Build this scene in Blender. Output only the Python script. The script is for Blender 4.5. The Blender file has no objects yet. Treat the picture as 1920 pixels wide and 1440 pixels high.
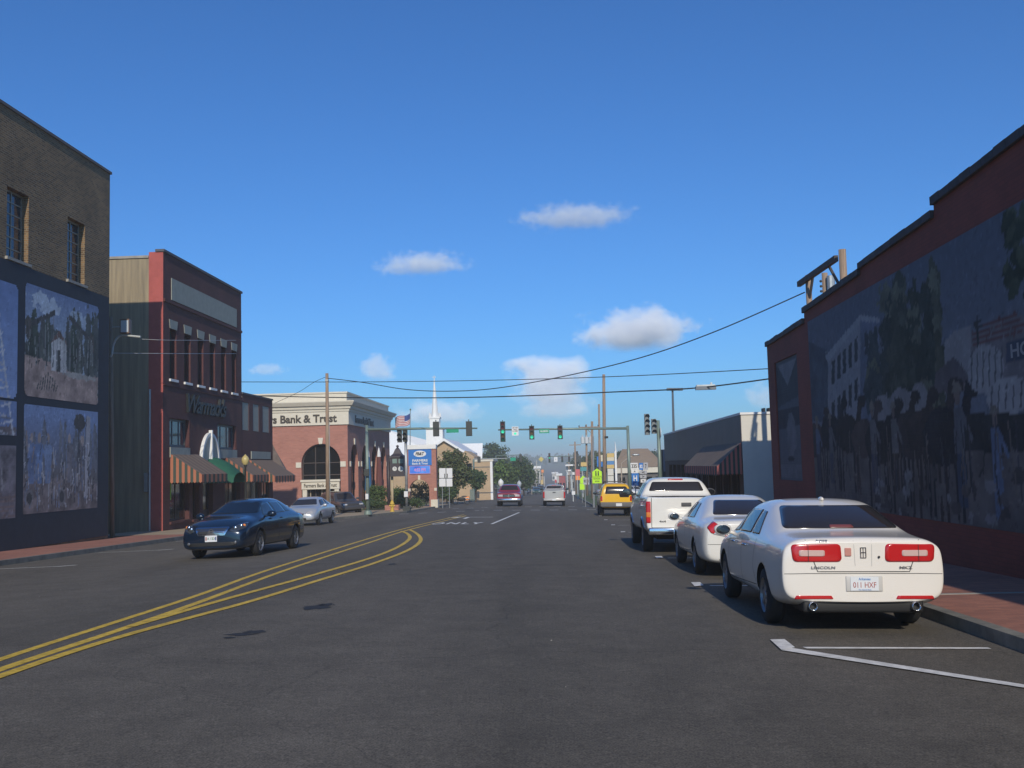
import bpy, bmesh, math, random
import numpy as np
from math import sin, cos, pi, radians, atan, tan, sqrt
from mathutils import Vector, Matrix
from mathutils.bvhtree import BVHTree
from mathutils.geometry import tessellate_polygon
random.seed(7); rng = np.random.default_rng(7)
S = bpy.context.scene
C = S.collection
# ------------------------------------------------------------------ camera
FPX = 1900.0
EYE = Vector((0, 0, 1.65))
ROT = (Matrix.Rotation(radians(2.41), 3, 'Z') @ Matrix.Rotation(radians(90 + 4.6), 3, 'X') @ Matrix.Rotation(radians(-1.5), 3, 'Z'))
cam_d = bpy.data.cameras.new('camera'); cam = bpy.data.objects.new('camera', cam_d); C.objects.link(cam)
cam_d.sensor_width = 36; cam_d.lens = FPX / 1920 * 36; cam_d.clip_start = 0.1; cam_d.clip_end = 20000
cam.matrix_world = Matrix.Translation(EYE) @ ROT.to_4x4()
S.camera = cam
# ------------------------------------------------------------------ sky and sun
SUN_EL, SUN_AZ = radians(29), radians(6.2)          # the sun stands behind the viewer, a little to the right
w = bpy.data.worlds.new('World'); S.world = w; w.use_nodes = True
wt = w.node_tree; bg = wt.nodes['Background']
sky = wt.nodes.new('ShaderNodeTexSky'); sky.sky_type = 'NISHITA'; sky.sun_disc = False
sky.sun_elevation = SUN_EL; sky.sun_rotation = pi - SUN_AZ
sky.air_density = 1.0; sky.dust_density = 0.6; sky.ozone_density = 4.0; sky.altitude = 60
hs = wt.nodes.new('ShaderNodeMix'); hs.data_type = 'RGBA'; hs.blend_type = 'MULTIPLY'; hs.inputs[0].default_value = 1.0; hs.inputs[7].default_value = (0.43, 0.87, 1.36, 1); wt.links.new(sky.outputs[0], hs.inputs[6]); wt.links.new(hs.outputs[2], bg.inputs[0]); bg.inputs[1].default_value = 0.09
sl = bpy.data.lights.new('sun', 'SUN'); sl.energy = 3.3; sl.angle = radians(0.5); sl.color = (1.0, 0.91, 0.76)
so = bpy.data.objects.new('sun', sl); C.objects.link(so)
SDIR = Vector((-sin(SUN_AZ) * cos(SUN_EL), cos(SUN_AZ) * cos(SUN_EL), -sin(SUN_EL)))
so.rotation_euler = SDIR.to_track_quat('-Z', 'Y').to_euler(); so.location = (0, -20, 40)
S.view_settings.view_transform = 'Standard'; S.view_settings.look = 'None'
S.view_settings.gamma = 1; S.view_settings.exposure = 0.0
S.cycles.max_bounces = 8; S.cycles.volume_bounces = 8
# ------------------------------------------------------------------ helpers
def dirpx(px, py):
    return ROT @ Vector((px - 960, 720 - py, -FPX))
def at(px, py, Y):
    d = dirpx(px, py); return EYE + d * (Y / d.y)
def atx(px, py, X):
    d = dirpx(px, py); return EYE + d * (X / d.x)
PRP = [(-80, 1.68), (300, -6.3), (380, -7.8), (450, -8.8), (520, -9.2), (600, -9.0), (700, -7.9), (800, -6.2), (900, -4.4), (1000, -3), (1300, -1), (3000, 2)]
def PR(y):
    for (a, za), (b, zb) in zip(PRP, PRP[1:]):
        if y <= b: return za + (zb - za) * (y - a) / (b - a)
    return PRP[-1][1]
CR = -5.3
def RZ(x, y): return PR(y) - 0.02 * abs(x - CR) + 0.106
def gr(px, py, dz=0.0):
    d = dirpx(px, py); d = d / d.y; lo = 2.0; y = 2.0
    while y < 600:
        if EYE.z + d.z * y < RZ(d.x * y, y) + dz: break
        lo = y; y += 0.5
    hi = y
    for _ in range(30):
        m = (lo + hi) / 2
        if EYE.z + d.z * m < RZ(d.x * m, m) + dz: hi = m
        else: lo = m
    return EYE + d * hi
WL = {}
def wloc(o): return WL.get(o, Vector((0, 0, 0)))
def mk(name, verts, faces, mat=None, parent=None, world=True, smooth=False, fmat=None):
    me = bpy.data.meshes.new(name)
    off = wloc(parent) if (parent and world) else Vector((0, 0, 0))
    me.from_pydata([(v[0] - off[0], v[1] - off[1], v[2] - off[2]) for v in verts], [], faces)
    mats = mat if isinstance(mat, (list, tuple)) else [mat]
    for m in mats:
        if m: me.materials.append(m)
    if fmat:
        for p, i in zip(me.polygons, fmat): p.material_index = i
    if smooth:
        for p in me.polygons: p.use_smooth = True
    me.update()
    o = bpy.data.objects.new(name, me); C.objects.link(o)
    if parent: o.parent = parent
    if world: WL[o] = off.copy() if parent else Vector((0, 0, 0))
    return o
def tag(o, label=None, cat=None, group=None, kind=None):
    if label: o['label'] = label
    if cat: o['category'] = cat
    if group: o['group'] = group
    if kind: o['kind'] = kind
    return o
def thing(name, label, cat, loc=(0, 0, 0), group=None):
    o = bpy.data.objects.new(name, None); C.objects.link(o); o.location = loc
    o.empty_display_size = 0.3
    WL[o] = Vector(loc); tag(o, label, cat, group); return o
class MB:
    def __init__(s): s.v = []; s.f = []; s.m = []; s.cm = 0
    def add(s, vs, fs):
        b = len(s.v); s.v += [tuple(v) for v in vs]; s.f += [tuple(i + b for i in f) for f in fs]; s.m += [s.cm] * len(fs); return s
    def box(s, x0, x1, y0, y1, z0, z1):
        return s.hexa([(x0, y0, z0), (x1, y0, z0), (x1, y1, z0), (x0, y1, z0), (x0, y0, z1), (x1, y0, z1), (x1, y1, z1), (x0, y1, z1)])
    def hexa(s, p): return s.add(p, [(0, 3, 2, 1), (4, 5, 6, 7), (0, 1, 5, 4), (1, 2, 6, 5), (2, 3, 7, 6), (3, 0, 4, 7)])
    def fbox(s, fr, u0, u1, z0, z1, n0, n1):
        return s.hexa([fr(u0, z0, n0), fr(u1, z0, n0), fr(u1, z0, n1), fr(u0, z0, n1), fr(u0, z1, n0), fr(u1, z1, n0), fr(u1, z1, n1), fr(u0, z1, n1)])
    def tube(s, pts, r, n=8, cap=True):
        pts = [Vector(p) for p in pts]; N = len(pts); rs = r if isinstance(r, (list, tuple)) else [r] * N
        vs = []; prev = None
        for i, p in enumerate(pts):
            t = (pts[min(i + 1, N - 1)] - pts[max(i - 1, 0)]).normalized()
            a = prev if prev is not None else (Vector((0, 0, 1)) if abs(t.z) < 0.9 else Vector((1, 0, 0)))
            a = (a - t * a.dot(t)).normalized(); prev = a; b = t.cross(a)
            for k in range(n):
                q = 2 * pi * k / n; vs.append(p + (a * cos(q) + b * sin(q)) * rs[i])
        fs = [(i * n + k, i * n + (k + 1) % n, (i + 1) * n + (k + 1) % n, (i + 1) * n + k) for i in range(N - 1) for k in range(n)]
        if cap: fs += [tuple(range(n))[::-1], tuple((N - 1) * n + k for k in range(n))]
        return s.add(vs, fs)
    def lathe(s, prof, c, axis='z', n=20, a0=0, a1=2 * pi):
        c = Vector(c); vs = []; full = abs(a1 - a0 - 2 * pi) < 1e-6; m = n if full else n + 1
        for r, h in prof:
            for k in range(m):
                q = a0 + (a1 - a0) * k / n
                if axis == 'z': vs.append(c + Vector((r * cos(q), r * sin(q), h)))
                elif axis == 'x': vs.append(c + Vector((h, r * cos(q), r * sin(q))))
                else: vs.append(c + Vector((r * cos(q), h, r * sin(q))))
        fs = []
        for i in range(len(prof) - 1):
            for k in range(n if full else n):
                k2 = (k + 1) % m if full else k + 1
                fs.append((i * m + k, i * m + k2, (i + 1) * m + k2, (i + 1) * m + k))
        return s.add(vs, fs)
    def sphere(s, c, rx, ry=None, rz=None, n=12):
        ry = ry or rx; rz = rz or rx; vs = []; fs = []
        for i in range(n + 1):
            a = pi * i / n
            for k in range(n * 2):
                b = pi * k / n; vs.append((c[0] + rx * sin(a) * cos(b), c[1] + ry * sin(a) * sin(b), c[2] + rz * cos(a)))
        for i in range(n):
            for k in range(n * 2): fs.append((i * 2 * n + k, (i + 1) * 2 * n + k, (i + 1) * 2 * n + (k + 1) % (2 * n), i * 2 * n + (k + 1) % (2 * n)))
        return s.add(vs, fs)
    def prism(s, pts, ext):
        n = len(pts); e = Vector(ext); P = [Vector(p) for p in pts]
        return s.add(P + [p + e for p in P], [tuple(range(n))[::-1], tuple(range(n, 2 * n))] + [(i, (i + 1) % n, n + (i + 1) % n, n + i) for i in range(n)])
    def build(s, name, mat, parent=None, world=True, smooth=False, flat=None):
        o = mk(name, s.v, s.f, mat, parent, world, smooth, s.m if isinstance(mat, (list, tuple)) else None)
        return o
def frame(axis, c):
    if axis == '+x': return lambda u, z, n=0.0: (c + n, u, z)
    if axis == '-x': return lambda u, z, n=0.0: (c - n, u, z)
    if axis == '-y': return lambda u, z, n=0.0: (u, c - n, z)
    if axis == '+y': return lambda u, z, n=0.0: (u, c + n, z)
def wallmb(mb, fr, outer, holes=(), depth=0.2):
    polys = [[Vector((u, z, 0)) for u, z in outer]] + [[Vector((u, z, 0)) for u, z in h] for h in holes]
    flat = [p for pl in polys for p in pl]
    tris = tessellate_polygon(polys)
    mb.add([fr(p.x, p.y, 0) for p in flat], [tuple(t) for t in tris])
    for h in holes:
        n = len(h)
        mb.add([fr(u, z, 0) for u, z in h] + [fr(u, z, -depth) for u, z in h], [(i, (i + 1) % n, n + (i + 1) % n, n + i) for i in range(n)])
def rect(u0, u1, z0, z1): return [(u0, z0), (u1, z0), (u1, z1), (u0, z1)]
def arch(uc, hw, z0, zs, n=20):
    return [(uc - hw, z0), (uc + hw, z0)] + [(uc + hw * cos(pi * k / n), zs + hw * sin(pi * k / n)) for k in range(n + 1)]
# ------------------------------------------------------------------ materials
MC = {}
def mat(name, col, rough=0.8, metal=0.0, var=0.0, vscale=3.0, bump=0.0, bscale=40.0, coat=0.0, spec=0.5, emit=None, estr=0, alpha=None, stretch=None, col2=None, trans=0.0, seed=0):
    if name in MC: return MC[name]
    m = bpy.data.materials.new(name); m.use_nodes = True; nt = m.node_tree; N = nt.nodes; L = nt.links
    b = N['Principled BSDF']; MC[name] = m
    b.inputs['Base Color'].default_value = (*col, 1); b.inputs['Roughness'].default_value = rough; b.inputs['Metallic'].default_value = metal
    b.inputs['Specular IOR Level'].default_value = spec
    if coat: b.inputs['Coat Weight'].default_value = coat; b.inputs['Coat Roughness'].default_value = 0.03
    if trans: b.inputs['Transmission Weight'].default_value = trans
    if emit: b.inputs['Emission Color'].default_value = (*emit, 1); b.inputs['Emission Strength'].default_value = estr
    tc = N.new('ShaderNodeTexCoord'); mp = N.new('ShaderNodeMapping'); L.new(tc.outputs['Object'], mp.inputs[0])
    if stretch: mp.inputs['Scale'].default_value = stretch
    if var or col2:
        n1 = N.new('ShaderNodeTexNoise'); n1.inputs['Scale'].default_value = vscale; n1.inputs['Detail'].default_value = 6; n1.inputs['Roughness'].default_value = 0.65
        L.new(mp.outputs[0], n1.inputs['Vector'])
        cr = N.new('ShaderNodeValToRGB'); c2 = col2 or tuple(c * (1 - var) for c in col); c3 = col if col2 else tuple(min(1, c * (1 + var * 0.6)) for c in col)
        cr.color_ramp.elements[0].position = 0.32; cr.color_ramp.elements[1].position = 0.68
        cr.color_ramp.elements[0].color = (*c2, 1); cr.color_ramp.elements[1].color = (*c3, 1)
        L.new(n1.outputs[0], cr.inputs[0]); L.new(cr.outputs[0], b.inputs['Base Color'])
    if bump:
        n2 = N.new('ShaderNodeTexNoise'); n2.inputs['Scale'].default_value = bscale; n2.inputs['Detail'].default_value = 4
        L.new(tc.outputs['Object'], n2.inputs['Vector']); bp = N.new('ShaderNodeBump'); bp.inputs['Strength'].default_value = bump; bp.inputs['Distance'].default_value = 0.02
        L.new(n2.outputs[0], bp.inputs['Height']); L.new(bp.outputs[0], b.inputs['Normal'])
    return m
def brickmat(name, c1, c2, mortar, bw=0.2, bh=0.067, ms=0.01, stain=0.25, bump=0.3, floor=False, sc=1.0):
    m = bpy.data.materials.new(name); m.use_nodes = True; nt = m.node_tree; N = nt.nodes; L = nt.links; b = N['Principled BSDF']
    b.inputs['Roughness'].default_value = 0.85
    tc = N.new('ShaderNodeTexCoord'); sp = N.new('ShaderNodeSeparateXYZ'); L.new(tc.outputs['Object'], sp.inputs[0])
    cb = N.new('ShaderNodeCombineXYZ')
    if floor:
        L.new(sp.outputs[0], cb.inputs[0]); L.new(sp.outputs[1], cb.inputs[1])
    else:
        ad = N.new('ShaderNodeMath'); L.new(sp.outputs[0], ad.inputs[0]); L.new(sp.outputs[1], ad.inputs[1])
        L.new(ad.outputs[0], cb.inputs[0]); L.new(sp.outputs[2], cb.inputs[1])
    br = N.new('ShaderNodeTexBrick'); br.inputs['Scale'].default_value = 1; br.inputs['Brick Width'].default_value = bw; br.inputs['Row Height'].default_value = bh
    br.inputs['Mortar Size'].default_value = ms; br.inputs['Mortar Smooth'].default_value = 0.3; br.inputs['Bias'].default_value = 0.0
    br.inputs['Color1'].default_value = (*c1, 1); br.inputs['Color2'].default_value = (*c2, 1); br.inputs['Mortar'].default_value = (*mortar, 1)
    L.new(cb.outputs[0], br.inputs['Vector'])
    n1 = N.new('ShaderNodeTexNoise'); n1.inputs['Scale'].default_value = 0.7 * sc; n1.inputs['Detail'].default_value = 8; L.new(tc.outputs['Object'], n1.inputs['Vector'])
    mr = N.new('ShaderNodeMapRange'); mr.inputs[1].default_value = 0.3; mr.inputs[2].default_value = 0.7; mr.inputs[3].default_value = 1 - stain; mr.inputs[4].default_value = 1 + stain * 0.5
    L.new(n1.outputs[0], mr.inputs[0])
    mx = N.new('ShaderNodeVectorMath'); mx.operation = 'SCALE'; L.new(br.outputs['Color'], mx.inputs[0]); L.new(mr.outputs[0], mx.inputs['Scale']); L.new(mx.outputs[0], b.inputs['Base Color'])
    bp = N.new('ShaderNodeBump'); bp.invert = True; bp.inputs['Strength'].default_value = bump; bp.inputs['Distance'].default_value = 0.008
    L.new(br.outputs['Fac'], bp.inputs['Height']); L.new(bp.outputs[0], b.inputs['Normal']); return m
def asphalt(name, base, light, scale=1.0):
    m = bpy.data.materials.new(name); m.use_nodes = True; nt = m.node_tree; N = nt.nodes; L = nt.links; b = N['Principled BSDF']
    b.inputs['Roughness'].default_value = 0.88; b.inputs['Specular IOR Level'].default_value = 0.35
    tc = N.new('ShaderNodeTexCoord'); mp = N.new('ShaderNodeMapping'); L.new(tc.outputs['Object'], mp.inputs[0]); mp.inputs['Scale'].default_value = (1.0, 0.12, 1)
    n1 = N.new('ShaderNodeTexNoise'); n1.inputs['Scale'].default_value = 0.45; n1.inputs['Detail'].default_value = 7; n1.inputs['Roughness'].default_value = 0.6; L.new(mp.outputs[0], n1.inputs['Vector'])
    n2 = N.new('ShaderNodeTexNoise'); n2.inputs['Scale'].default_value = 75; n2.inputs['Detail'].default_value = 3; L.new(tc.outputs['Object'], n2.inputs['Vector'])
    n3 = N.new('ShaderNodeTexNoise'); n3.inputs['Scale'].default_value = 1.7; n3.inputs['Detail'].default_value = 9; n3.inputs['Roughness'].default_value = 0.7; L.new(tc.outputs['Object'], n3.inputs['Vector'])
    cr = N.new('ShaderNodeValToRGB'); cr.color_ramp.elements[0].color = (*base, 1); cr.color_ramp.elements[1].color = (*light, 1)
    cr.color_ramp.elements[0].position = 0.3; cr.color_ramp.elements[1].position = 0.72; L.new(n1.outputs[0], cr.inputs[0])
    def rng_(src, a, bb, lo, hi):
        r = N.new('ShaderNodeMapRange'); r.inputs[1].default_value = a; r.inputs[2].default_value = bb; r.inputs[3].default_value = lo; r.inputs[4].default_value = hi; L.new(src, r.inputs[0]); return r.outputs[0]
    n5 = N.new('ShaderNodeTexNoise'); n5.inputs['Scale'].default_value = 19; n5.inputs['Detail'].default_value = 5; n5.inputs['Roughness'].default_value = .75; L.new(tc.outputs['Object'], n5.inputs['Vector'])
    g0 = rng_(n2.outputs[0], 0.3, 0.7, 0.5, 1.55); g1 = rng_(n5.outputs[0], 0.32, 0.68, 0.78, 1.22); gm = N.new('ShaderNodeMath'); gm.operation = 'MULTIPLY'; L.new(g0, gm.inputs[0]); L.new(g1, gm.inputs[1]); g = gm.outputs[0]; h = rng_(n3.outputs[0], 0.3, 0.7, 0.80, 1.16)
    mu = N.new('ShaderNodeMath'); mu.operation = 'MULTIPLY'; L.new(g, mu.inputs[0]); L.new(h, mu.inputs[1])
    # cracks
    vo = N.new('ShaderNodeTexVoronoi'); vo.feature = 'DISTANCE_TO_EDGE'; vo.inputs['Scale'].default_value = 0.16
    nw = N.new('ShaderNodeTexNoise'); nw.inputs['Scale'].default_value = 1.1; nw.inputs['Detail'].default_value = 5; L.new(tc.outputs['Object'], nw.inputs['Vector'])
    va = N.new('ShaderNodeVectorMath'); va.operation = 'ADD'; L.new(tc.outputs['Object'], va.inputs[0]); L.new(nw.outputs['Color'], va.inputs[1]); L.new(va.outputs[0], vo.inputs['Vector'])
    ck = rng_(vo.outputs[0], 0.0, 0.003, 0.74, 1.0)
    mu2 = N.new('ShaderNodeMath'); mu2.operation = 'MULTIPLY'; L.new(mu.outputs[0], mu2.inputs[0]); L.new(ck, mu2.inputs[1])
    sc = N.new('ShaderNodeVectorMath'); sc.operation = 'SCALE'; L.new(cr.outputs[0], sc.inputs[0]); L.new(mu2.outputs[0], sc.inputs['Scale']); L.new(sc.outputs[0], b.inputs['Base Color'])
    bp = N.new('ShaderNodeBump'); bp.inputs['Strength'].default_value = 0.5; bp.inputs['Distance'].default_value = 0.006; L.new(n2.outputs[0], bp.inputs['Height']); L.new(bp.outputs[0], b.inputs['Normal'])
    return m
def glassmat(name, col=(0.01, 0.012, 0.014), rough=0.04, spec=0.5):
    return mat(name, col, rough, spec=spec)
def leafmat(name, c1, c2):
    m = mat(name, c1, 0.6, col2=c2, vscale=0.9, spec=0.2); return m
M_asph = asphalt('asphalt', (0.092, 0.081, 0.064), (0.140, 0.123, 0.099))
M_yel = mat('yellow_paint', (0.70, 0.46, 0.05), 0.7, var=0.4, vscale=9)
M_wht = mat('white_road_paint', (0.78, 0.76, 0.71), 0.7, var=0.3, vscale=9)
M_conc = mat('concrete', (0.34, 0.32, 0.28), 0.85, var=0.25, vscale=1.5, bump=0.2)
M_curb = mat('kerb_concrete', (0.20, 0.19, 0.16), 0.85, var=0.35, vscale=2.5, bump=0.2)
M_pave = brickmat('paver_red', (0.42, 0.175, 0.115), (0.31, 0.13, 0.09), (0.28, 0.15, 0.11), 0.2, 0.1, 0.006, stain=0.2, bump=0.3, floor=True)
M_grass = mat('grass_ground', (0.10, 0.13, 0.035), 0.9, var=0.5, vscale=1.2, bump=0.6)
M_tanground = mat('tan_concrete', (0.40, 0.31, 0.20), 0.9, var=0.2, vscale=0.8)
M_wood = mat('pole_wood', (0.33, 0.235, 0.165), 0.85, var=0.4, vscale=3, stretch=(6, 6, 0.4))
M_wire = mat('cable_black', (0.02, 0.02, 0.022), 0.6)
M_steel = mat('galvanised_steel', (0.42, 0.44, 0.44), 0.45, metal=0.6, var=0.15)
M_green = mat('green_signal_steel', (0.20, 0.26, 0.225), 0.45, metal=0.2, var=0.15)
M_sig = mat('signal_housing', (0.035, 0.04, 0.035), 0.5)
M_black = mat('black_matte', (0.012, 0.012, 0.013), 0.6)
M_white = mat('white_paint', (0.78, 0.77, 0.74), 0.6, var=0.06)
M_glass = glassmat('window_glass')
# ------------------------------------------------------------------ text
def text_geo(body, height, depth=0.01, bold=0.0, shear=0.0, spacing=1.0):
    cu = bpy.data.curves.new('t', 'FONT'); cu.body = body; cu.size = 1.0; cu.extrude = 0.0; cu.offset = bold; cu.shear = shear; cu.space_character = spacing; cu.resolution_u = 3
    cu.align_x = 'CENTER'; cu.align_y = 'CENTER'
    o = bpy.data.objects.new('t', cu); C.objects.link(o)
    dg = bpy.context.evaluated_depsgraph_get(); me = bpy.data.meshes.new_from_object(o.evaluated_get(dg))
    vs = np.array([v.co[:] for v in me.vertices]); fs = [tuple(p.vertices) for p in me.polygons]
    C.objects.unlink(o); bpy.data.objects.remove(o); bpy.data.meshes.remove(me); bpy.data.curves.remove(cu)
    return vs, fs
def text(name, body, origin, U, V, wid=None, hgt=None, mat_=None, parent=None, depth=0.02, bold=0.02, shear=0.0, spacing=1.0, world=True, conform=None):
    """flat lettering with thickness: U runs along the line of writing, V up; wid/hgt fit the word"""
    vs, fs = text_geo(body, 1, bold=bold, shear=shear, spacing=spacing)
    lo, hi = vs.min(0), vs.max(0); c = (lo + hi) / 2; s = hi - lo
    if wid is None: wid = s[0] * hgt / s[1]
    if hgt is None: hgt = s[1] * wid / s[0]
    U = Vector(U).normalized(); V = Vector(V).normalized(); Nn = U.cross(V); O = Vector(origin)
    P = [((v[0] - c[0]) / s[0] * wid, (v[1] - c[1]) / s[1] * hgt) for v in vs]
    front = [O + U * a + V * b + Nn * depth for a, b in P]; back = [O + U * a + V * b for a, b in P]
    if conform: front = [conform(p, depth) for p in back]; 
    n = len(P); ed = {}
    for f in fs:
        for i in range(len(f)):
            e = (f[i], f[(i + 1) % len(f)]); ed[e] = ed.get(e, 0) + 1
    F = list(fs)
    if not conform:
        for (a, b) in ed:
            if (b, a) not in ed: F.append((b, a, n + a, n + b))
        return mk(name, front + back, F, mat_, parent, world)
    return mk(name, front, F, mat_, parent, world)
# ================================================================== ground and roads
def sheet(name, xs, ys, zf, m, kind='structure', smooth=False, parent=None):
    vs = [(x, y, zf(x, y)) for y in ys for x in xs]; n = len(xs)
    fs = [(j * n + i, j * n + i + 1, (j + 1) * n + i + 1, (j + 1) * n + i) for j in range(len(ys) - 1) for i in range(n - 1)]
    o = mk(name, vs, fs, m, parent, True, smooth); 
    if kind: o['kind'] = kind
    return o
XL, XR = -14.7, 4.5
YY = [-60, -20, 0, 30, 60, 62, 79, 100, 200, 300, 340, 380, 450, 520, 600, 700, 800, 900, 1000]
gmat = mat('ground_earth', (0.13, 0.13, 0.06), 0.95, col2=(0.055, 0.075, 0.025), vscale=0.05)
def ghill(x, y):
    z = PR(y) - 0.35
    d = max(0, abs(x + 5) - 60); z += min(5, d * 0.02) * min(1, max(0, (y - 150) / 300))
    if y > 1000: z += min(14, (y - 1000) * 0.02) * (1 + 0.25 * sin(x * 0.004))
    return z
o = sheet('ground', [-1500, -700, -400, -250, -150, -90, -60, -40, -25, -15, -5, 5, 15, 25, 40, 60, 90, 150, 250, 400, 700, 1500],
          [-80, -40, 0, 50, 100, 150, 200, 250, 300, 340, 380, 450, 520, 600, 700, 800, 900, 1000, 1100, 1250, 1500, 1900, 2400], ghill, gmat)
mb = MB()
xs = [XL, -10, CR, 0, XR]
ya = [y for y in YY if y <= 79]; yb = [y for y in YY if y >= 79]
def strip_(mb, xs, ys, dz=0.0):
    n = len(xs); mb.add([(x, y, RZ(x, y) + dz) for y in ys for x in xs], [(j * n + i, j * n + i + 1, (j + 1) * n + i + 1, (j + 1) * n + i) for j in range(len(ys) - 1) for i in range(n - 1)])
LK = [(-60, XL), (56, XL), (62, -13.3), (66, -12.1), (72, -10.75), (90, -10.6), (1000, -10.6)]
def xk(y):
    for (a, xa), (b, xb) in zip(LK, LK[1:]):
        if y <= b: return xa + (xb - xa) * (y - a) / (b - a)
ya = sorted(set(ya + [56, 66, 72]))
def strip2(ys, xr):
    vs = [(x if x is not None else xk(y), y, RZ(x if x is not None else xk(y), y)) for y in ys for x in (None, -9.5, CR, -1, xr)]
    mb.add(vs, [(j * 5 + i, j * 5 + i + 1, (j + 1) * 5 + i + 1, (j + 1) * 5 + i) for j in range(len(ys) - 1) for i in range(4)])
strip2(ya, XR); strip2([79, 90] + [y for y in yb if y > 90], 2.7)
o = mb.build('road', M_asph); o['kind'] = 'structure'
mb = MB()
for x0, x1, y0, y1 in ((XR, 60, 60, 77),):
    e = XL if x0 < -50 else XR
    mb.add([(x, y, RZ(e, y) - 0.004) for y in (y0, y1) for x in (x0, x1)], [(0, 1, 3, 2)])
mb.add([(x, y, RZ(2.7, y) - 0.004) for y in (77, 79) for x in (2.7, XR)], [(0, 1, 3, 2)])
o = mb.build('cross_street', M_asph); o['kind'] = 'structure'
# sidewalks: concrete kerb, then pavers
KH = 0.14
def kerb_path(pts, wid=0.16, inner=1):
    """a concrete kerb along ground points; the road side is the first edge"""
    mb = MB(); n = len(pts)
    for i in range(n - 1):
        a, b = Vector(pts[i]), Vector(pts[i + 1]); t = (b - a); t.z = 0; t.normalize(); s = Vector((-t.y, t.x, 0)) * inner * wid
        mb.hexa([a - Vector((0, 0, .3)), b - Vector((0, 0, .3)), b + s - Vector((0, 0, .3)), a + s - Vector((0, 0, .3)),
                 a + Vector((0, 0, KH)), b + Vector((0, 0, KH)), b + s + Vector((0, 0, KH)), a + s + Vector((0, 0, KH))])
    return mb
def edge(x, ys): return [(x, y, RZ(x, y)) for y in ys]
seg = lambda a, b, k=7: [a + (b - a) * i / k for i in range(k + 1)]
kb = kerb_path(edge(XR, seg(-20, 58)), inner=-1)
kb2 = kerb_path([(xk(y), y, RZ(xk(y), y)) for y in (-20, 0, 20, 40, 56, 62, 66, 72, 80, 90, 120, 200, 300)], inner=1)
kb.add(kb2.v, kb2.f)
def arc(cx, cy, r, a0, a1, n=8): return [(cx + r * cos(radians(a0 + (a1 - a0) * k / n)), cy + r * sin(radians(a0 + (a1 - a0) * k / n))) for k in range(n + 1)]
def g3(p): x, y = p; xx = max(min(x, XR), XL); return (x, y, RZ(xx, y))
for path, inn in (([g3(p) for p in arc(XR + 2, 58, 2, 180, 90)] + [(40, 60, RZ(XR, 60))], -1),
                  ([(x_, y_, RZ(2.7, y_)) for x_, y_ in [(60, 77), (6.7, 77)] + arc(5.2, 79.5, 2.5, 270, 180) + [(2.7, 120), (2.7, 200), (2.7, 300)]], -1)):
    k2 = kerb_path(path, inner=inn); kb.add(k2.v, k2.f)
o = kb.build('kerb', M_curb); o['kind'] = 'structure'
def slab(name, x0, x1, y0, y1, m, e, dz=0.0, n=8):
    mb = MB(); ys = seg(y0, y1, n)
    mb.add([(x, y, RZ(e, y) + KH + dz - 0.004) for y in ys for x in (x0, x1)], [(2 * j, 2 * j + 1, 2 * j + 3, 2 * j + 2) for j in range(n)])
    o = mb.build(name, m); o['kind'] = 'structure'; return o
slab('sidewalk', XR + 0.16, 7.2, -20, 58, M_pave, XR)
slab('sidewalk', -17.5, XL - 0.16, -20, 41.5, M_pave, XL)
def slabk(name, x0, y0, y1, m, dz=0.0):
    mb = MB(); ys = [y0] + [y for y, _ in LK if y0 < y < y1] + [y1]
    for a, b in zip(ys, ys[1:]):
        pa, pb = xk(a) - 0.16, xk(b) - 0.16; za, zb = RZ(xk(a), a) + KH + dz - 0.004, RZ(xk(b), b) + KH + dz - 0.004
        mb.add([(x0, a, za), (pa, a, za), (pb, b, zb), (x0, b, zb)], [(0, 1, 2, 3)])
    o = mb.build(name, m); o['kind'] = 'structure'; return o
slabk('sidewalk', -19.5, 41.5, 64, M_tanground); slabk('sidewalk', -60, 64, 79, M_tanground); slabk('sidewalk', -13.4, 79, 300, M_tanground)
slab('sidewalk', XR + 2, 12, 58, 59.84, M_conc, XR)
slab('lawn', -60, -13.4, 79, 240, M_grass, -12.2, 0.03)
slab('lawn', 5.2, 60, 77.2, 82, M_grass, 2.7); slab('lawn', 2.86, 5.6, 79.5, 300, M_grass, 2.7, 0.01)
slab('parking_lot', 5.6, 60, 82, 260, M_asph, 2.7, -0.02)
slab('sidewalk', 6.6, 60, 77.2, 78.6, M_tanground, 2.7, 0.01)
mb = MB()
for y in (14.2, 20.4, 26.6): mb.box(XR + 0.16, 7.08, y, y + 0.1, RZ(XR, y) + KH - 0.02, RZ(XR, y) + KH + 0.002)
o = mb.build('sidewalk_band', M_conc); o['kind'] = 'structure'
# painted markings, each a thin sheet 4 mm above the asphalt
def pline(pxs, wid, mb, dz=0.004, ground=False):
    P = [Vector(p) if ground else gr(*p) for p in pxs]
    # smooth by Catmull-Rom
    Q = []
    for i in range(len(P) - 1):
        p0, p1, p2, p3 = P[max(i - 1, 0)], P[i], P[i + 1], P[min(i + 2, len(P) - 1)]
        k = 8 if len(P) > 2 else 1
        for j in range(k):
            t = j / k; Q.append(0.5 * ((2 * p1) + (p2 - p0) * t + (2 * p0 - 5 * p1 + 4 * p2 - p3) * t * t + (3 * p1 - p0 - 3 * p2 + p3) * t ** 3))
    Q.append(P[-1]); vs = []
    for i, q in enumerate(Q):
        t = Q[min(i + 1, len(Q) - 1)] - Q[max(i - 1, 0)]; t.z = 0; t.normalize(); s = Vector((-t.y, t.x, 0)) * wid / 2
        for e in (q - s, q + s): vs.append((e.x, e.y, RZ(e.x, e.y) + dz))
    mb.add(vs, [(2 * i, 2 * i + 1, 2 * i + 3, 2 * i + 2) for i in range(len(Q) - 1)])
mb = MB()
a = gr(0, 1237); b = gr(0, 1256)
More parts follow.
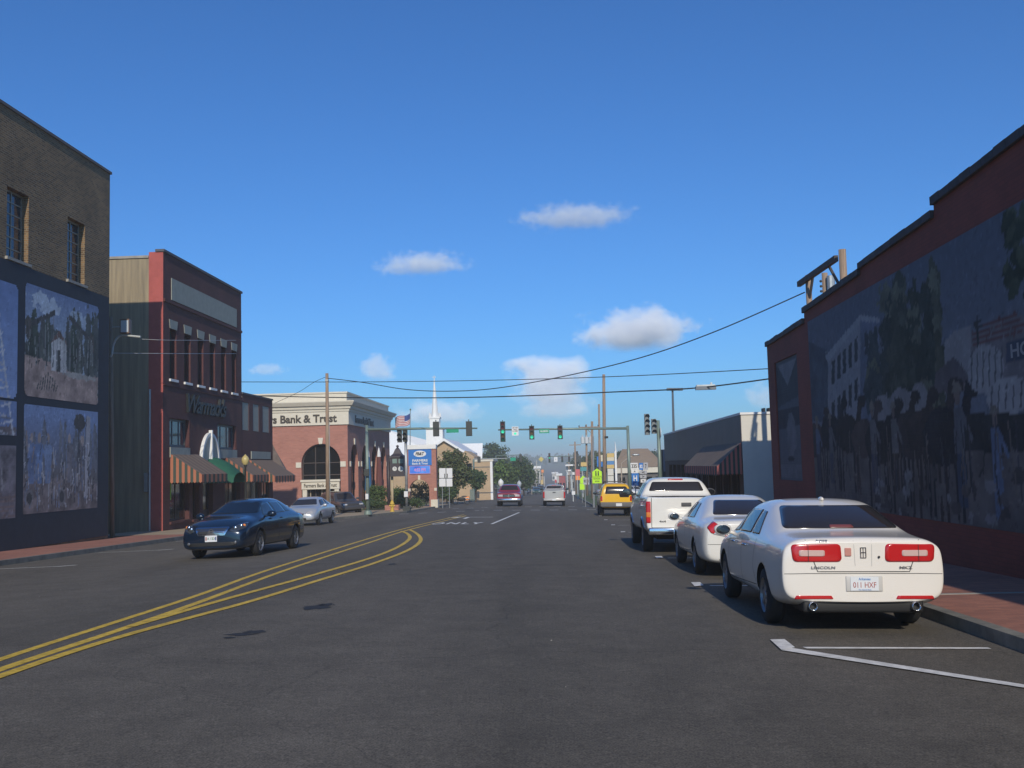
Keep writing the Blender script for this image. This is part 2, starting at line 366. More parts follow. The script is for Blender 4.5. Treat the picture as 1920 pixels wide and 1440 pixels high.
pline([(-260, 1330), (0, 1237), (200, 1172), (375, 1115), (540, 1057), (755, 992), (870, 965)], 0.12, mb)
pline([(-260, 1352), (0, 1256), (228, 1180), (380, 1127), (545, 1066), (700, 1015), (772, 992), (874, 967)], 0.12, mb)
mb2 = MB()
pline([(-260, 1366), (0, 1269), (225, 1195), (470, 1128), (590, 1091), (700, 1057), (765, 1032), (788, 1015), (784, 1003), (767, 993)], 0.12, mb2, 0.008)
pline([(243, 1176), (430, 1122), (590, 1078), (700, 1045), (748, 1025), (768, 1010), (764, 1001), (752, 996)], 0.12, mb2, 0.008)
o = mb.build('yellow_centre_line', M_yel); o['kind'] = 'structure'
o = mb2.build('yellow_turn_lane_line', M_yel); o['kind'] = 'structure'
mb = MB()
def quadm(pts, dz=0.004): mb.add([(x, y, RZ(x, y) + dz) for x, y in pts], [tuple(range(len(pts)))])
# parking bay marks, right side (T strokes with an arm to the kerb)
HD = [gr(*q) for q in ((1444, 1201.5), (1471, 1201), (1491, 1216.5), (1465, 1221))]
for i in range(8):
    y = 11.0 + 6.42 * i
    if y > 56: break
    quadm([(q.x, q.y + 6.42 * i) for q in HD][::-1], 0.016); quadm([(2.46, y - 0.50), (4.28, y - 0.50), (4.28, y - 0.41), (2.44, y - 0.40)], 0.008)
DG = [gr(*q) for q in ((1465, 1221), (1482, 1216.5), (1920, 1286), (1920, 1291.5))]; e_ = (DG[2] - DG[1]) * .12
quadm([(DG[0].x, DG[0].y), (DG[3].x + e_.x, DG[3].y + e_.y), (DG[2].x + e_.x, DG[2].y + e_.y), (DG[1].x, DG[1].y)], 0.012)
for i in range(-2, 6):
    y = 25.24 + 6.45 * i
    quadm([(-12.25, y + 0.1), (-12.6, y - 0.25), (-12.45, y - 0.32), (-12.1, y + 0.06)]); quadm([(-14.4, y - 0.32), (-12.5, y - 0.32), (-12.45, y - 0.23), (-14.4, y - 0.23)], 0.008)
# crosswalk dashes: two dotted rows
for k in range(13):
    x = -13.4 + 1.28 * k; y = 68.9 + 0.11 * k
    quadm([(x, y), (x + 0.62, y), (x + 0.62, y + 0.42), (x, y + 0.42)])
for k in range(11):
    x = -8.4 + 1.15 * k; y = 80.2 + 0.18 * k
    quadm([(x, y), (x + 0.55, y), (x + 0.55, y + 0.42), (x, y + 0.42)])
pline([(-2.93, 44.6, 0), (-2.45, 64.0, 0)], 0.13, mb, ground=True)
# stretched turn arrow and ONLY
quadm([(-4.9, 52.0), (-4.72, 52.0), (-4.72, 54.4), (-4.9, 54.4)]); quadm([(-5.3, 54.4), (-3.5, 54.4), (-3.5, 54.7), (-5.3, 54.7)]); quadm([(-5.3, 53.6), (-5.3, 55.5), (-6.0, 54.55)])
o = mb.build('white_road_marking', M_wht); o['kind'] = 'structure'
vs, fs = text_geo('ONLY', 1, bold=0.03, spacing=1.25); lo, hi = vs.min(0), vs.max(0)
o = mk('only_marking', [(-4.55 + ((v[0] - lo[0]) / (hi[0] - lo[0]) - .5) * 2.3, 44.6 + (v[1] - lo[1]) / (hi[1] - lo[1]) * 2.2, 0) for v in vs], fs, M_wht)
for v in o.data.vertices: v.co.z = RZ(v.co.x, v.co.y) + 0.004
o['kind'] = 'structure'
# tar patches and oil spots
mt = mat('tar_patch', (0.026, 0.026, 0.027), 0.8, var=0.3)
mb = MB()
for px, py, rx, ry in ((592, 1139, 0.17, 0.28), (612, 1134, 0.10, 0.16), (452, 1190, 0.17, 0.10), (478, 1185, 0.12, 0.12), (430, 1196, 0.07, 0.06), (735, 1058, .08, .2)):
    c = gr(px, py); n = 22; ph = random.random() * 6
    mb.add([(c.x + rx * cos(2 * pi * k / n) * (1 + .35 * sin(3 * k + ph)) , c.y + ry * sin(2 * pi * k / n) * (1 + .3 * sin(5 * k + ph)), 0) for k in range(n)], [tuple(range(n))])
mb.v = [(x, y, RZ(x, y) + 0.004) for x, y, z in mb.v]
o = mb.build('tar_patch', mt); o['kind'] = 'structure'
mb = MB()
for k in range(90):
    y = random.uniform(7, 40); x = random.uniform(-12, 2); r = random.uniform(0.004, 0.010)
    z = RZ(x, y); mb.add([(x - r, y - r, z), (x + r, y - r * .6, z), (x + r * .3, y + r, z), (x, y, z + r)], [(0, 1, 3), (1, 2, 3), (2, 0, 3)])
o = mb.build('road_grit', M_conc); tag(o, 'small pale pebbles scattered over the asphalt', kind='stuff'); o['category'] = 'gravel'
# manhole covers
def manhole(x, y, r=0.33):
    mb = MB(); z = RZ(x, y); mb.lathe([(r, 0), (r, 0.006), (r * .93, 0.008), (r * .9, 0.004), (0.001, 0.006)], (x, y, z), n=28)
    o = mb.build('manhole_cover', mat('cast_iron', (0.05, 0.048, 0.045), 0.6, metal=0.5)); return tag(o, 'round iron manhole cover in the left lane behind the dark blue sedan', 'manhole cover')
manhole(-8.9, 31.8)
# ================================================================== wall paintings
def noise2(h, w, s, seed):
    r = np.random.default_rng(seed); out = np.zeros((h, w)); amp = 1; tot = 0
    for o in range(4):
        gh, gw = max(2, int(h / s) + 2), max(2, int(w / s) + 2); g = r.random((gh, gw))
        yy = np.linspace(0, gh - 1.001, h); xx = np.linspace(0, gw - 1.001, w); y0 = yy.astype(int); x0 = xx.astype(int); fy = (yy - y0)[:, None]; fx = (xx - x0)[None]
        fy = fy * fy * (3 - 2 * fy); fx = fx * fx * (3 - 2 * fx)
        a = g[y0][:, x0]; b = g[y0][:, x0 + 1]; c = g[y0 + 1][:, x0]; d = g[y0 + 1][:, x0 + 1]
        out += amp * ((a * (1 - fx) + b * fx) * (1 - fy) + (c * (1 - fx) + d * fx) * fy); tot += amp; amp *= .55; s = max(1.5, s / 2)
    return out / tot
class Paint:
    def __init__(s, W, H, res, base):
        s.W, s.H, s.r = W, H, res; s.nx, s.nz = int(W / res) + 1, int(H / res) + 1
        s.a = np.zeros((s.nz, s.nx, 3)); s.a[:] = base
        s.U, s.V = np.meshgrid(np.linspace(0, W, s.nx), np.linspace(0, H, s.nz)); s.seed = 1
    def mask(s, pts):
        m = np.zeros(s.U.shape, bool); n = len(pts)
        for i in range(n):
            (x1, y1), (x2, y2) = pts[i], pts[(i + 1) % n]
            if y1 == y2: continue
            c = ((y1 > s.V) != (y2 > s.V)) & (s.U < (x2 - x1) * (s.V - y1) / (y2 - y1) + x1); m ^= c
        return m
    def put(s, m, col, var=.3, sc=12):
        s.seed += 1; nz = noise2(s.nz, s.nx, sc, s.seed); c = np.array(col)[None, None] * (1 + var * (nz[..., None] * 2 - 1)); s.a[m] = c[m]
    def poly(s, pts, col, var=.3, sc=10): s.put(s.mask(pts), col, var, sc)
    def ell(s, cx, cy, rx, ry, col, var=.3, rough=.35, sc=8, th=1.0):
        s.seed += 1; nz = noise2(s.nz, s.nx, sc, s.seed + 50)
        s.put(((s.U - cx) / rx) ** 2 + ((s.V - cy) / ry) ** 2 < th + rough * (nz * 2 - 1) * 2, col, var)
    def line(s, a, b, w, col):
        a = np.array(a); b = np.array(b); d = b - a; L = max(1e-6, np.hypot(*d)); nrm = np.array((-d[1], d[0])) / L * w / 2
        s.poly([a - nrm, b - nrm, b + nrm, a + nrm], col)
    def grad(s, c0, c1, v0, v1):
        t = np.clip((s.V - v0) / (v1 - v0), 0, 1)[..., None]; s.a = np.array(c0) * (1 - t) + np.array(c1) * t
    def strokes(s, n, ln=.10, wd=.025, var=.28, vert=.5):
        R = random.Random(n); k = s.r
        for _ in range(n):
            u, v = R.uniform(0, s.W), R.uniform(0, s.H); i, j = int(v / k), int(u / k)
            if i >= s.nz or j >= s.nx: continue
            c = s.a[i, j] * (1 + R.uniform(-var, var)) + R.uniform(-.006, .012); a = R.gauss(pi / 2 if R.random() < vert else 0, .5); L_ = ln * R.uniform(.4, 1.3); m = int(L_ / k) + 2
            sl_ = (slice(max(0, i - m), i + m), slice(max(0, j - m), j + m)); du, dv = s.U[sl_] - u, s.V[sl_] - v; p = du * cos(a) + dv * sin(a); q = -du * sin(a) + dv * cos(a)
            s.a[sl_][(abs(p) < L_ / 2) & (abs(q) < wd * R.uniform(.5, 1.2))] = c
    def mesh(s, name, fr3, mat_, parent=None, round_=0.0, gain=1.0, ns=0, desat=.42):
        if ns: s.strokes(ns)
        lum = s.a.mean(2, keepdims=True) * np.array([1.0, 1.0, 1.03]); s.a = (s.a * (1 - desat) + lum * desat) * gain; s.seed += 1; s.a *= (1 + .16 * (noise2(s.nz, s.nx, 3, s.seed)[..., None] * 2 - 1)); s.a = np.clip(s.a, .004, .9)
        vs = [fr3(u, v) for u, v in zip(s.U.ravel(), s.V.ravel())]; nx = s.nx
        keep = lambda u, v: True
        if round_:
            def keep(u, v):
                du = max(round_ - u, u - (s.W - round_), 0); dv = max(round_ - v, v - (s.H - round_), 0); return du * du + dv * dv <= round_ * round_ * 1.01
        fs = []
        for j in range(s.nz - 1):
            for i in range(nx - 1):
                if keep((i + .5) * s.r, (j + .5) * s.r): fs.append((j * nx + i, j * nx + i + 1, (j + 1) * nx + i + 1, (j + 1) * nx + i))
        o = mk(name, vs, fs, mat_, parent)
        at_ = o.data.color_attributes.new('paint', 'FLOAT_COLOR', 'POINT')
        at_.data.foreach_set('color', np.concatenate([s.a.reshape(-1, 3), np.ones((s.nx * s.nz, 1))], 1).astype(np.float32).ravel())
        return o
M_mural = bpy.data.materials.new('mural_paint'); M_mural.use_nodes = True
_n = M_mural.node_tree.nodes; _a = _n.new('ShaderNodeVertexColor'); _a.layer_name = 'paint'; M_mural.node_tree.links.new(_a.outputs[0], _n['Principled BSDF'].inputs['Base Color'])
_l = M_mural.node_tree.links; _t = _n.new('ShaderNodeTexCoord'); _s = _n.new('ShaderNodeSeparateXYZ'); _c = _n.new('ShaderNodeCombineXYZ'); _b = _n.new('ShaderNodeTexBrick'); _u = _n.new('ShaderNodeBump')
_l.new(_t.outputs['Object'], _s.inputs[0]); _l.new(_s.outputs[1], _c.inputs[0]); _l.new(_s.outputs[2], _c.inputs[1]); _l.new(_c.outputs[0], _b.inputs['Vector'])
for _k, _v in (('Scale', 1), ('Brick Width', .22), ('Row Height', .075), ('Mortar Size', .008)): _b.inputs[_k].default_value = _v
_u.invert = True; _u.inputs['Strength'].default_value = .6; _u.inputs['Distance'].default_value = .01; _l.new(_b.outputs['Fac'], _u.inputs['Height']); _l.new(_u.outputs[0], _n['Principled BSDF'].inputs['Normal'])
_n['Principled BSDF'].inputs['Roughness'].default_value = 0.75; _n['Principled BSDF'].inputs['Specular IOR Level'].default_value = 0.15
# ================================================================== windows
def window(par, fr, r, nx=1, nz=1, fw=0.05, depth=0.12, mf=None, mg=None, sill=None, name='window', sm=None):
    u0, u1, z0, z1 = r; mf = mf or M_white
    mb = MB(); d0, d1 = -depth - 0.05, -depth
    for a, b in ((u0, u0 + fw), (u1 - fw, u1)): mb.fbox(fr, a, b, z0, z1, d0, d1)
    for a, b in ((z0, z0 + fw), (z1 - fw, z1)): mb.fbox(fr, u0 + fw, u1 - fw, a, b, d0, d1)
    for i in range(1, nx): u = u0 + (u1 - u0) * i / nx; mb.fbox(fr, u - fw * .35, u + fw * .35, z0 + fw, z1 - fw, d0 + .004, d1 - .004)
    for j in range(1, nz): z = z0 + (z1 - z0) * j / nz; mb.fbox(fr, u0 + fw, u1 - fw, z - fw * .35, z + fw * .35, d0 + .008, d1 - .008)
    o = mb.build(name, mf, par)
    g = MB(); g.fbox(fr, u0 + fw * .5, u1 - fw * .5, z0 + fw * .5, z1 - fw * .5, d0 + .012, d0 + .02); go = g.build('pane', mg or M_glass, o)
    if sill: s = MB(); s.fbox(fr, u0 - .08, u1 + .08, z0 - sill, z0 - 0.004, -depth, .09); s.build('sill', sm or M_conc, o)
    return o
# ================================================================== brown brick building, near left
M_bbrown = brickmat('brick_brown', (0.27, 0.155, 0.068), (0.12, 0.07, 0.035), (0.27, 0.21, 0.13), 0.22, 0.075, 0.014, stain=0.25, bump=.6)
M_navy = mat('navy_mural_border', (0.022, 0.030, 0.045), 0.75, var=0.2)
bl = thing('brick_building', 'tall brown brick building on the near left with narrow tall windows above painted murals', 'building', (-17.4, 30, -0.6))
fr = frame('+x', -17.4)
ztop = 13.6; wr = []
for k in range(-3, 2):
    y0 = 32.0 + 4.05 * k
    wr.append((y0 - 0.75, y0 + 0.6, 8.75, 11.05))
wr = [(y0, y1, a, b) for y0, y1, a, b in wr]
wr = [w_ for w_ in wr if w_[0] > 10]
mb = MB(); wallmb(mb, fr, rect(8, 38.75, -2, ztop), [rect(*w_) for w_ in wr], 0.25)
mb.add([(-17.4, 38.75, -2), (-40, 38.75, -2), (-40, 38.75, ztop), (-17.4, 38.75, ztop)], [(0, 1, 2, 3)])
mb.add([(-17.4, 8, -2), (-40, 8, -2), (-40, 8, ztop), (-17.4, 8, ztop)], [(0, 3, 2, 1)]); mb.add([(-40, 8, -2), (-40, 38.75, -2), (-40, 38.75, ztop), (-40, 8, ztop)], [(0, 3, 2, 1)])
mb.add([(-17.7, 8.3, ztop - .5), (-39.7, 8.3, ztop - .5), (-39.7, 38.45, ztop - .5), (-17.7, 38.45, ztop - .5)], [(0, 1, 2, 3)])
mb.build('wall', M_bbrown, bl)
mb = MB(); mb.box(-17.75, -17.34, 8, 38.81, ztop + .002, ztop + .10); mb.box(-40, -17.75, 38.4, 38.81, ztop + .002, ztop + .10); mb.build('coping', mat('dark_coping', (0.13, 0.11, 0.10), 0.7), bl)
M_alu = mat('aluminium_frame', (0.36, 0.31, 0.24), 0.5, metal=0.3)
M_glb = glassmat('upper_window_glass', (0.02, 0.03, 0.045), 0.08, 0.9)
for w_ in wr: window(bl, fr, w_, 2, 6, 0.06, 0.22, M_alu, M_glb, 0.10)
# the painted mural: a dark border board with four pictures
mur = thing('mural', 'dark bordered mural of oilfield scenes painted along the brown brick building', 'mural', (-17.35, 30, 0))
fm = lambda u, z, n=0.0: (-17.37 + n, u, z)
mb = MB(); mb.fbox(fm, 10, 38.62, -0.62, 8.62, -0.02, 0.02); mb.build('border', M_navy, mur)
def mfr(y0, z0, n=0.028): return lambda u, v: (-17.37 + n, y0 + u, z0 + v)
def LP(px, py, y0, z0): p = atx(px, py, -17.4); return (p.y - y0, p.z - z0)
# upper right: pump jacks, trees and a shed on orange earth
y0, z0, W_, H_ = 32.35, 4.35, 5.35, 3.75
P = Paint(W_, H_, .04, (.10, .17, .30)); P.grad((.20, .27, .34), (.07, .13, .28), 1.4, 3.7)
P.ell(1.2, 3.2, 1.1, .35, (.24, .30, .38), rough=.8); P.ell(4, 3.0, .9, .3, (.2, .27, .36), rough=.8)
for k in range(60): c = random.uniform(0, W_); h = random.uniform(.4, 1.1) + (.4 if c > 3.2 else 0); P.ell(c, 1.2 + h / 2, .2, h, random.choice([(.04, .06, .045), (.07, .085, .07), (.055, .07, .07)]), .5, .8)
P.poly([(0, 0), (W_, 0), (W_, 1.05), (3.5, 1.0), (2, 1.25), (0, 1.35)], (.27, .165, .12), .6); P.ell(3.8, .95, 1.3, .10, (.25, .22, .18), rough=.5)
P.poly([(1.75, 1.0), (2.85, 1.0), (2.85, 2.0), (2.3, 2.35), (1.75, 1.95)], (.32, .30, .28)); P.poly([(1.6, 1.9), (2.3, 2.45), (3.0, 1.95), (2.3, 2.2)], (.14, .07, .05)); P.poly([(2.1, 1.0), (2.4, 1.0), (2.4, 1.75), (2.1, 1.75)], (.05, .05, .05))
for x, fl in ((1.1, 1), (3.9, -1)):
    P.poly([(x - .9, 2.6 - .35 * fl), (x + .9, 2.6 + .35 * fl), (x + .9, 2.8 + .35 * fl), (x - .9, 2.8 - .35 * fl)], (.05, .05, .05)); P.line((x, 2.7), (x - .35, 1.1), .09, (.06, .06, .06)); P.line((x, 2.7), (x + .35, 1.1), .09, (.06, .06, .06)); P.ell(x - .9 * fl, 2.6 - .35, .2, .42, (.07, .06, .05)); P.line((x + .8 * fl, 2.9), (x + .8 * fl, 1.1), .05, (.12, .12, .12))
for k in range(40): x = random.uniform(0, W_); P.line((x, random.uniform(.9, 1.6)), (x + random.uniform(-.15, .15), random.uniform(1.7, 2.7)), .035, random.choice([(.18, .19, .18), (.03, .035, .03)]))
for k in range(9): c = .8 + .16 * k; P.line((c, .25), (c + .12, .9 - .1 * abs(k - 4)), .06, (.05, .06, .05))
P.mesh('picture', mfr(y0, z0), M_mural, mur, .25, 1.75, 1500, .42)
# lower right: men and machinery
z0, H_ = .48, 3.6
P = Paint(W_, H_, .04, (.10, .11, .14)); P.grad((.10, .09, .09), (.09, .16, .32), 1.3, 3.3)
for k in range(28): c = random.uniform(0, W_); P.ell(c, random.uniform(1.8, 2.5), .12, random.uniform(.4, .9), (.10, .11, .13), .5, .6)
P.poly([(0, 0), (W_, 0), (W_, .9), (0, 1.3)], (.13, .10, .09), .7)
for x, c in ((.5, (.07, .12, .24)), (1.0, (.06, .13, .28)), (1.6, (.09, .15, .27)), (3.1, (.12, .11, .12)), (4.1, (.09, .09, .11))):
    P.poly([(x - .2, 1.0), (x + .2, 1.0), (x + .25, 2.3), (x - .25, 2.3)], c, .4); P.ell(x, 2.5, .12, .17, (.24, .17, .13)); P.line((x + .2, 2.2), (x + .6, 1.6), .1, c)
P.line((3.8, .6), (3.9, 3.4), .22, (.06, .06, .07)); P.ell(3.9, 3.15, .45, .3, (.05, .05, .05)); P.line((4.4, .4), (4.6, 3.4), .3, (.24, .23, .24))
for k in range(150): x = random.uniform(0, W_); z = random.uniform(.1, 2.6) * random.uniform(.4, 1); P.line((x, z), (x + random.uniform(-.3, .3) ** 3 * 8, z + random.uniform(.1, .9)), random.uniform(.03, .07), random.choice([(.26, .25, .25), (.05, .05, .05), (.17, .13, .11), (.1, .14, .22)]))
for x in (.4, 2.6): P.ell(x, .5, .26, .30, (.13, .12, .12), rough=.25); P.ell(x, .5, .17, .2, (.05, .05, .05), rough=.1)
P.mesh('picture', mfr(y0, z0), M_mural, mur, .1, 1.9, 1500, .42)
# left: derrick against the sky, over three pieces
y0, W_ = 19.0, 12.9
for z0, H_, kd in ((4.2, 3.7, 0), (3.02, 1.10, 1), (.4, 2.3, 2)):
    P = Paint(W_, H_, .06, (.08, .15, .33))
    if kd == 0: P.grad((.12, .21, .42), (.06, .13, .32), 0, 3.7)
    if kd == 1: P.poly([(0, 0), (W_, 0), (W_, .25), (0, .3)], (.13, .10, .10), .4)
    if kd == 2:
        P.a[:] = (.11, .10, .11); P.put(P.U > -1, (.13, .11, .12), .8, 6)
        for k in range(70): x = random.uniform(0, W_); z = random.uniform(.2, 2.0); P.line((x, z), (x + random.uniform(-.2, .2), z + random.uniform(.2, .8)), .08, random.choice([(.22, .2, .2), (.04, .04, .05), (.1, .14, .24), (.2, .12, .09)]))
        for k in range(8): P.line((0, .1 + .12 * k), (W_, .05 + .10 * k), .05, (.17, .11, .09))
    else:
        for cx in (3.0, 7.2, 11.3):
            tz = 8.4 - z0
            for sx in (-1, 1): P.line((cx + sx * 1.4, -(z0 - 3)), (cx + sx * .15, tz - .6), .09, (.33, .34, .36))
            for k in range(12):
                zz = -(z0 - 3) + k * .55; hw = 1.4 - 1.25 * k * .55 / 5; P.line((cx - hw, zz), (cx + hw, zz + .5), .06, (.36, .36, .38)); P.line((cx + hw, zz), (cx - hw, zz + .5), .06, (.28, .28, .3)); P.line((cx - hw, zz), (cx + hw, zz), .05, (.12, .13, .16))
    P.mesh('picture', mfr(y0, z0), M_mural, mur, .3 if kd == 0 else .08, 1.75, 1200, .4)
# ================================================================== two storey red shop with striped awnings
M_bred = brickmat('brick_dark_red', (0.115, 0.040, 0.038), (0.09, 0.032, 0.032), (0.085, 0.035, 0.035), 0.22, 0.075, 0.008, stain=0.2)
M_beige = mat('stained_stucco', (0.37, 0.30, 0.19), 0.9, col2=(0.20, 0.165, 0.115), vscale=1.6, stretch=(3, 3, 0.18), bump=0.2, bscale=20)
M_redp = mat('red_painted_stucco', (0.42, 0.10, 0.085), 0.85, var=0.15, vscale=2)
M_panel = mat('grey_green_panel', (0.33, 0.34, 0.29), 0.8, var=0.12)
X2 = -18.1; Y2 = 46.0; Z2 = 12.05
sh = thing('shop_building', 'two storey dark red brick shop with six narrow upper windows and striped awnings', 'building', (X2, Y2, -0.9))
fr = frame('+x', X2)
def yx(px, X=X2): p = atx(px, 800, X); return p.y
def zx(px, py, X=X2): return atx(px, py, X).z
upw = [(yx(a), yx(b)) for a, b in ((318.5, 330.4), (345.6, 357.5), (370.6, 381.7), (393, 404), (415, 424), (435, 443.5))]
upw = [((a + b) / 2 - .42, (a + b) / 2 + .42) for a, b in upw]
zw0, zw1 = 6.15, 8.55
mid = [(yx(318), yx(355), 2.95, 4.3), (yx(408), yx(443), 2.95, 4.3)]
door_y = (yx(380), yx(399))
shopw = [(yx(319) , yx(355), -.55, 1.75), (yx(361), yx(374), -.6, 1.75)]
shopw2 = [(yx(421), yx(450), -.45, 1.6)]
holes = [rect(a, b, zw0, zw1) for a, b in upw] + [rect(*m_) for m_ in mid] + [rect(*m_) for m_ in shopw + shopw2] + [rect(door_y[0], door_y[1], -0.98, 1.7)]
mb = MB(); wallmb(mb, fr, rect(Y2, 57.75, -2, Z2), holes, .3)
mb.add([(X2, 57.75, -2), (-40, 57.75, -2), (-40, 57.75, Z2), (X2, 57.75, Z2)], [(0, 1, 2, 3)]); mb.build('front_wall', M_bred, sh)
zs = Z2 - .28
mb = MB(); mb.add([(X2 - .68, Y2, -2), (-40, Y2, -2), (-40, Y2, zs), (X2 - .68, Y2, zs)], [(0, 3, 2, 1)]); mb.build('side_wall', M_beige, sh)
mb = MB(); mb.add([(X2, Y2, -2), (X2 - .68, Y2, -2), (X2 - .68, Y2, zs), (X2 - .68, Y2, Z2), (X2, Y2, Z2)], [(0, 4, 3, 2, 1)]); mb.build('corner_strip', M_redp, sh)
mb = MB(); mb.box(-40, X2 - .68, Y2 - .06, Y2 + .3, zs + .002, zs + .12); mb.build('side_coping', M_conc, sh)
mb = MB(); mb.box(X2 - .36, X2 + .07, Y2 - .06, 57.81, Z2 + .002, Z2 + .12); mb.build('front_coping', mat('dark_coping2', (0.09, 0.09, 0.10), .7), sh)
mb = MB(); mb.add([(X2 - .3, Y2 + .3, Z2 - .9), (-40, Y2 + .3, Z2 - .9), (-40, 57.7, Z2 - .9), (X2 - .3, 57.7, Z2 - .9)], [(0, 1, 2, 3)]); mb.add([(X2 - .3, Y2 + .3, Z2 - .9), (X2 - .3, 57.7, Z2 - .9), (X2 - .3, 57.7, Z2), (X2 - .3, Y2 + .3, Z2)], [(0, 1, 2, 3)]); mb.build('roof', M_black, sh)
mb = MB(); mb.fbox(fr, yx(320.5), yx(443.8), 9.93, 10.98, .003, .035); mb.build('sign_band', M_panel, sh)
mb = MB(); mb.fbox(fr, Y2 + .05, 57.72, 9.72, 9.86, .0, .07); mb.fbox(fr, Y2 + .05, 57.72, 5.80, 5.88, .0, .05); mb.build('string_course', M_bred, sh)
M_dgl = glassmat('shop_glass_dark', (0.006, 0.009, 0.01), .06)
for a, b in upw:
    o = window(sh, fr, (a, b, zw0, zw1), 1, 2, .06, .26, mat('dark_green_frame', (.03, .05, .045), .5), M_dgl, .12, sm=M_white)
    mb = MB(); mb.hexa([fr(a - .02, zw1 + .0, .004), fr(b + .02, zw1 + .0, .004), fr(b + .02, zw1 + .0, .03), fr(a - .02, zw1 + .0, .03), fr(a - .12, zw1 + .42, .004), fr(b + .12, zw1 + .42, .004), fr(b + .12, zw1 + .42, .03), fr(a - .12, zw1 + .42, .03)]); mb.build('keystone', M_panel, o)
M_grfr = mat('grey_frame', (.10, .12, .12), .5)
M_refl = glassmat('reflecting_glass', (0.03, 0.05, 0.07), .04, 1.0)
for m_ in mid: window(sh, fr, m_, 3, 1, .12, .2, M_grfr, M_refl, .0); mb = MB(); mb.fbox(fr, m_[0], m_[1], 2.45, 2.93, .003, .05); mb.build('panel', M_panel, sh)
for m_ in shopw + shopw2: window(sh, fr, m_, 2 if m_[1] - m_[0] > 1.5 else 1, 1, .08, .22, mat('dark_shop_frame', (.05, .02, .02), .5), M_dgl, .12, name='shop_window', sm=M_bred)
dr = MB(); dr.fbox(fr, door_y[0] + .01, door_y[1] - .01, -.93, 1.68, -.27, -.22); d_ = dr.build('door', mat('dark_red_door', (.05, .015, .012), .5), sh)
mb = MB(); mb.fbox(fr, door_y[0] + .2, door_y[1] - .2, -.2, 1.4, -.215, -.20); mb.build('door_glass', M_dgl, d_)
# green poster in the first shop window
mb = MB(); mb.fbox(fr, shopw[0][0] + .12, shopw[0][0] + .62, .45, 1.45, -.20, -.19); tag(mb.build('poster', mat('lime_poster', (.25, .62, .02), .6)), 'bright lime green poster inside the first shop window under the striped awning', 'poster')
# script shop name
text('shop_name', "Warmack's", (X2 + .02, (yx(348) + yx(421)) / 2, 5.15), (0, 1, .0), (0, 0, 1), wid=yx(421) - yx(348), hgt=.98, mat_=mat('script_letters', (.016, .02, .022), .5, metal=.3), parent=sh, depth=.12, bold=.01, shear=.35, spacing=.82)
# arched fanlight with green canopy over the door
ya_ = (yx(372) + yx(409)) / 2; ra_ = 1.42
mb = MB(); zc_ = 2.05
n_ = 20; o1 = [(ya_ + (ra_) * cos(pi * k / n_), zc_ + 1.72 * sin(pi * k / n_)) for k in range(n_ + 1)]; o2 = [(ya_ + (ra_ - .16) * cos(pi * k / n_), zc_ + 1.54 * sin(pi * k / n_)) for k in range(n_ + 1)]
for i in range(n_): mb.hexa([fr(*o1[i], .0), fr(*o1[i + 1], .0), fr(*o1[i + 1], .16), fr(*o1[i], .16), fr(*o2[i], .0), fr(*o2[i + 1], .0), fr(*o2[i + 1], .16), fr(*o2[i], .16)])
af = mb.build('arch_surround', M_white, sh)
mb = MB(); mb.prism([fr(u, z, .003) for u, z in o2], (.03, 0, 0)); mb.build('arch_panel', mat('cream_board', (.45, .43, .37), .8), af)
mb = MB(); mb.fbox(fr, ya_ - .07, ya_ + .07, zc_, zc_ + 1.85, .035, .22); mb.build('arch_rib', M_white, af)
mb = MB(); vs = []; rows = 8; n_ = 14; cy_ = (yx(385) + yx(404)) / 2
for j in range(rows + 1):
    t = j / rows
    for k in range(n_ + 1):
        a = pi * k / n_; vs.append(fr(cy_ + 1.05 * cos(a), 1.15 + (1.35 * sin(a)) * (1 - .62 * t * t), 1.55 * t))
mb.add(vs, [(j * (n_ + 1) + k, j * (n_ + 1) + k + 1, (j + 1) * (n_ + 1) + k + 1, (j + 1) * (n_ + 1) + k) for j in range(rows) for k in range(n_)])
o = mb.build('door_canopy', mat('green_canvas', (.012, .10, .06), .8, var=.2), sh, smooth=True)
# striped awnings
def awning(par, ax, X, y0, y1, zt, zf, zv, proj, ca, cb, ctop, name='awning'):
    """wedge of canvas; striped cheeks and valance, seamed top"""
    s = 1 if ax == '+x' else -1; f = frame(ax, X + s * .01); mb = MB()
    n = max(6, int((y1 - y0) / .3))
    for i in range(n):
        mb.cm = 2 + (i % 2); a, b = y0 + (y1 - y0) * i / n, y0 + (y1 - y0) * (i + 1) / n
        mb.add([f(a, zt, .0), f(b, zt, .0), f(b, zf, proj), f(a, zf, proj)], [(0, 1, 2, 3)])
        mb.cm = i % 2; zq = zv - (.05 if i % 2 else 0); mb.add([f(a, zf, proj), f(b, zf, proj), f(b, zq, proj), f((a + b) / 2, zq - .07, proj), f(a, zq, proj)], [(0, 1, 2, 3, 4)])
    for yy in (y0, y1):
        m = 11
        for i in range(m):
            mb.cm = i % 2; a, b = proj * i / m, proj * (i + 1) / m; za, zb = zt + (zf - zt) * i / m, zt + (zf - zt) * (i + 1) / m; zq = zv
            mb.add([f(yy, za, a), f(yy, zb, b), f(yy, zq, b), f(yy, zq - .06, (a + b) / 2), f(yy, zq, a)], [(0, 1, 2, 3, 4)])
    o = mb.build(name, [ca, cb, ctop[0], ctop[1]], par)
    for z_, p_ in ((zf + .01, proj - .03),):
        fm_ = MB(); fm_.tube([f(y0 + .02, zf - .03, 0.02), f(y0 + .02, zf - .03, proj - .03), f(y1 - .02, zf - .03, proj - .03), f(y1 - .02, zf - .03, .02)], .018, 6); fm_.build('awning_frame', M_steel, o)
    return o
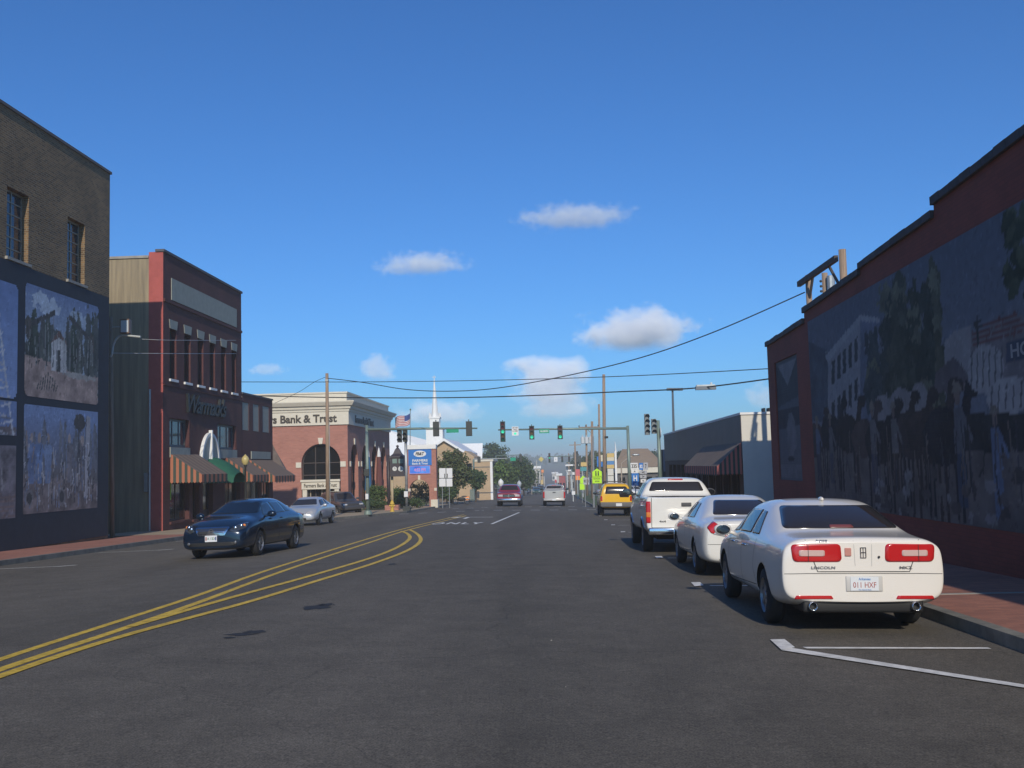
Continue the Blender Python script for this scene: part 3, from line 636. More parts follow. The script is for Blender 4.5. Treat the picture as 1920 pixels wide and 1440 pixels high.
ca = mat('canvas_orange', (.40, .15, .085), .9); cb = mat('canvas_green', (.055, .075, .06), .9); ct = (mat('canvas_brown', (.21, .15, .11), .9, var=.1), mat('canvas_brown2', (.15, .11, .085), .9, var=.1))
awning(sh, '+x', X2, yx(319), yx(371), 2.62, 1.62, 1.28, 1.5, ca, cb, ct)
awning(sh, '+x', X2, yx(422), yx(455), 2.52, 1.50, 1.18, 1.5, ca, cb, ct)
# downpipe, meter box and cable on the side wall
mb = MB(); mb.tube([(X2 - .58, Y2 - .08, 5.6), (X2 - .58, Y2 - .08, -.9)], .05, 8); mb.build('downpipe', M_steel, sh)
mb = MB(); mb.box(X2 - .82, X2 - .66, Y2 - .16, Y2 - .02, .9, 1.75); mb.build('meter_box', M_steel, sh)
# single storey wing
Z3 = 6.2
wg = thing('shop_annex', 'low dark red brick shop annex with three grey panels beside the two storey shop', 'building', (X2, 57.8, -1.1))
pan = [(yx(454.5), yx(467)), (yx(474.5), yx(486)), (yx(492.5), yx(505))]
awz = (yx(424), yx(440))
swn = [(yx(462), yx(484), -.45, 1.5), (yx(490), yx(503), -.45, 1.5)]
mb = MB(); wallmb(mb, fr, rect(57.8, 64.1, -2, Z3), [rect(a, b, 4.1, 5.75) for a, b in pan] + [rect(*q) for q in swn], .08)
mb.add([(X2, 64.1, -2), (-40, 64.1, -2), (-40, 64.1, Z3), (X2, 64.1, Z3)], [(0, 1, 2, 3)]); mb.add([(X2, 57.8, Z3 - .2), (-40, 57.8, Z3 - .2), (-40, 64.1, Z3 - .2), (X2, 64.1, Z3 - .2)], [(0, 1, 2, 3)]); mb.build('wall', M_bred, wg)
mb = MB(); mb.box(X2 - .3, X2 + .05, 57.82, 64.15, Z3 + .002, Z3 + .1); mb.build('coping', mat('dark_coping2', (0, 0, 0)), wg)
for a, b in pan: mb = MB(); mb.fbox(fr, a + .02, b - .02, 4.12, 5.73, -.07, -.03); mb.build('panel', M_panel, wg)
for q in swn: window(wg, fr, q, 2, 1, .07, .07, M_grfr, M_dgl, name='shop_window')
mb = MB(); mb.fbox(fr, yx(470), yx(506), 2.45, 2.9, .003, .05); mb.build('fascia', M_panel, wg)
awning(wg, '+x', X2, yx(467), yx(509), 2.40, 1.40, 1.08, 1.5, ca, cb, ct)
mb = MB(); mb.hexa([(X2 - .3, 64.12, 1.3), (X2 + 1.0, 64.12, 1.3), (X2 + 1.0, 64.9, 1.2), (X2 - .3, 64.9, 1.2), (X2 - .3, 64.12, 3.4), (X2 + .0, 64.12, 3.4), (X2 + .0, 64.4, 3.2), (X2 - .3, 64.4, 3.2)]); mb.build('side_canopy', mat('grey_shingle', (.16, .13, .12), .9, var=.3), wg)
# ================================================================== bank
M_bbank = brickmat('brick_bank', (0.44, 0.19, 0.14), (0.37, 0.155, 0.115), (0.36, 0.22, 0.18), 0.3, 0.1, 0.008, stain=0.12)
M_cream = mat('cream_stucco', (0.66, 0.61, 0.50), 0.8, var=0.05)
BX, BY = -16.35, 79.0
bk = thing('bank_building', 'red brick bank with cream cornice, tall arched windows and lettering along its frieze', 'building', (BX, BY, -1.8))
ff, fs_ = frame('-y', BY), frame('+x', BX)
def ux(px, Y=BY): return at(px, 850, Y).x
def zy(px, py, Y=BY): return at(px, py, Y).z
ac = ux(601.5); ah = (ux(638) - ux(565)) / 2
zs_ = zy(601, 832) - ah
zb_ = -1.9
zbr = zy(640, 796)          # top of the brick
mb = MB(); wallmb(mb, ff, rect(-45, BX, -3, zbr), [arch(ac, ah, -1.75, zs_)], .5)
sa = [(BY + 2.6, 1.5), (BY + 7.2, 1.5), (BY + 11.8, 1.5), (BY + 16.4, 1.5)]
wallmb(mb, fs_, rect(BY, BY + 20, -3, zbr), [arch(c, h, -1.75, zs_) for c, h in sa], .5)
mb.add([(BX, BY + 20, -3), (-45, BY + 20, -3), (-45, BY + 20, zbr), (BX, BY + 20, zbr)], [(0, 1, 2, 3)])
mb.build('wall', M_bbank, bk)
def cornice(z0, z1, n0, n1, nm='cornice', m=M_cream):
    mb = MB(); mb.add([(-45, BY - n0, z0), (BX + n0, BY - n0, z0), (BX + n0, BY + 20 + n0, z0), (-45, BY + 20 + n0, z0), (-45, BY - n1, z1), (BX + n1, BY - n1, z1), (BX + n1, BY + 20 + n1, z1), (-45, BY + 20 + n1, z1)],
        [(0, 1, 5, 4), (1, 2, 6, 5), (2, 3, 7, 6), (0, 3, 2, 1), (4, 5, 6, 7)]); return mb
zf1 = zy(640, 771); zc1 = zy(640, 752); zt1 = zy(646, 734)
mb = cornice(zbr, zf1, .12, .12); mb.build('frieze', M_cream, bk)
mb = MB()
pr = [(zf1, .18), (zf1 + .18, .2), (zf1 + .2, .3), (zf1 + .42, .34), (zf1 + .44, .48), (zc1 - .08, .66), (zc1, .66)]
for (a, na), (b, nb) in zip(pr, pr[1:]): q = cornice(a, b, na, nb); mb.add(q.v, q.f)
mb.build('cornice', M_cream, bk)
mb = cornice(zc1, zt1 - .12, -.05, -.05); q = cornice(zt1 - .12, zt1, .03, .03); mb.add(q.v, q.f); mb.build('attic', M_cream, bk)
M_let = mat('bronze_letters', (.055, .045, .035), .5)
M_arch = glassmat('arch_glass', (.012, .012, .012), .06)
def archwin(f, uc, hw, zs, fl):
    ow = MB()
    n = 20; rg = [(uc + hw * cos(pi * k / n), zs + hw * sin(pi * k / n)) for k in range(n + 1)]; ri = [(uc + (hw - .09) * cos(pi * k / n), zs + (hw - .09) * sin(pi * k / n)) for k in range(n + 1)]
    for i in range(n): ow.hexa([f(*rg[i], -.44), f(*rg[i + 1], -.44), f(*rg[i + 1], -.34), f(*rg[i], -.34), f(*ri[i], -.44), f(*ri[i + 1], -.44), f(*ri[i + 1], -.34), f(*ri[i], -.34)])
    for u in (-hw + .04, -hw * .33, hw * .33, hw - .04): ow.fbox(f, uc + u - .04, uc + u + .04, -1.75, zs + sqrt(max(0, hw * hw - u * u)) * .96, -.43, -.36)
    for z in (zs - .9, zs + .05): ow.fbox(f, uc - hw + .08, uc + hw - .08, z - .04, z + .04, -.42, -.37)
    o = ow.build('arched_window', mat('bronze_frame', (.05, .035, .03), .5), bk)
    g = MB(); g.add([f(u, z, -.40) for u, z in arch(uc, hw, -1.75, zs)], [tuple(range(len(arch(uc, hw, -1.75, zs))))]); g.build('pane', M_arch, o)
    k = MB(); k.hexa([f(uc - .13, zs + hw - .02, .004), f(uc + .13, zs + hw - .02, .004), f(uc + .13, zs + hw - .02, .09), f(uc - .13, zs + hw - .02, .09), f(uc - .2, zs + hw + .46, .004), f(uc + .2, zs + hw + .46, .004), f(uc + .2, zs + hw + .46, .09), f(uc - .2, zs + hw + .46, .09)]); k.build('keystone', M_cream, bk)
    for sx in (-1, 1):
        a = uc + sx * (hw + .22); k = MB(); k.fbox(f, a - .21, a + .21, zs - .3, zs + .12, .004, .07); k.build('impost_block', M_cream, bk)
        a = uc + sx * (hw + .30); k = MB(); k.fbox(f, a - .29, a + .29, -1.95, -1.15, .004, .08); k.build('plinth', M_cream, bk)
    if fl:
        e = MB(); z0 = zy(600, 917); z1 = zy(600, 903)
        e.fbox(f, uc - hw + .05, uc + hw - .05, z0, z1, -.3, .25); e.fbox(f, uc - hw - .02, uc + hw + .02, z1, z1 + .16, -.3, .34)
        for sx in (-1, 1): e.fbox(f, uc + sx * (hw - .28) - .17, uc + sx * (hw - .28) + .17, -1.8, z0 - .002, -.25, .18)
        en = e.build('entrance_surround', M_cream, bk)
        text('entrance_lettering', 'Farmers Bank & Trust', f(uc, (z0 + z1) / 2, .252), (1, 0, 0), (0, 0, 1), wid=2 * hw - .5, hgt=.3, mat_=M_let, parent=en, depth=.015)
        dd = MB(); dd.fbox(f, uc - .05, uc + .05, -1.75, z0, -.33, -.28); dd.fbox(f, uc - .95, uc - .87, -1.75, z0, -.33, -.28); dd.fbox(f, uc + .87, uc + .95, -1.75, z0, -.33, -.28); dd.build('door_frame', M_alu, bk)
archwin(ff, ac, ah, zs_, True)
for c, h in sa: archwin(fs_, c, h, zs_, False)
tz = (zbr + zf1) / 2; uB, uT = ux(525), ux(633)
text('frieze_lettering', 'Farmers Bank & Trust', ff(uT - (uT - uB) * 1.64 / 2, tz, .125), (1, 0, 0), (0, 0, 1), wid=(uT - uB) * 1.64, hgt=.62, mat_=M_let, parent=bk, depth=.06, bold=.025)
text('side_lettering', 'Farmers Bank & Trust', fs_(BY + 6.5, tz, .125), (0, 1, 0), (0, 0, 1), wid=8.2, hgt=.62, mat_=M_let, parent=bk, depth=.06, bold=.02)
# ================================================================== red wall with the long mural, near right
M_rwall = brickmat('brick_painted_red', (0.25, 0.058, 0.040), (0.21, 0.050, 0.036), (0.18, 0.045, 0.034), 0.22, 0.075, 0.006, stain=0.2)
RX = 7.1; rf = frame('-x', RX)
rp = [atx(*p, RX) for p in ((1438, 647), (1508, 602), (1508, 583), (1613, 510), (1615, 498), (1751, 402), (1753, 377), (1920, 250))]
RE = 33.9
prof = [(RE, rp[0].z)] + [(p.y, p.z) for p in rp[1:]]
prof[1] = (rp[1].y, rp[1].z); slope = (prof[-1][1] - prof[-2][1]) / (prof[-2][0] - prof[-1][0])
prof.append((-16, prof[-1][1] + slope * (prof[-1][0] + 16) * .9))
prof = [(y, z) for y, z in prof]
for i in (2, 4, 6): prof[i] = (prof[i - 1][0] - .01, prof[i][1])
rw = thing('mural_building', 'long red painted brick building on the near right with a stepped parapet', 'building', (RX, 20, -0.4))
mb = MB(); out = [(RE, -2)] + prof + [(-16, -2)]
yA, yB = atx(1456, 780, RX).y, atx(1499, 780, RX).y
wallmb(mb, rf, out, [rect(yB, yA, .98, 4.72)], .06)
mb.add([(RX, RE, -2), (RX, RE, rp[0].z), (26, RE, rp[0].z), (26, RE, -2)], [(0, 1, 2, 3)]); mb.add([(RX + .35, -16, 4.6), (26, -16, 4.6), (26, RE, 4.6), (RX + .35, RE, 4.6)], [(0, 1, 2, 3)])
pts = [(RX + .35, y, z) for y, z in prof]; lo_ = [(RX + .35, y, 4.6) for y, z in prof]; n = len(pts); mb.add(pts + lo_, [(i, i + 1, n + i + 1, n + i) for i in range(n - 1)])
mb.build('wall', M_rwall, rw)
mb = MB()
for (ya_, za_), (yb_, zb2) in zip(prof, prof[1:]):
    if abs(ya_ - yb_) < .1: continue
    m = max(1, int(abs(yb_ - ya_) / .45))
    for k in range(m):
        t0, t1 = k / m, (k + 1) / m; y0, y1 = ya_ + (yb_ - ya_) * t0, ya_ + (yb_ - ya_) * t1 + .012; z0, z1 = za_ + (zb2 - za_) * t0, za_ + (zb2 - za_) * t1; j = random.uniform(0, .025)
        mb.hexa([(RX - .07, y0, z0 - .06), (RX + .42, y0, z0 - .06), (RX + .42, y1, z1 - .06), (RX - .07, y1, z1 - .06), (RX - .07, y0, z0 + .07 + j), (RX + .42, y0, z0 + .07 + j), (RX + .42, y1, z1 + .07 + j), (RX - .07, y1, z1 + .07 + j)])
mb.build('coping', mat('slate_coping', (.055, .055, .06), .8, var=.4), rw)
mb = MB(); mb.box(8.6, 9.1, 36.0 - 3, 33.4, 5.3, 5.75); 
rt = MB(); rt.lathe([(.0, .5), (.28, .5), (.28, .42), (.22, .4), (.22, 0)], (9.0, 32.2, 5.15), n=16); rt.build('roof_vent', M_steel, rw, smooth=False)
MU0 = 28.35; mz0, mz1 = .41, 5.42
W_, H_ = 21.0, mz1 - mz0
P = Paint(W_, H_, .045, (.1, .1, .1)); P.grad((.13, .15, .19), (.08, .105, .155), 1.5, 5)
def R2(px, py): p = atx(px, py, RX); return (MU0 - p.y, p.z - mz0)
def RP(l): return [R2(*q) for q in l]
# distant tree line and ground
P.poly([(0, 0), (W_, 0), (W_, 1.55), (0, 1.75)], (.115, .095, .085), .5, 14)
P.poly(RP([(1515, 790), (1515, 640), (1560, 660), (1560, 790)]), (.05, .075, .11), .5)
P.poly(RP([(1700, 760), (1700, 660), (1780, 640), (1920, 560), (1925, 800)]), (.11, .13, .17), .2)
# white two storey house, left part
P.poly(RP([(1553, 668), (1614, 600), (1614, 800), (1553, 800)]), (.20, .21, .23), .15)
P.poly(RP([(1614, 600), (1650, 604), (1650, 800), (1614, 800)]), (.10, .13, .20), .25)
P.poly(RP([(1548, 668), (1614, 590), (1650, 596), (1650, 606), (1614, 602), (1553, 680)]), (.24, .25, .27), .1)
for a in (1560, 1571, 1581, 1592, 1603):
    t = (a - 1553) / 61; ytop = 668 - 60 * t
    for q0, q1 in ((18, 60), (95, 135)): P.poly(RP([(a, ytop + q0), (a + 6, ytop + q0 - 6), (a + 6, ytop + q1 - 2), (a, ytop + q1)]), (.035, .045, .055), .3)
for a in (1622, 1636): P.poly(RP([(a, 625), (a + 7, 625), (a + 7, 665), (a, 665)]), (.04, .05, .06), .3)
# tall dark trees
for cx, ty, by, r, c in ((1665, 560, 750, 26, (.035, .05, .04)), (1690, 540, 760, 30, (.05, .065, .04)), (1715, 555, 760, 26, (.04, .055, .035)), (1755, 520, 760, 24, (.065, .075, .04)), (1740, 560, 770, 22, (.035, .05, .035)), (1640, 640, 760, 20, (.04, .06, .06))):
    for k in range(10):
        py = ty + (by - ty) * k / 9; u, v = R2(cx + random.uniform(-5, 5), py); u2, _ = R2(cx + r * (.35 + .65 * k / 9), py)
        P.ell(u, v, abs(u2 - u) * .8 + .05, .35, c if random.random() < .75 else (.11, .12, .065), .6, .7, 4)
# overhanging branch, top right
for k in range(26): u, v = R2(random.uniform(1886, 1935), random.uniform(385, 575)); P.ell(u, v, .18, .16, random.choice([(.035, .05, .025), (.06, .08, .035)]), .6, .8, 4)
# shops with striped roofs and a gable
P.poly(RP([(1772, 700), (1772, 640), (1790, 622), (1822, 612), (1822, 720), (1772, 740)]), (.21, .20, .20), .15)
P.poly(RP([(1822, 625), (1925, 585), (1925, 730), (1822, 735)]), (.15, .13, .135), .3)
for k in range(4): P.poly(RP([(1824, 618 + 9 * k), (1925, 578 + 12 * k), (1925, 583 + 12 * k), (1824, 622 + 9 * k)]), (.16, .05, .045), .2)
P.poly(RP([(1888, 645), (1925, 635), (1925, 672), (1888, 678)]), (.045, .06, .10), .2)
P.line(R2(1833, 590), R2(1838, 700), .07, (.04, .04, .04)); P.line(R2(1826, 604), R2(1842, 600), .05, (.04, .04, .04)); P.line(R2(1827, 613), R2(1843, 609), .05, (.04, .04, .04))
P.poly(RP([(1755, 700), (1790, 668), (1815, 700), (1818, 735), (1752, 738)]), (.10, .08, .085), .3)
for cx, cy, rx, ry in ((1690, 762, 22, 40), (1655, 770, 16, 34), (1725, 752, 16, 40)):
    u, v = R2(cx, cy); u2, v2 = R2(cx + rx, cy - ry); P.ell(u, v, abs(u2 - u), abs(v2 - v), (.19, .18, .18), .2, .08)
# crowd of mules, horses and people
def horse(px, py, s, c):
    u, v = R2(px, py); P.ell(u, v, .85 * s, .42 * s, c, .5, .15); P.poly([(u + .5 * s, v), (u + .95 * s, v + .75 * s), (u + 1.15 * s, v + .65 * s), (u + .85 * s, v - .1 * s)], c); P.ell(u + 1.12 * s, v + .62 * s, .25 * s, .13 * s, c)
    for q in (-.65, -.45, .4, .62): P.line((u + q * s, v - .2 * s), (u + (q + random.uniform(-.08, .08)) * s, v - 1.25 * s), .10 * s, c)
for px in range(1530, 1800, 30): horse(px, 820 + random.uniform(-10, 10), 1.15 + random.uniform(-.1, .2), random.choice([(.035, .028, .026), (.05, .035, .03), (.028, .026, .03), (.075, .05, .04)]))
# ribbed cotton bales / covered wagons
for cx, cy, rx, ry in ((1848, 692, 32, 56), (1892, 742, 42, 44)):
    u, v = R2(cx, cy); u2, v2 = R2(cx + rx, cy - ry); P.ell(u, v, abs(u2 - u), abs(v2 - v), (.27, .255, .245), .2, .05)
    for k in range(6):
        t = (k - 2.5) / 3; uu = u + abs(u2 - u) * t; P.line((uu, v - abs(v2 - v) * .7), (uu + .1, v + abs(v2 - v) * .72), .05, (.09, .085, .09))
P.poly(RP([(1800, 775), (1925, 775), (1925, 850), (1800, 845)]), (.03, .032, .032), .5)
def man(px, py, s, c, d):
    u, v = R2(px, py); P.poly([(u - .2 * s, v), (u + .22 * s, v), (u + .18 * s, v + .75 * s), (u - .18 * s, v + .75 * s)], c, .3); P.poly([(u - .18 * s, v - .85 * s), (u, v - .85 * s), (u + .02, v), (u - .18 * s, v)], d); P.poly([(u + .04, v - .85 * s), (u + .2 * s, v - .85 * s), (u + .2 * s, v), (u + .02, v)], d)
    P.ell(u, v + .9 * s, .11 * s, .14 * s, (.17, .11, .08)); P.poly([(u - .22 * s, v + .98 * s), (u + .22 * s, v + .98 * s), (u + .1 * s, v + 1.15 * s), (u - .1 * s, v + 1.15 * s)], (.16, .13, .09)); P.line((u + .15 * s, v + .65 * s), (u + .5 * s, v + .2 * s), .12 * s, c)
for px, c, d, s in ((1535, (.07, .10, .17), (.05, .05, .07), .9), (1560, (.11, .105, .11), (.05, .06, .09), .9), (1640, (.12, .11, .11), (.05, .06, .1), 1), (1680, (.13, .12, .11), (.06, .045, .035), .95), (1802, (.10, .105, .12), (.04, .06, .11), 1.1), (1872, (.07, .12, .22), (.07, .12, .22), .9)): man(px, 850 if px < 1850 else 880, s, c, d)
# stones, straw and tools on the ground
for k in range(90): u, v = random.uniform(5, W_), random.uniform(0, .9); P.ell(u, v, random.uniform(.06, .28), random.uniform(.05, .16), random.choice([(.17, .165, .16), (.07, .06, .055), (.12, .105, .095)]), .4, .5, 4)
for k in range(60): u = random.uniform(.5, 15); P.line((u, random.uniform(.3, .9)), (u + random.uniform(-.25, .25), random.uniform(1.0, 1.9)), .045, random.choice([(.04, .035, .03), (.14, .11, .08), (.05, .05, .06)]))
P.strokes(4500, .10, .025, .26, .7)
mr = thing('mural', 'long mural of horses, wagons and a crowd on the red wall behind the white cars', 'mural', (RX - .01, 20, 0))
P.mesh('picture', lambda u, v: (RX - .012, MU0 - u, mz0 + v), M_mural, mr, gain=1.25)
text('mural_lettering', 'HC', (RX - .014, (atx(1903, 655, RX).y + atx(1925, 655, RX).y) / 2, atx(1912, 655, RX).z), (0, -1, 0), (0, 0, 1), wid=.62, hgt=.22, mat_=mat('mural_white', (.3, .3, .3), .8), parent=mr, depth=.003)
# narrow picture in the recess
P = Paint(yA - yB, 3.74, .05, (.10, .11, .13)); P.grad((.13, .14, .17), (.09, .12, .16), 0, 3.7); wd = yA - yB
P.poly([(.1, 2.3), (wd - .1, 2.5), (wd - .1, 3.6), (.1, 3.6)], (.05, .08, .10), .3)
P.poly([(.3, 3.6), (wd - .3, 3.6), (wd * .5, 2.9)], (.2, .22, .24)); P.poly([(.1, 1.6), (wd - .1, 1.65), (wd - .1, 2.2), (.1, 2.2)], (.045, .06, .08), .3); P.ell(wd * .55, 1.3, .6, .8, (.17, .18, .20)); P.poly([(.1, .1), (wd - .1, .1), (wd - .1, .5), (.1, .5)], (.17, .18, .2)); P.ell(wd * .5, .65, .5, .08, (.04, .05, .06))
o = P.mesh('narrow_picture', lambda u, v: (RX + .05, yA - u, .98 + v), M_mural); tag(o, 'tall narrow painted panel set in the red wall left of the long mural', 'mural')
# ================================================================== low white building, right
LX, LY = 7.14, 39.4
M_slate = mat('slate_cladding', (.105, .09, .085), .6, var=.15, vscale=1.2); M_offw = mat('offwhite_wall', (.66, .63, .55), .85, var=.08, vscale=.7)
lw = thing('shop_building', 'low flat roofed shop with cream side wall and dark fascia beyond the red mural building', 'building', (LX, LY, -.8))
lf = frame('-x', LX); ls = frame('-y', LY); zt = 3.37
bays = [(LY + .9 + 2.1 * k, LY + .9 + 2.1 * k + 1.75, -.5, 1.45) for k in range(12)]
mb = MB(); wallmb(mb, lf, rect(LY, 67.5, -2, 1.7), [rect(*b) for b in bays], .25); mb.build('front_wall', mat('dark_brown_pier', (.06, .04, .035), .8, var=.2), lw)
mb = MB(); mb.fbox(lf, LY + .006, 67.49, 1.703, zt - .003, -.34, .02); mb.build('fascia', M_slate, lw)
mb = MB(); mb.add([ls(LX, -2), ls(30, -2), ls(30, zt), ls(LX, zt)], [(0, 1, 2, 3)]); mb.add([(LX + .35, LY + .02, zt - .4), (30, LY + .02, zt - .4), (30, 67.5, zt - .4), (LX + .35, 67.5, zt - .4)], [(0, 1, 2, 3)]); mb.add([(LX, 67.5, -2), (30, 67.5, -2), (30, 67.5, zt), (LX, 67.5, zt)], [(0, 1, 2, 3)]); mb.build('side_wall', M_offw, lw)
mb = MB(); mb.box(LX - .04, 30, LY - .05, LY + .2, zt + .002, zt + .09); mb.box(LX - .04, LX + .25, LY + .2, 67.55, zt + .002, zt + .09); mb.build('coping', M_white, lw)
for b in bays: window(lw, lf, b, 1, 1, .07, .2, mat('dark_shop_frame', (0, 0, 0)), M_dgl, name='shop_window')
awning(lw, '-x', LX, LY + .15, atx(1319, 836, LX).y, 2.32, 1.42, 1.12, .95, mat('canvas_salmon', (.50, .15, .12), .9), mat('canvas_dgreen', (.035, .075, .065), .9), (mat('canvas_grey', (.19, .145, .115), .9, var=.15), mat('canvas_grey2', (.17, .13, .105), .9, var=.15)))
mb = MB(); 
for k in range(9): mb.box(8.35 + .2 * k, 8.42 + .2 * k, 41, 41.5, zt - .3, zt + .32)
tag(mb.build('roof_unit', M_black), 'row of short dark upright fins on the low cream shop roof', 'roof unit')
# ================================================================== street furniture
def base(px, Y, dz=KH):
    """ground point under image column px at distance Y"""
    x = at(px, 900, Y).x
    for _ in range(4):
        e = x if xk(Y) < x < (XR if Y < 79 else 2.7) else (xk(Y) if x < CR else (XR if Y < 79 else 2.7))
        z = RZ(e, Y) + (0 if e == x else dz); x = project_x(px, Y, z)
    return Vector((x, Y, z))
def project_x(px, Y, z):
    lo, hi = -200.0, 200.0
    def f(x):
        v = ROT.transposed() @ (Vector((x, Y, z)) - EYE); return 960 + FPX * v.x / -v.z
    for _ in range(40):
        m = (lo + hi) / 2
        if f(m) < px: lo = m
        else: hi = m
    return (lo + hi) / 2
def pxz(py, px, Y): return at(px, py, Y).z
M_glow_g = mat('green_glow', (.02, .5, .3), .3, emit=(.05, .8, .45), estr=.6)
M_lens = [mat('lens_red_off', (.12, .01, .01), .2), mat('lens_amber_off', (.13, .07, .01), .2), mat('lens_green_off', (.01, .09, .06), .2)]
def signal(name, label, c, n=3, lit=2, face=-1, group=None, par=None, s=.34):
    """traffic signal head; c is the middle of the top; face -1 looks at the viewer, +1 away, 0 sideways"""
    t = thing(name, label, 'traffic light', (c[0], c[1], c[2]), group) if label else None
    root = t or par; x, y, z = c; H = n * s
    mb = MB(); mb.box(x - .17, x + .17, y - .10, y + .10, z - H, z); mb.box(x - .03, x + .03, y - .03, y + .03, z, z + .14)
    mb.box(x - .20, x + .20, y + .055 * face - .012, y + .055 * face + .012, z - H - .03, z + .03)
    mb.build('housing', M_sig, root)
    for k in range(n):
        zc = z - s * (k + .5); yy = y + face * .105
        l = MB(); l.lathe([(.001, 0), (.13, 0), (.13, -face * .02)], (x, yy, zc), 'y', 16)
        m_ = M_glow_g if k == lit else M_lens[min(2, k if n == 3 else k // 2)]
        l.build('lens', m_, root)
        v = MB(); v.lathe([(.15, 0), (.15, face * .22), (.14, face * .22), (.14, 0)], (x, yy, zc), 'y', 12, radians(-20), radians(200)); v.build('visor', M_sig, root)
    return t
# ---- far corner mast arm, right
def mast(px, Y, pytop, pyarm, pxend, pyend, label, r=.13, over=.35):
    b = base(px, Y); zt = pxz(pytop, px, Y); p = thing('signal_mast', label, 'signal pole', tuple(b))
    mb = MB(); mb.tube([(b.x, Y, b.z), (b.x, Y, zt)], [r * 1.15, r * .85], 14); mb.build('pole', M_green, p, smooth=True)
    mb = MB(); mb.lathe([(.001, .3), (.22, .26), (.26, .05), (.26, 0)], (b.x, Y, b.z), n=14); mb.build('base', M_green, p)
    e = at(pxend, pyend, Y); a0 = Vector((b.x, Y, pxz(pyarm, px, Y)))
    mb = MB(); mb.tube([a0, a0.lerp(e, .5) + Vector((0, 0, .02)), e], [r * .8, r * .62, r * .42], 12); mb.build('arm', M_green, p, smooth=True)
    return p, a0, e
GS = 'traffic lights over the main junction'
p, a0, e = mast(1182, 80, 798, 803, 934, 806, 'green steel mast on the right with its long arm reaching over the junction')
def on(a0, e, px, Y): q = at(px, 804, Y).x; t = (q - a0.x) / (e.x - a0.x); return a0.lerp(e, t)
q = on(a0, e, 943, 80); signal('traffic_light', 'tall five lens traffic light with a lit green lamp, leftmost on the far arm', (q.x, 79.75, q.z + .62), 5, 2, group=GS, s=.31)
q = on(a0, e, 997, 80); signal('traffic_light', 'three lens traffic light on the far arm just left of the street name sign', (q.x, 79.75, q.z + .25), 3, 2, group=GS)
q = on(a0, e, 1050, 80); signal('traffic_light', 'three lens green traffic light on the far arm right of the street name sign', (q.x, 79.75, q.z + .25), 3, 2, group=GS)
def board(name, label, cat, px0, px1, py0, py1, Y, m, txt=None, tm=None, tw=.8, th=.6, thick=.03, par=None, border=None, rows=None, group=None):
    a = at(px0, py0, Y); b = at(px1, py1, Y); cx, cz = (a.x + b.x) / 2, (a.z + b.z) / 2; w_, h_ = abs(b.x - a.x), abs(a.z - b.z)
    if label: o = thing(name, label, cat, (cx, Y, cz), group)
    else: o = par
    mb = MB(); mb.box(cx - w_ / 2, cx + w_ / 2, Y - thick, Y, cz - h_ / 2, cz + h_ / 2); bo = mb.build('plate' if label else name, m, o)
    if border:
        mb = MB(); t = min(w_, h_) * .06
        for q in ((cx - w_ / 2, cx + w_ / 2, cz - h_ / 2, cz - h_ / 2 + t), (cx - w_ / 2, cx + w_ / 2, cz + h_ / 2 - t, cz + h_ / 2), (cx - w_ / 2, cx - w_ / 2 + t, cz - h_ / 2 + t, cz + h_ / 2 - t), (cx + w_ / 2 - t, cx + w_ / 2, cz - h_ / 2 + t, cz + h_ / 2 - t)): mb.box(q[0], q[1], Y - thick - .006, Y - thick - .001, q[2], q[3])
        mb.build('border', border, bo if label is None else o)
    rows = rows or ([(txt, 0, tw, th, tm)] if txt else [])
    for body, dz, rw_, rh_, rm in rows: text('lettering', body, (cx, Y - thick - .002, cz + dz * h_), (1, 0, 0), (0, 0, 1), wid=w_ * rw_, hgt=h_ * rh_, mat_=rm, parent=o, depth=.004, bold=.03)
    return o, (cx, cz, w_, h_)
M_sg = mat('sign_green', (.01, .30, .17), .4); M_sw = mat('sign_white', (.72, .72, .72), .5); M_sk = mat('sign_black', (.015, .015, .015), .5); M_sb = mat('sign_blue', (.02, .17, .52), .4); M_lime = mat('sign_lime', (.50, .85, .02), .4); M_red = mat('sign_red', (.55, .03, .03), .5)
M_or = mat('sign_orange', (.85, .28, .06), .5)
board('street_name_sign', 'green street name sign on the far mast arm between two traffic lights', 'street sign', 1011, 1030, 805, 812, 79.7, M_sg, 'HILLSBORO', M_sw, .8, .45)
o, (cx, cz, w_, h_) = board('turn_sign', 'white turn on green sign with a green dot on the far mast arm', 'road sign', 959.5, 972.5, 800, 816.5, 79.7, M_sw, rows=[('LEFT TURN', .36, .8, .13, M_sk), ('YIELD', .18, .6, .12, M_sk), ('ON GREEN', .0, .8, .12, M_sk)])
mb = MB(); mb.lathe([(.001, -.004), (.10, -.004), (.10, 0)], (cx, 79.665, cz - h_ * .28), 'y', 16); mb.build('green_dot', M_glow_g, o)  # printed sign dot, no lamp, given the same glow as the lit lenses
# ---- near left mast arm with heads seen from behind
p, a0, e = mast(690, 65.6, 797, 805, 895, 803, 'green steel mast in front of the bank with its arm over the road', r=.115)
for px, wh in ((818.5, 'in front of the church steeple'), (880, 'at the tip of the near left arm')):
    q = on(a0, e, px, 65.6); signal('traffic_light', 'traffic light seen from behind ' + wh, (q.x, 65.3, q.z + .42), 3, None, face=1, group=GS, s=.3)
board('street_name_sign', 'green street name sign hanging on the near left mast arm beside the steeple', 'street sign', 837, 860, 805, 811, 65.3, M_sg)
# pedestrian push button and walk light on the left mast
mb = MB(); mb.box(p.location.x - .16, p.location.x + .16, 65.25, 65.45, p.location.z + 2.5, p.location.z + 2.95); mb.build('walk_light', M_sig, p)
mb = MB(); mb.box(p.location.x - .09, p.location.x + .09, 65.3, 65.45, p.location.z + 1.0, p.location.z + 1.35); mb.build('button_plate', M_sw, p)
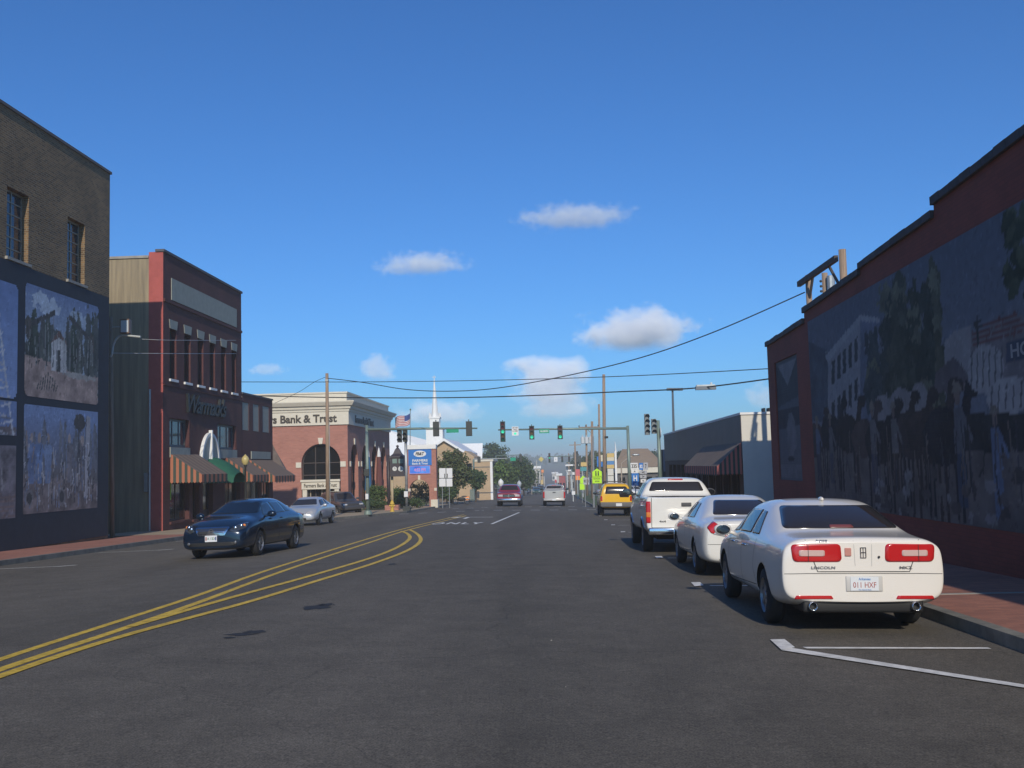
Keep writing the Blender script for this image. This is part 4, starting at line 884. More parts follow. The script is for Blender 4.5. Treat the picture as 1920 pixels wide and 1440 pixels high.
# ---- grey pole with a cluster of four heads
b = gr(763, 958, KH); b.x = min(b.x, -10.95); b = Vector((b.x, 73.2, RZ(-10.6, 73.2) + KH)); b.x = project_x(763, 73.2, b.z)
sp = thing('signal_pole', 'grey steel pole left of the blue bank sign carrying a cluster of signal heads', 'signal pole', tuple(b)); zt = pxz(805, 758, b.y)
mb = MB(); mb.tube([b, (b.x, b.y, zt)], .1, 12); mb.build('pole', M_steel, sp, smooth=True)
mb = MB(); mb.box(b.x - .26, b.x + .26, b.y - .26, b.y + .26, b.z, b.z + .32); mb.build('base', M_sig, sp)
mb = MB(); mb.box(b.x - .15, b.x + .12, b.y - .25, b.y - .1, b.z + 1.0, b.z + 1.4); mb.build('button_plate', M_sw, sp)
for k, (dx, dz) in enumerate(((-.28, 0), (.12, .04))):
    mb = MB(); x_ = b.x - .12 + dx; z_ = zt + .05 + dz
    mb.box(x_ - .16, x_ + .16, b.y - .3, b.y - .1, z_ - 1.0, z_); hd = mb.build('signal_head', M_sig, sp)
    for j in range(3):
        v = MB(); v.lathe([(.14, 0), (.15, -.24 - .05 * j), (.13, -.24), (.12, 0)], (x_, b.y - .3, z_ - .17 - .33 * j), 'y', 10, radians(-20), radians(200)); v.build('visor', M_sig, hd)
# ---- right near signal pole with side-on heads
b = base(1240, 62); sp = thing('signal_pole', 'green signal pole above the parked white pickup with side mounted signal heads', 'signal pole', tuple(b)); zt = pxz(788, 1237, 62)
mb = MB(); mb.tube([b, (b.x, 62, zt)], [.13, .1], 12); mb.build('pole', M_green, sp, smooth=True)
zc = pxz(780, 1220, 62); c = at(1222, 795, 62)
mb = MB(); mb.tube([(b.x, 62, zt - .45), (c.x + .1, 62, zt - .65)], .04, 8); mb.build('bracket', M_green, sp)
for k, (dx, n_, z0) in enumerate(((-.28, 4, 776), (.12, 3, 786))):
    zz = pxz(z0, 1215, 62); x_ = c.x + dx; mb = MB(); mb.box(x_ - .16, x_ + .14, 61.9 - .1 * k, 62.1 - .1 * k, zz - .32 * (n_ - k * .2), zz); hd = mb.build('signal_head', mat('signal_grey', (.16, .18, .19), .5), sp)
    for j in range(n_):
        v = MB(); v.lathe([(.13, 0), (.15, -.26), (.13, -.26), (.12, 0)], (x_, 61.9 - .1 * k, zz - .17 - .31 * j), 'y', 10, radians(-20), radians(200)); v.build('visor', M_sig, hd)
mb = MB(); mb.lathe([(.001, 0), (.3, .02), (.3, .05), (.001, .05)], (c.x + .45, 61.8, zt - .75), 'x', 14); mb.build('round_backplate', M_sw, sp)
# ================================================================== poles and cables
def wpole(px, Y, pytop, label, r=.16, mat_=None, pxt=None, b=None):
    b = b or base(px, Y); zt = pxz(pytop, pxt or px, Y); xt = at(pxt or px, pytop, Y).x
    t = thing('utility_pole', label, 'utility pole', tuple(b)); mb = MB(); mb.tube([b, (xt, Y, zt)], [r, r * .72], 12); mb.build('shaft', mat_ or M_wood, t, smooth=True); return t, Vector((xt, Y, zt))
pL, tL = wpole(615, 62.2, 700, 'pale wooden utility pole at the kerb in front of the bank entrance', .135, pxt=613)
mb = MB(); mb.box(tL.x - .1, tL.x + .1, tL.y - .12, tL.y + .12, tL.z - .5, tL.z - .38); mb.tube([(tL.x + .1, tL.y, tL.z - 3), (tL.x + .13, tL.y - .1, pL.location.z)], .02, 6); mb.build('bracket', M_steel, pL)
for px, Y, py, r, lb in ((1132, 98, 702, .19, 'tallest wooden utility pole, right of the yellow green crossing sign'), (1123, 128, 758, .17, 'slim wooden utility pole just left of the tallest pole'), (1078, 190, 828, .2, 'far wooden utility pole beside the gas station canopy'), (1066, 240, 850, .16, 'short distant pole left of the gas station canopy')):
    t, tp = wpole(px + 2, Y, py, lb, r, pxt=px)
    if px == 1132: mb = MB(); mb.tube([(tp.x - .0, Y, pxz(822, px, Y)), (tp.x, Y, pxz(818, px, Y))], .22, 10); mb.build('band', M_black, t)
    if px < 1080:
        mb = MB(); mb.box(tp.x - 1.1, tp.x + 1.1, Y - .06, Y + .06, tp.z - .7, tp.z - .55); mb.build('crossarm', M_wood, t)
t, tp = wpole(1111, 118, 790, 'wooden utility pole with a wide crossarm behind the steel sign pole', .19, pxt=1110)
a = at(1085, 802, 118); mb = MB(); mb.box(a.x, tp.x + .7, 117.85, 117.95, a.z - .09, a.z + .09); mb.tube([(a.x + .8, 117.9, a.z - .05), (tp.x, 117.9, a.z - .8)], .03, 6); mb.build('crossarm', M_wood, t)
for dx in (0, .8, 2.2): 
    mb = MB(); mb.lathe([(.001, .2), (.05, .18), (.07, .05), (.04, 0)], (a.x + .05 + dx, 117.9, a.z + .09), n=8); mb.build('insulator', M_sig, t)
t, tp = wpole(1101, 150, 796, 'wooden utility pole carrying three grey transformers', .18, pxt=1099)
for px in (1092.5, 1100, 1107.5):
    q = at(px, 832, 150); mb = MB(); mb.lathe([(.001, 1.05), (.24, 1.0), (.28, .95), (.28, .05), (.22, 0), (.001, 0)], (q.x, 149.65, q.z), n=14); mb.lathe([(.001, 1.3), (.04, 1.28), (.06, 1.0)], (q.x, 149.65, q.z), n=6); mb.build('transformer', mat('transformer_grey', (.55, .57, .57), .5), t, smooth=False)
mb = MB(); q = at(1089, 824, 150); mb.box(q.x, q.x + 1.8, 149.9, 150, q.z, q.z + .12); mb.build('crossarm', M_wood, t)
# pole beside the brick building with flood light
pt = thing('utility_pole', 'thin wooden service pole beside the brown brick building with a flood light on its side', 'utility pole', (at(211, 900, 41.2).x, 41.2, -.9))
mb = MB(); a = at(208, 594, 41.2); mb.tube([(pt.location.x, 41.2, -1.0), (a.x, 41.2, a.z)], [.10, .07], 10); mb.build('shaft', M_wood, pt, smooth=True)
c = at(238, 613, 41.2); mb = MB(); mb.box(c.x - .2, c.x + .2, 40.95, 41.2, c.z - .3, c.z + .3)
fl = mb.build('flood_light', mat('bronze_lamp_housing', (.16, .10, .07), .5), pt)
mb = MB(); mb.box(c.x - .15, c.x + .17, 40.94, 40.948, c.z - .25, c.z + .24); mb.build('lamp_glass', mat('lamp_glass', (.5, .55, .6), .05, spec=1.0), fl)
mb = MB(); mb.tube([(a.x, 41.2, c.z), (c.x - .2, 41.15, c.z)], .03, 6)
arcp = [(a.x + .02, 41.15, a.z - 1.7)] + [(a.x + .1 + .45 * (1 - cos(q)), 41.1, a.z - 1.55 + .75 * sin(q)) for q in (0, .4, .8, 1.2, 1.57)] + [(a.x + 1.3, 41.1, a.z - .9)]
mb.tube(arcp, .045, 8); mb.build('conduit', mat('grey_conduit', (.45, .46, .44), .5), pt)
# roof frame on the red building
hf = thing('roof_frame', 'wooden two post frame with crossbeam standing on the red mural building roof', 'utility frame', (8.6, 32, 4.6))
HX = 8.6
def hx(px, py): return atx(px, py, HX)
p1, p2 = hx(1579, 468), hx(1515, 516)
for nm, q, r in (('post', p1, .11), ('post', p2, .10)): mb = MB(); mb.tube([(q.x, q.y, 4.6), tuple(q)], r, 10); mb.build(nm, M_wood, hf, smooth=True)
c1, c2 = hx(1573, 484), hx(1502, 533); d_ = c2 - c1
mb = MB(); mb.hexa([c1 + Vector(v) for v in ((-.14, 0, -.09), (-.02, 0, -.09))] + [c2 + Vector(v) for v in ((-.02, 0, -.09), (-.14, 0, -.09))] + [c1 + Vector(v) for v in ((-.14, 0, .09), (-.02, 0, .09))] + [c2 + Vector(v) for v in ((-.02, 0, .09), (-.14, 0, .09))]); mb.build('crossbeam', mat('weathered_beam', (.10, .085, .075), .9, var=.4), hf)
for a_, b_ in ((hx(1555, 500), hx(1574, 535)), (hx(1524, 520), hx(1518, 560))): mb = MB(); mb.tube([a_, b_], .045, 6); mb.build('brace', mat('weathered_beam', (0, 0, 0)), hf)
t2 = thing('utility_pole', 'wooden pole with transformer seen through the roof frame behind the red building', 'utility pole', (at(1546, 560, 44).x, 44, -.6))
q = at(1546, 512, 44); mb = MB(); mb.tube([(q.x, 44, -.6), tuple(q)], .13, 10); mb.build('shaft', M_wood, t2, smooth=True)
q = at(1551, 550, 44); mb = MB(); mb.lathe([(.001, .75), (.17, .7), (.17, 0), (.001, 0)], (q.x + .1, 43.7, q.z), n=12); mb.build('transformer', M_steel, t2)
q = at(1540, 528, 44)
for k in range(4): mb = MB(); mb.sphere((q.x - .05, 43.9, q.z - .22 * k), .06, n=5); mb.build('insulator', M_sig, t2)
def cable(label, pts, r=.022, n=24, sag=0.0):
    P = [Vector(p) for p in pts]
    if len(P) == 2: Q = [P[0].lerp(P[1], k / n) - Vector((0, 0, sag * 4 * (k / n) * (1 - k / n))) for k in range(n + 1)]
    else:
        Q = []
        for i in range(len(P) - 1):
            p0, p1_, p2_, p3 = P[max(i - 1, 0)], P[i], P[i + 1], P[min(i + 2, len(P) - 1)]
            for j in range(8): t_ = j / 8; Q.append(.5 * ((2 * p1_) + (p2_ - p0) * t_ + (2 * p0 - 5 * p1_ + 4 * p2_ - p3) * t_ ** 2 + (3 * p1_ - p0 - 3 * p2_ + p3) * t_ ** 3))
        Q.append(P[-1])
    mb = MB(); mb.tube(Q, r * .72, 6); o = mb.build('overhead_cable', M_wire); tag(o, label, 'cable', 'overhead cables across the street'); return o
cable('upper straight thin cable crossing the street above the steeple', [at(400, 716, 66), at(700, 716, 62), at(960, 712, 58), at(1200, 704, 52), at(1500, 688, 44)], .028)
cable('lower thick cable crossing the street with a lamp hanging on its right part', [at(440, 741, 66), at(610, 745, 63), at(800, 746, 60), at(960, 743, 57), at(1150, 735, 52), at(1310, 727, 47), at(1500, 702, 41)], .042)
YC = 62.2
cable('sagging cable rising from the kerbside pole to the roof frame on the right', [tL - Vector((0, 0, .3)), at(680, 717, 60), at(760, 730, 57), at(840, 733.5, 54), at(930, 728, 51), at(1060, 705, 46), at(1200, 671, 42), at(1340, 622, 37), hx(1509, 548)], .03)
cable('short cable from the kerbside pole down to the shop annex', [tL - Vector((0, 0, .2)), at(590, 716, 63), at(560, 735, 65), at(515, 756, 67)], .02)
cable('pale cable across the front of the red shop, higher of two', [at(266, 636, 43.0), at(330, 638, 44.5), at(450, 638, 57.9)], .018).data.materials[0] = mat('cable_grey', (.35, .35, .36), .5)
cable('pale cable across the front of the red shop, lower of two', [at(211, 662, 41.2), at(330, 663, 44.8), at(452, 663, 58.2)], .020).data.materials[0] = MC['cable_grey']
lp = at(1323, 725.5, 46.6); t = thing('street_lamp', 'long grey lamp fixture hanging on the lower cable', 'street lamp', tuple(lp))
mb = MB(); mb.box(lp.x - .46, lp.x + .46, lp.y - .14, lp.y + .14, lp.z - .13, lp.z + .03); mb.build('housing', mat('lamp_grey', (.14, .16, .18), .5), t)
mb = MB(); mb.box(lp.x - .42, lp.x + .42, lp.y - .11, lp.y + .11, lp.z + .032, lp.z + .10); mb.box(lp.x + .22, lp.x + .30, lp.y - .05, lp.y + .05, lp.z + .1, lp.z + .2); mb.build('top', M_steel, t)
# ================================================================== acorn street lamps
def acorn(px, pyg, Y, label, gr_=.18, m=None, H=None, b=None):
    c = at(px, pyg, Y); z0 = b if b is not None else RZ(xk(Y), Y) + KH; t = thing('street_lamp', label, 'street lamp', (c.x, Y, z0), 'acorn globe street lamps')
    mb = MB(); mb.lathe([(.17, 0), (.17, .12), (.11, .3), (.075, .5), (.055, .7), (.045, c.z - z0 - gr_ * 1.9), (.09, c.z - z0 - gr_ * 1.7), (.06, c.z - z0 - gr_ * 1.5), (.10, c.z - z0 - gr_ * 1.3)], (c.x, Y, z0), n=14); mb.build('post', mat('lamp_post_black', (.03, .032, .03), .5), t, smooth=True)
    g = gr_; mb = MB(); mb.lathe([(g * .55, -g * 1.3), (g * .9, -g * .7), (g, -g * .1), (g * .95, g * .35), (g * .7, g * .8), (g * .35, g * 1.1), (.001, g * 1.5)], (c.x, Y, c.z), n=18); mb.build('globe', m or mat('globe_white', (.75, .75, .72), .35), t, smooth=True); return t
acorn(460, 862, 50.5, 'street lamp with yellowish acorn globe in front of the striped awnings', .19, mat('globe_amber', (.52, .42, .17), .35))
acorn(939, 905, 90.5, 'street lamp with white pointed globe just left of the maroon pickup', .25, b=RZ(-4, 90)); acorn(973.5, 907, 91.5, 'street lamp with grey white globe just right of the maroon pickup roof', .21, mat('globe_grey', (.45, .47, .5), .4), b=RZ(-3, 91))
# ================================================================== signs on the left
def post(px, Y, z1, par, r=.035, m=None):
    b = base(px, Y); mb = MB(); mb.tube([b, (b.x, Y, z1)], r, 8); mb.build('post', m or M_steel, par); return b
for px, x0, x1, lb in ((830, 823.5, 836, 'white route sign pair on the left of two posts by the brick bank sign'), (843, 837, 848.5, 'white route sign pair on the right of two posts by the brick bank sign')):
    b = base(px, 86); t = thing('route_sign', lb, 'road sign', tuple(b), 'white route signs beside the bank sign'); post(px, 86, pxz(880, px, 86), t)
    for nm, a0_, a1_ in (('upper_plate', 878, 896), ('lower_plate', 897.5, 912)):
        a = at(x0, a0_, 86); c = at(x1, a1_, 86); mb = MB(); mb.box(a.x, c.x, 85.92, 85.95, c.z, a.z); mb.build(nm, M_sw, t)
    a = at(px + (4 if px < 840 else -4), 891, 86)
    text('arrow', '1' if px < 840 else 'I', (a.x, 85.915, a.z - .05), (1, 0, 0), (0, 0, 1), hgt=.35, mat_=M_sk, parent=t, depth=.004)
# bank monument sign
Ym = 88.0; zb = RZ(-10.6, Ym) + KH; L_, R_ = at(763, 900, Ym).x, at(818.5, 900, Ym).x; ztp = pxz(834, 790, Ym)
ms = thing('bank_sign', 'blue bank sign with round emblem over a brick arch beside the road', 'sign', ((L_ + R_) / 2, Ym, zb))
fm2 = frame('-y', Ym); ca_ = (at(765, 900, Ym).x + at(807, 900, Ym).x) / 2; hw = (at(807, 900, Ym).x - at(770, 900, Ym).x) / 2; zsp = pxz(899, 785, Ym) - hw
mb = MB(); wallmb(mb, fm2, rect(L_, R_, zb - .1, pxz(842, 790, Ym)), [arch(ca_, hw, zb, zsp)], .9)
zt2 = pxz(842, 790, Ym)
mb.add([(R_, Ym, zb - .1), (R_, Ym + .9, zb - .1), (R_, Ym + .9, zt2), (R_, Ym, zt2), (L_, Ym, zb - .1), (L_, Ym + .9, zb - .1), (L_, Ym + .9, zt2), (L_, Ym, zt2), ], [(0, 1, 2, 3), (4, 7, 6, 5)])
mb2 = MB(); wallmb(mb2, frame('+y', Ym + .9), rect(L_, R_, zb - .1, zt2), [arch(ca_, hw, zb, zsp)], .01); mb.add(mb2.v, mb2.f); mb.build('brick_arch', M_bbank, ms)
mb = MB(); mb.box(L_ - .08, R_ - .0, Ym - .1, Ym + 1.0, zt2 + .002, ztp); mb.build('cap', M_white, ms)
for sx in (L_ + .22, R_ - .22): mb = MB(); mb.box(sx - .3, sx + .3, Ym - .08, Ym + .98, zb - .1, zb + .6); mb.build('plinth', M_cream, ms)
for sx in (L_ + .2, R_ - .1): mb = MB(); mb.box(sx - .11, sx + .11, Ym - .04, Ym - .004, zsp - .15, zsp + .1); mb.build('impost_block', M_cream, ms)
mb = MB(); mb.box(ca_ - .1, ca_ + .1, Ym - .05, Ym - .004, zsp + hw - .02, zsp + hw + .35); mb.build('keystone', M_cream, ms)
o_, (cx, cz, w_, h_) = board('panel', None, None, 765.5, 809.5, 843.5, 872, Ym - .05, M_sb, par=ms, rows=[('FARMERS', -.19, .66, .15, M_sw), ('Bank & Trust', -.38, .68, .13, M_sw)])
em = MB(); em.lathe([(.001, -.02), (1, -.02), (1, 0)], (0, 0, 0), 'y', 28); em.v = [(cx + v[0] * w_ * .27, Ym - .082 + v[1], cz + h_ * .23 + v[2] * h_ * .20) for v in em.v]; em.build('emblem', M_sw, ms)
text('emblem_lettering', 'FB&T', (cx, Ym - .104, cz + h_ * .23), (1, 0, 0), (0, 0, 1), wid=w_ * .38, hgt=h_ * .2, mat_=M_sk, parent=ms, depth=.006, bold=.04, shear=.2)
board('screen', None, None, 767.5, 807, 873.5, 888, Ym - .06, mat('led_screen', (.02, .06, .3), .3, emit=(.05, .14, .75), estr=.5, col2=(.1, .3, .6), vscale=2.2), par=ms, border=mat('led_border', (.5, .3, .5), .5), rows=[('4:52 PM', 0, .55, .4, mat('led_text', (.5, .2, .4), .5, emit=(.35, .2, .5), estr=.4))])
# clock sign
Yc = 77.0; b = base(736, Yc); ck = thing('clock_sign', 'dark pagoda roofed clock sign on two posts left of the blue bank sign', 'clock', tuple(b))
M_dkw = mat('clock_dark_metal', (.045, .035, .04), .5)
c0, c1_ = at(733, 858, Yc), at(759, 893, Yc); cx = (c0.x + c1_.x) / 2; hw = (c1_.x - c0.x) / 2
mb = MB(); R45 = 1.0
mb.box(cx - hw, cx + hw, Yc - .45, Yc + .45, c1_.z, c0.z); mb.build('cabinet', M_dkw, ck)
zr = pxz(837, 745, Yc); mb = MB(); prf = [(hw * 1.55, c0.z), (hw * 1.5, c0.z + .06), (hw * .85, c0.z + .28), (hw * .45, c0.z + .62), (hw * .2, zr - .12), (.001, zr)]
mb.lathe([(r * 1.0, z - 0) for r, z in prf], (cx, Yc, 0), n=4, a0=pi / 4, a1=pi / 4 + 2 * pi); mb.build('roof', M_dkw, ck)
mb = MB(); mb.sphere((cx, Yc, zr), .11, n=6); mb.build('finial', M_dkw, ck)
for i, px in enumerate((740.0, 751.5)):
    a = at(px, 879, Yc - .45); mb = MB(); mb.lathe([(.001, -.02), (.20 if i else .17, -.02), (.20 if i else .17, 0)], (a.x, Yc - .452, a.z), 'y', 20); cf = mb.build('clock_face', mat('clock_face', (.62, .62, .58), .4), ck)
    mb = MB(); mb.box(a.x - .008, a.x + .008, Yc - .482, Yc - .475, a.z, a.z + .14); mb.box(a.x, a.x + .1, Yc - .482, Yc - .475, a.z - .008, a.z + .008); mb.build('hands', M_sk, cf)
    a = at(px, 864.5, Yc - .45); mb = MB(); mb.box(a.x - .17, a.x + .17, Yc - .475, Yc - .453, a.z - .17, a.z + .17); mb.build('name_panel', mat('pale_green_panel', (.18, .26, .22), .5), ck)
for px, r, m_ in ((729.5, .13, M_dkw), (736, .10, mat('tan_post', (.45, .36, .22), .7))):
    bb = base(px, Yc + .1); mb = MB(); mb.tube([bb, (bb.x, bb.y, c0.z + .2 if px < 730 else c1_.z)], r, 10); mb.build('post', m_, ck, smooth=True)
mb = MB(); mb.box(b.x - .52, b.x + .52, Yc - .4, Yc + .5, b.z, b.z + .38); mb.build('brick_base', M_bbank, ck)
# fire hydrant
b = base(735.5, 71.6); hy = thing('fire_hydrant', 'yellow fire hydrant on the pavement beside the clock sign', 'fire hydrant', tuple(b)); M_hy = mat('hydrant_yellow', (.62, .42, .06), .5, var=.15)
mb = MB(); mb.lathe([(.17, 0), (.17, .05), (.11, .07), (.11, .5), (.16, .52), (.16, .56), (.14, .58), (.13, .66), (.08, .74), (.03, .78), (.03, .83), (.001, .83)], tuple(b), n=16); mb.build('barrel', M_hy, hy, smooth=False)
for ax, h in (('x', .2), ('x', -.2), ('y', -.22)): mb = MB(); mb.lathe([(.05, 0), (.05, h * .8), (.065, h * .8), (.065, h), (.001, h)], (b.x, b.y, b.z + .42), ax, 10); mb.build('outlet_cap', M_hy, hy)
# flag
Yf = 100; b = base(768, Yf); zt = pxz(768, 769.5, Yf); fg = thing('flagpole', 'flagpole with a stars and stripes flag blowing left in front of the white church', 'flag', tuple(b))
mb = MB(); mb.tube([b, (at(769.5, 768, Yf).x, Yf, zt)], [.07, .035], 8); mb.build('pole', M_steel, fg)
mb = MB(); mb.sphere((at(769.5, 768, Yf).x, Yf, zt), .09, n=5); mb.build('finial', mat('gold', (.5, .35, .08), .3, metal=1), fg)
M_fr, M_fw, M_fb = mat('flag_red', (.45, .06, .06), .8), mat('flag_white', (.7, .68, .66), .8), mat('flag_blue', (.05, .08, .25), .8)
fx, fz = at(769.5, 775, Yf).x, pxz(775, 769.5, Yf); mb = MB(); nx = 16
def fv(i, j): t = i / nx; return (fx - .05 - 1.5 * t, Yf + .16 * sin(t * 7), fz - 1.05 * j / 13 - .42 * t - .08 * sin(t * 6))
for j in range(13):
    for i in range(nx): mb.cm = 2 if (j < 7 and i < 6) else (j % 2); mb.add([fv(i, j), fv(i + 1, j), fv(i + 1, j + 1), fv(i, j + 1)], [(0, 1, 2, 3)])
mb.build('flag_cloth', [M_fr, M_fw, M_fb], fg)
# closed parasols by the bank
for px, m_, lb in ((712, mat('parasol_maroon', (.14, .05, .045), .9), 'closed maroon parasol with white top on the bank terrace'), (691, mat('parasol_blue', (.04, .14, .30), .9), 'closed blue and white parasol behind the green signal mast')):
    b = base(px, 84); t = thing('parasol', lb, 'parasol', tuple(b), 'closed parasols on the bank terrace'); z1 = pxz(838, px, 84); hh = z1 - b.z
    mb = MB(); mb.tube([b, (b.x, b.y, z1)], .035, 8); mb.build('pole', M_steel, t)
    mb = MB(); mb.lathe([(.30, hh * .30), (.27, hh * .45), (.22, hh * .65), (.16, hh * .84)], tuple(b), n=10); mb.build('canopy', m_, t); mb = MB(); mb.lathe([(.16, hh * .84), (.12, hh * .92), (.001, hh * 1.01)], tuple(b), n=10); mb.build('canopy_top', M_sw, t)
# ================================================================== signs on the right
def pentagon(cx, zc, w, h, Y, th=.02): return [(cx - w / 2, Y, zc - h / 2), (cx + w / 2, Y, zc - h / 2), (cx + w / 2, Y, zc + h * .12), (cx, Y, zc + h / 2), (cx - w / 2, Y, zc + h * .12)]
b = base(1113.5, 78); t = thing('school_sign', 'bright lime pentagon crossing sign with plate below on a tall steel pole', 'road sign', tuple(b))
mb = MB(); mb.tube([b, (at(1112, 818, 78).x, 78, pxz(818, 1112, 78))], [.08, .065], 8); mb.build('post', M_steel, t)
a = at(1119.5, 886.5, 77.8); w_ = at(1128.5, 880, 77.8).x - at(1111, 880, 77.8).x; hh = pxz(878.5, 1119, 77.8) - pxz(893.5, 1119, 77.8)
mb = MB(); mb.prism(pentagon(a.x, a.z, w_, hh * 1.1, 77.8), (0, .03, 0)); mb.build('pentagon_plate', M_lime, t)
for dx in (-.09, .09):
    mb = MB(); mb.sphere((a.x + dx, 77.785, a.z + .1), .045, .008, .045, n=6); mb.hexa([(a.x + dx - .05, 77.78, a.z - .22), (a.x + dx + .05, 77.78, a.z - .22), (a.x + dx + .05, 77.79, a.z - .22), (a.x + dx - .05, 77.79, a.z - .22), (a.x + dx - .04, 77.78, a.z + .05), (a.x + dx + .04, 77.78, a.z + .05), (a.x + dx + .04, 77.79, a.z + .05), (a.x + dx - .04, 77.79, a.z + .05)]); mb.build('walker_symbol', M_sk, t)
a1 = at(1119.5, 900, 77.8); mb = MB(); mb.box(a1.x - w_ / 2, a1.x + w_ / 2, 77.8, 77.83, a1.z - .25, a1.z + .25); mb.build('lower_plate', M_lime, t)
text('lettering', 'SCHOOL', (a1.x, 77.796, a1.z + .1), (1, 0, 0), (0, 0, 1), wid=w_ * .75, hgt=.12, mat_=M_sk, parent=t, depth=.003); text('lettering', 'XING', (a1.x, 77.796, a1.z - .1), (1, 0, 0), (0, 0, 1), wid=w_ * .5, hgt=.12, mat_=M_sk, parent=t, depth=.003)
b = base(1098, 80); t = thing('route_sign', 'pair of small grey white route shields on a short post left of the lime sign', 'road sign', tuple(b)); post(1098, 80, pxz(897, 1098, 80), t)
mb = MB(); q = at(1096, 897, 80); mb.box(q.x - .1, q.x + .55, 80, 80.03, q.z - .04, q.z + .02); mb.build('bracket', M_steel, t)
for x0, x1 in ((1093.5, 1100.5), (1102, 1108.5)):
    a = at(x0, 895.5, 79.95); c = at(x1, 908.5, 79.95); mb = MB(); mb.box(a.x, c.x, 79.92, 79.95, c.z, a.z); mb.build('plate', mat('sign_grey', (.40, .41, .44), .5), t)
    text('lettering', '82' if x0 < 1100 else '15', ((a.x + c.x) / 2, 79.918, (a.z + c.z) / 2), (1, 0, 0), (0, 0, 1), wid=.2, hgt=.22, mat_=M_sk, parent=t, depth=.003)
b = base(1092, 100); t = thing('school_sign', 'lime pentagon sign further back behind the small route shields', 'road sign', tuple(b)); post(1092, 100, pxz(895, 1092, 100), t)
a = at(1093.5, 897, 99.9); mb = MB(); mb.prism(pentagon(a.x, a.z - .1, .62, .75, 99.85), (0, .03, 0)); mb.box(a.x - .36, a.x + .2, 99.85, 99.88, a.z - 1.1, a.z - .5); mb.build('pentagon_plate', M_lime, t)
# hospital sign
b = base(1193, 69); t = thing('hospital_sign', 'blue H hospital sign under a white route shield left of the white pickup', 'road sign', tuple(b)); post(1193, 69, pxz(870, 1193, 69), t)
board('upper_shield', None, None, 1182, 1196, 868, 880, 68.95, M_sw, '335', M_sk, .75, .6, par=t)
board('arrow_plate', None, None, 1184, 1196, 881, 887, 68.95, M_sw, '^', M_sk, .3, .5, par=t)
board('blue_plate', None, None, 1184, 1198.5, 887.5, 910.5, 68.95, M_sb, par=t, rows=[('H', .1, .5, .45, M_sw), ('ER', -.36, .3, .14, M_sw)])
b = base(1207, 72); t = thing('route_sign', 'cluster of grey route shields and arrow plates right of the blue hospital sign', 'road sign', tuple(b)); post(1207, 72, pxz(868, 1207, 72), t, .05)
M_sgr = mat('sign_grey', (0, 0, 0))
board('upper_shield', None, None, 1198, 1206, 868, 881, 71.9, M_sb, '82', M_sw, .7, .5, par=t); board('upper_shield', None, None, 1206.5, 1215, 867.5, 881, 71.9, M_sgr, '7', M_sk, .4, .6, par=t)
for i in range(3): board('arrow_plate', None, None, 1199 + i, 1213 - i, 882.5 + 8 * i, 888.5 + 8 * i, 71.9, M_sgr if i < 2 else M_sw, '>' if i % 2 else '<', M_sk, .4, .6, par=t)
# advertising sign with white frame, and its louvred neighbour
b = base(1281, 67, 0); ad = thing('advertising_sign', 'dark advertising board in a white frame above the grey awning', 'sign', (at(1281, 850, 67).x, 67, -1.2))
o_, (cx, cz, w_, h_) = board('dark_panel', None, None, 1269, 1296, 814, 862, 67, mat('advert_dark', (.035, .045, .05), .4), par=ad, rows=[('800-955-1111', -.10, .8, .10, M_sw)])
mb = MB(); mb.box(cx - .42, cx + .1, 66.94, 66.965, cz + h_ * .14, cz + h_ * .26); mb.build('orange_stripe', M_or, ad)
mb = MB()
mb.box(cx - w_ / 2 - .1, cx + w_ / 2 + .12, 66.9, 67.25, cz + h_ / 2, cz + h_ / 2 + .17); mb.box(cx + w_ / 2, cx + w_ / 2 + .12, 66.9, 67.25, cz - h_ / 2 - .1, cz + h_ / 2 - .002); mb.build('white_frame', M_white, ad)
mb = MB(); mb.box(cx - .1, cx + .1, 67.3, 67.5, -1.4, cz + h_ * .4); mb.build('post', M_steel, ad)
q0, q1 = at(1247, 818, 70), at(1266, 853, 70); lv = thing('louvred_sign', 'grey ribbed metal sign box left of the white framed board', 'sign', ((q0.x + q1.x) / 2, 70, -1.3))
mb = MB()
for k in range(6): x_ = q0.x + (q1.x - q0.x) * k / 6; mb.box(x_, x_ + .09, 69.8, 70.2, q1.z, q0.z + .05 * k)
mb.box(q0.x, q1.x, 69.95, 70.1, q1.z - .05, q0.z - .02); mb.build('ribbed_box', mat('ribbed_grey', (.34, .34, .35), .5), lv)
mb = MB(); mb.tube([((q0.x + q1.x) / 2, 70.05, -1.4), ((q0.x + q1.x) / 2, 70.05, q1.z - .05)], .1, 10); mb.build('post', M_steel, lv)
for x0, x1 in ((1243, 1252), (1260, 1270)):
    a = at(x0, 844, 68.5); c = at(x1, 884, 68.5); mb = MB(); mb.box(a.x, c.x, 68.5, 68.6, c.z, a.z); mb.build('blue_grey_panel', mat('blue_grey_panel', (.17, .20, .27), .5), lv)
mb = MB(); a = at(1240, 843, 69); c = at(1275, 895, 69); mb.box(a.x, c.x, 69, 69.4, c.z, a.z); mb.build('dark_backing', mat('advert_dark', (0, 0, 0)), lv)
# flood light pole
b = base(1267, 82); t = thing('light_pole', 'tall thin grey parking lot pole with a bar of flood lights at the lower cable', 'lamp post', tuple(b)); a = at(1261, 732, 82)
mb = MB(); mb.tube([b, a], [.13, .08], 8); mb.build('pole', mat('dark_steel', (.10, .12, .14), .5), t)
for px in (1254, 1261, 1268, 1276): q = at(px, 730, 82); mb = MB(); mb.box(q.x - .16, q.x + .16, 81.7, 82.2, q.z - .1, q.z + .09); mb.build('flood_light', mat('dark_steel', (0, 0, 0)), t)
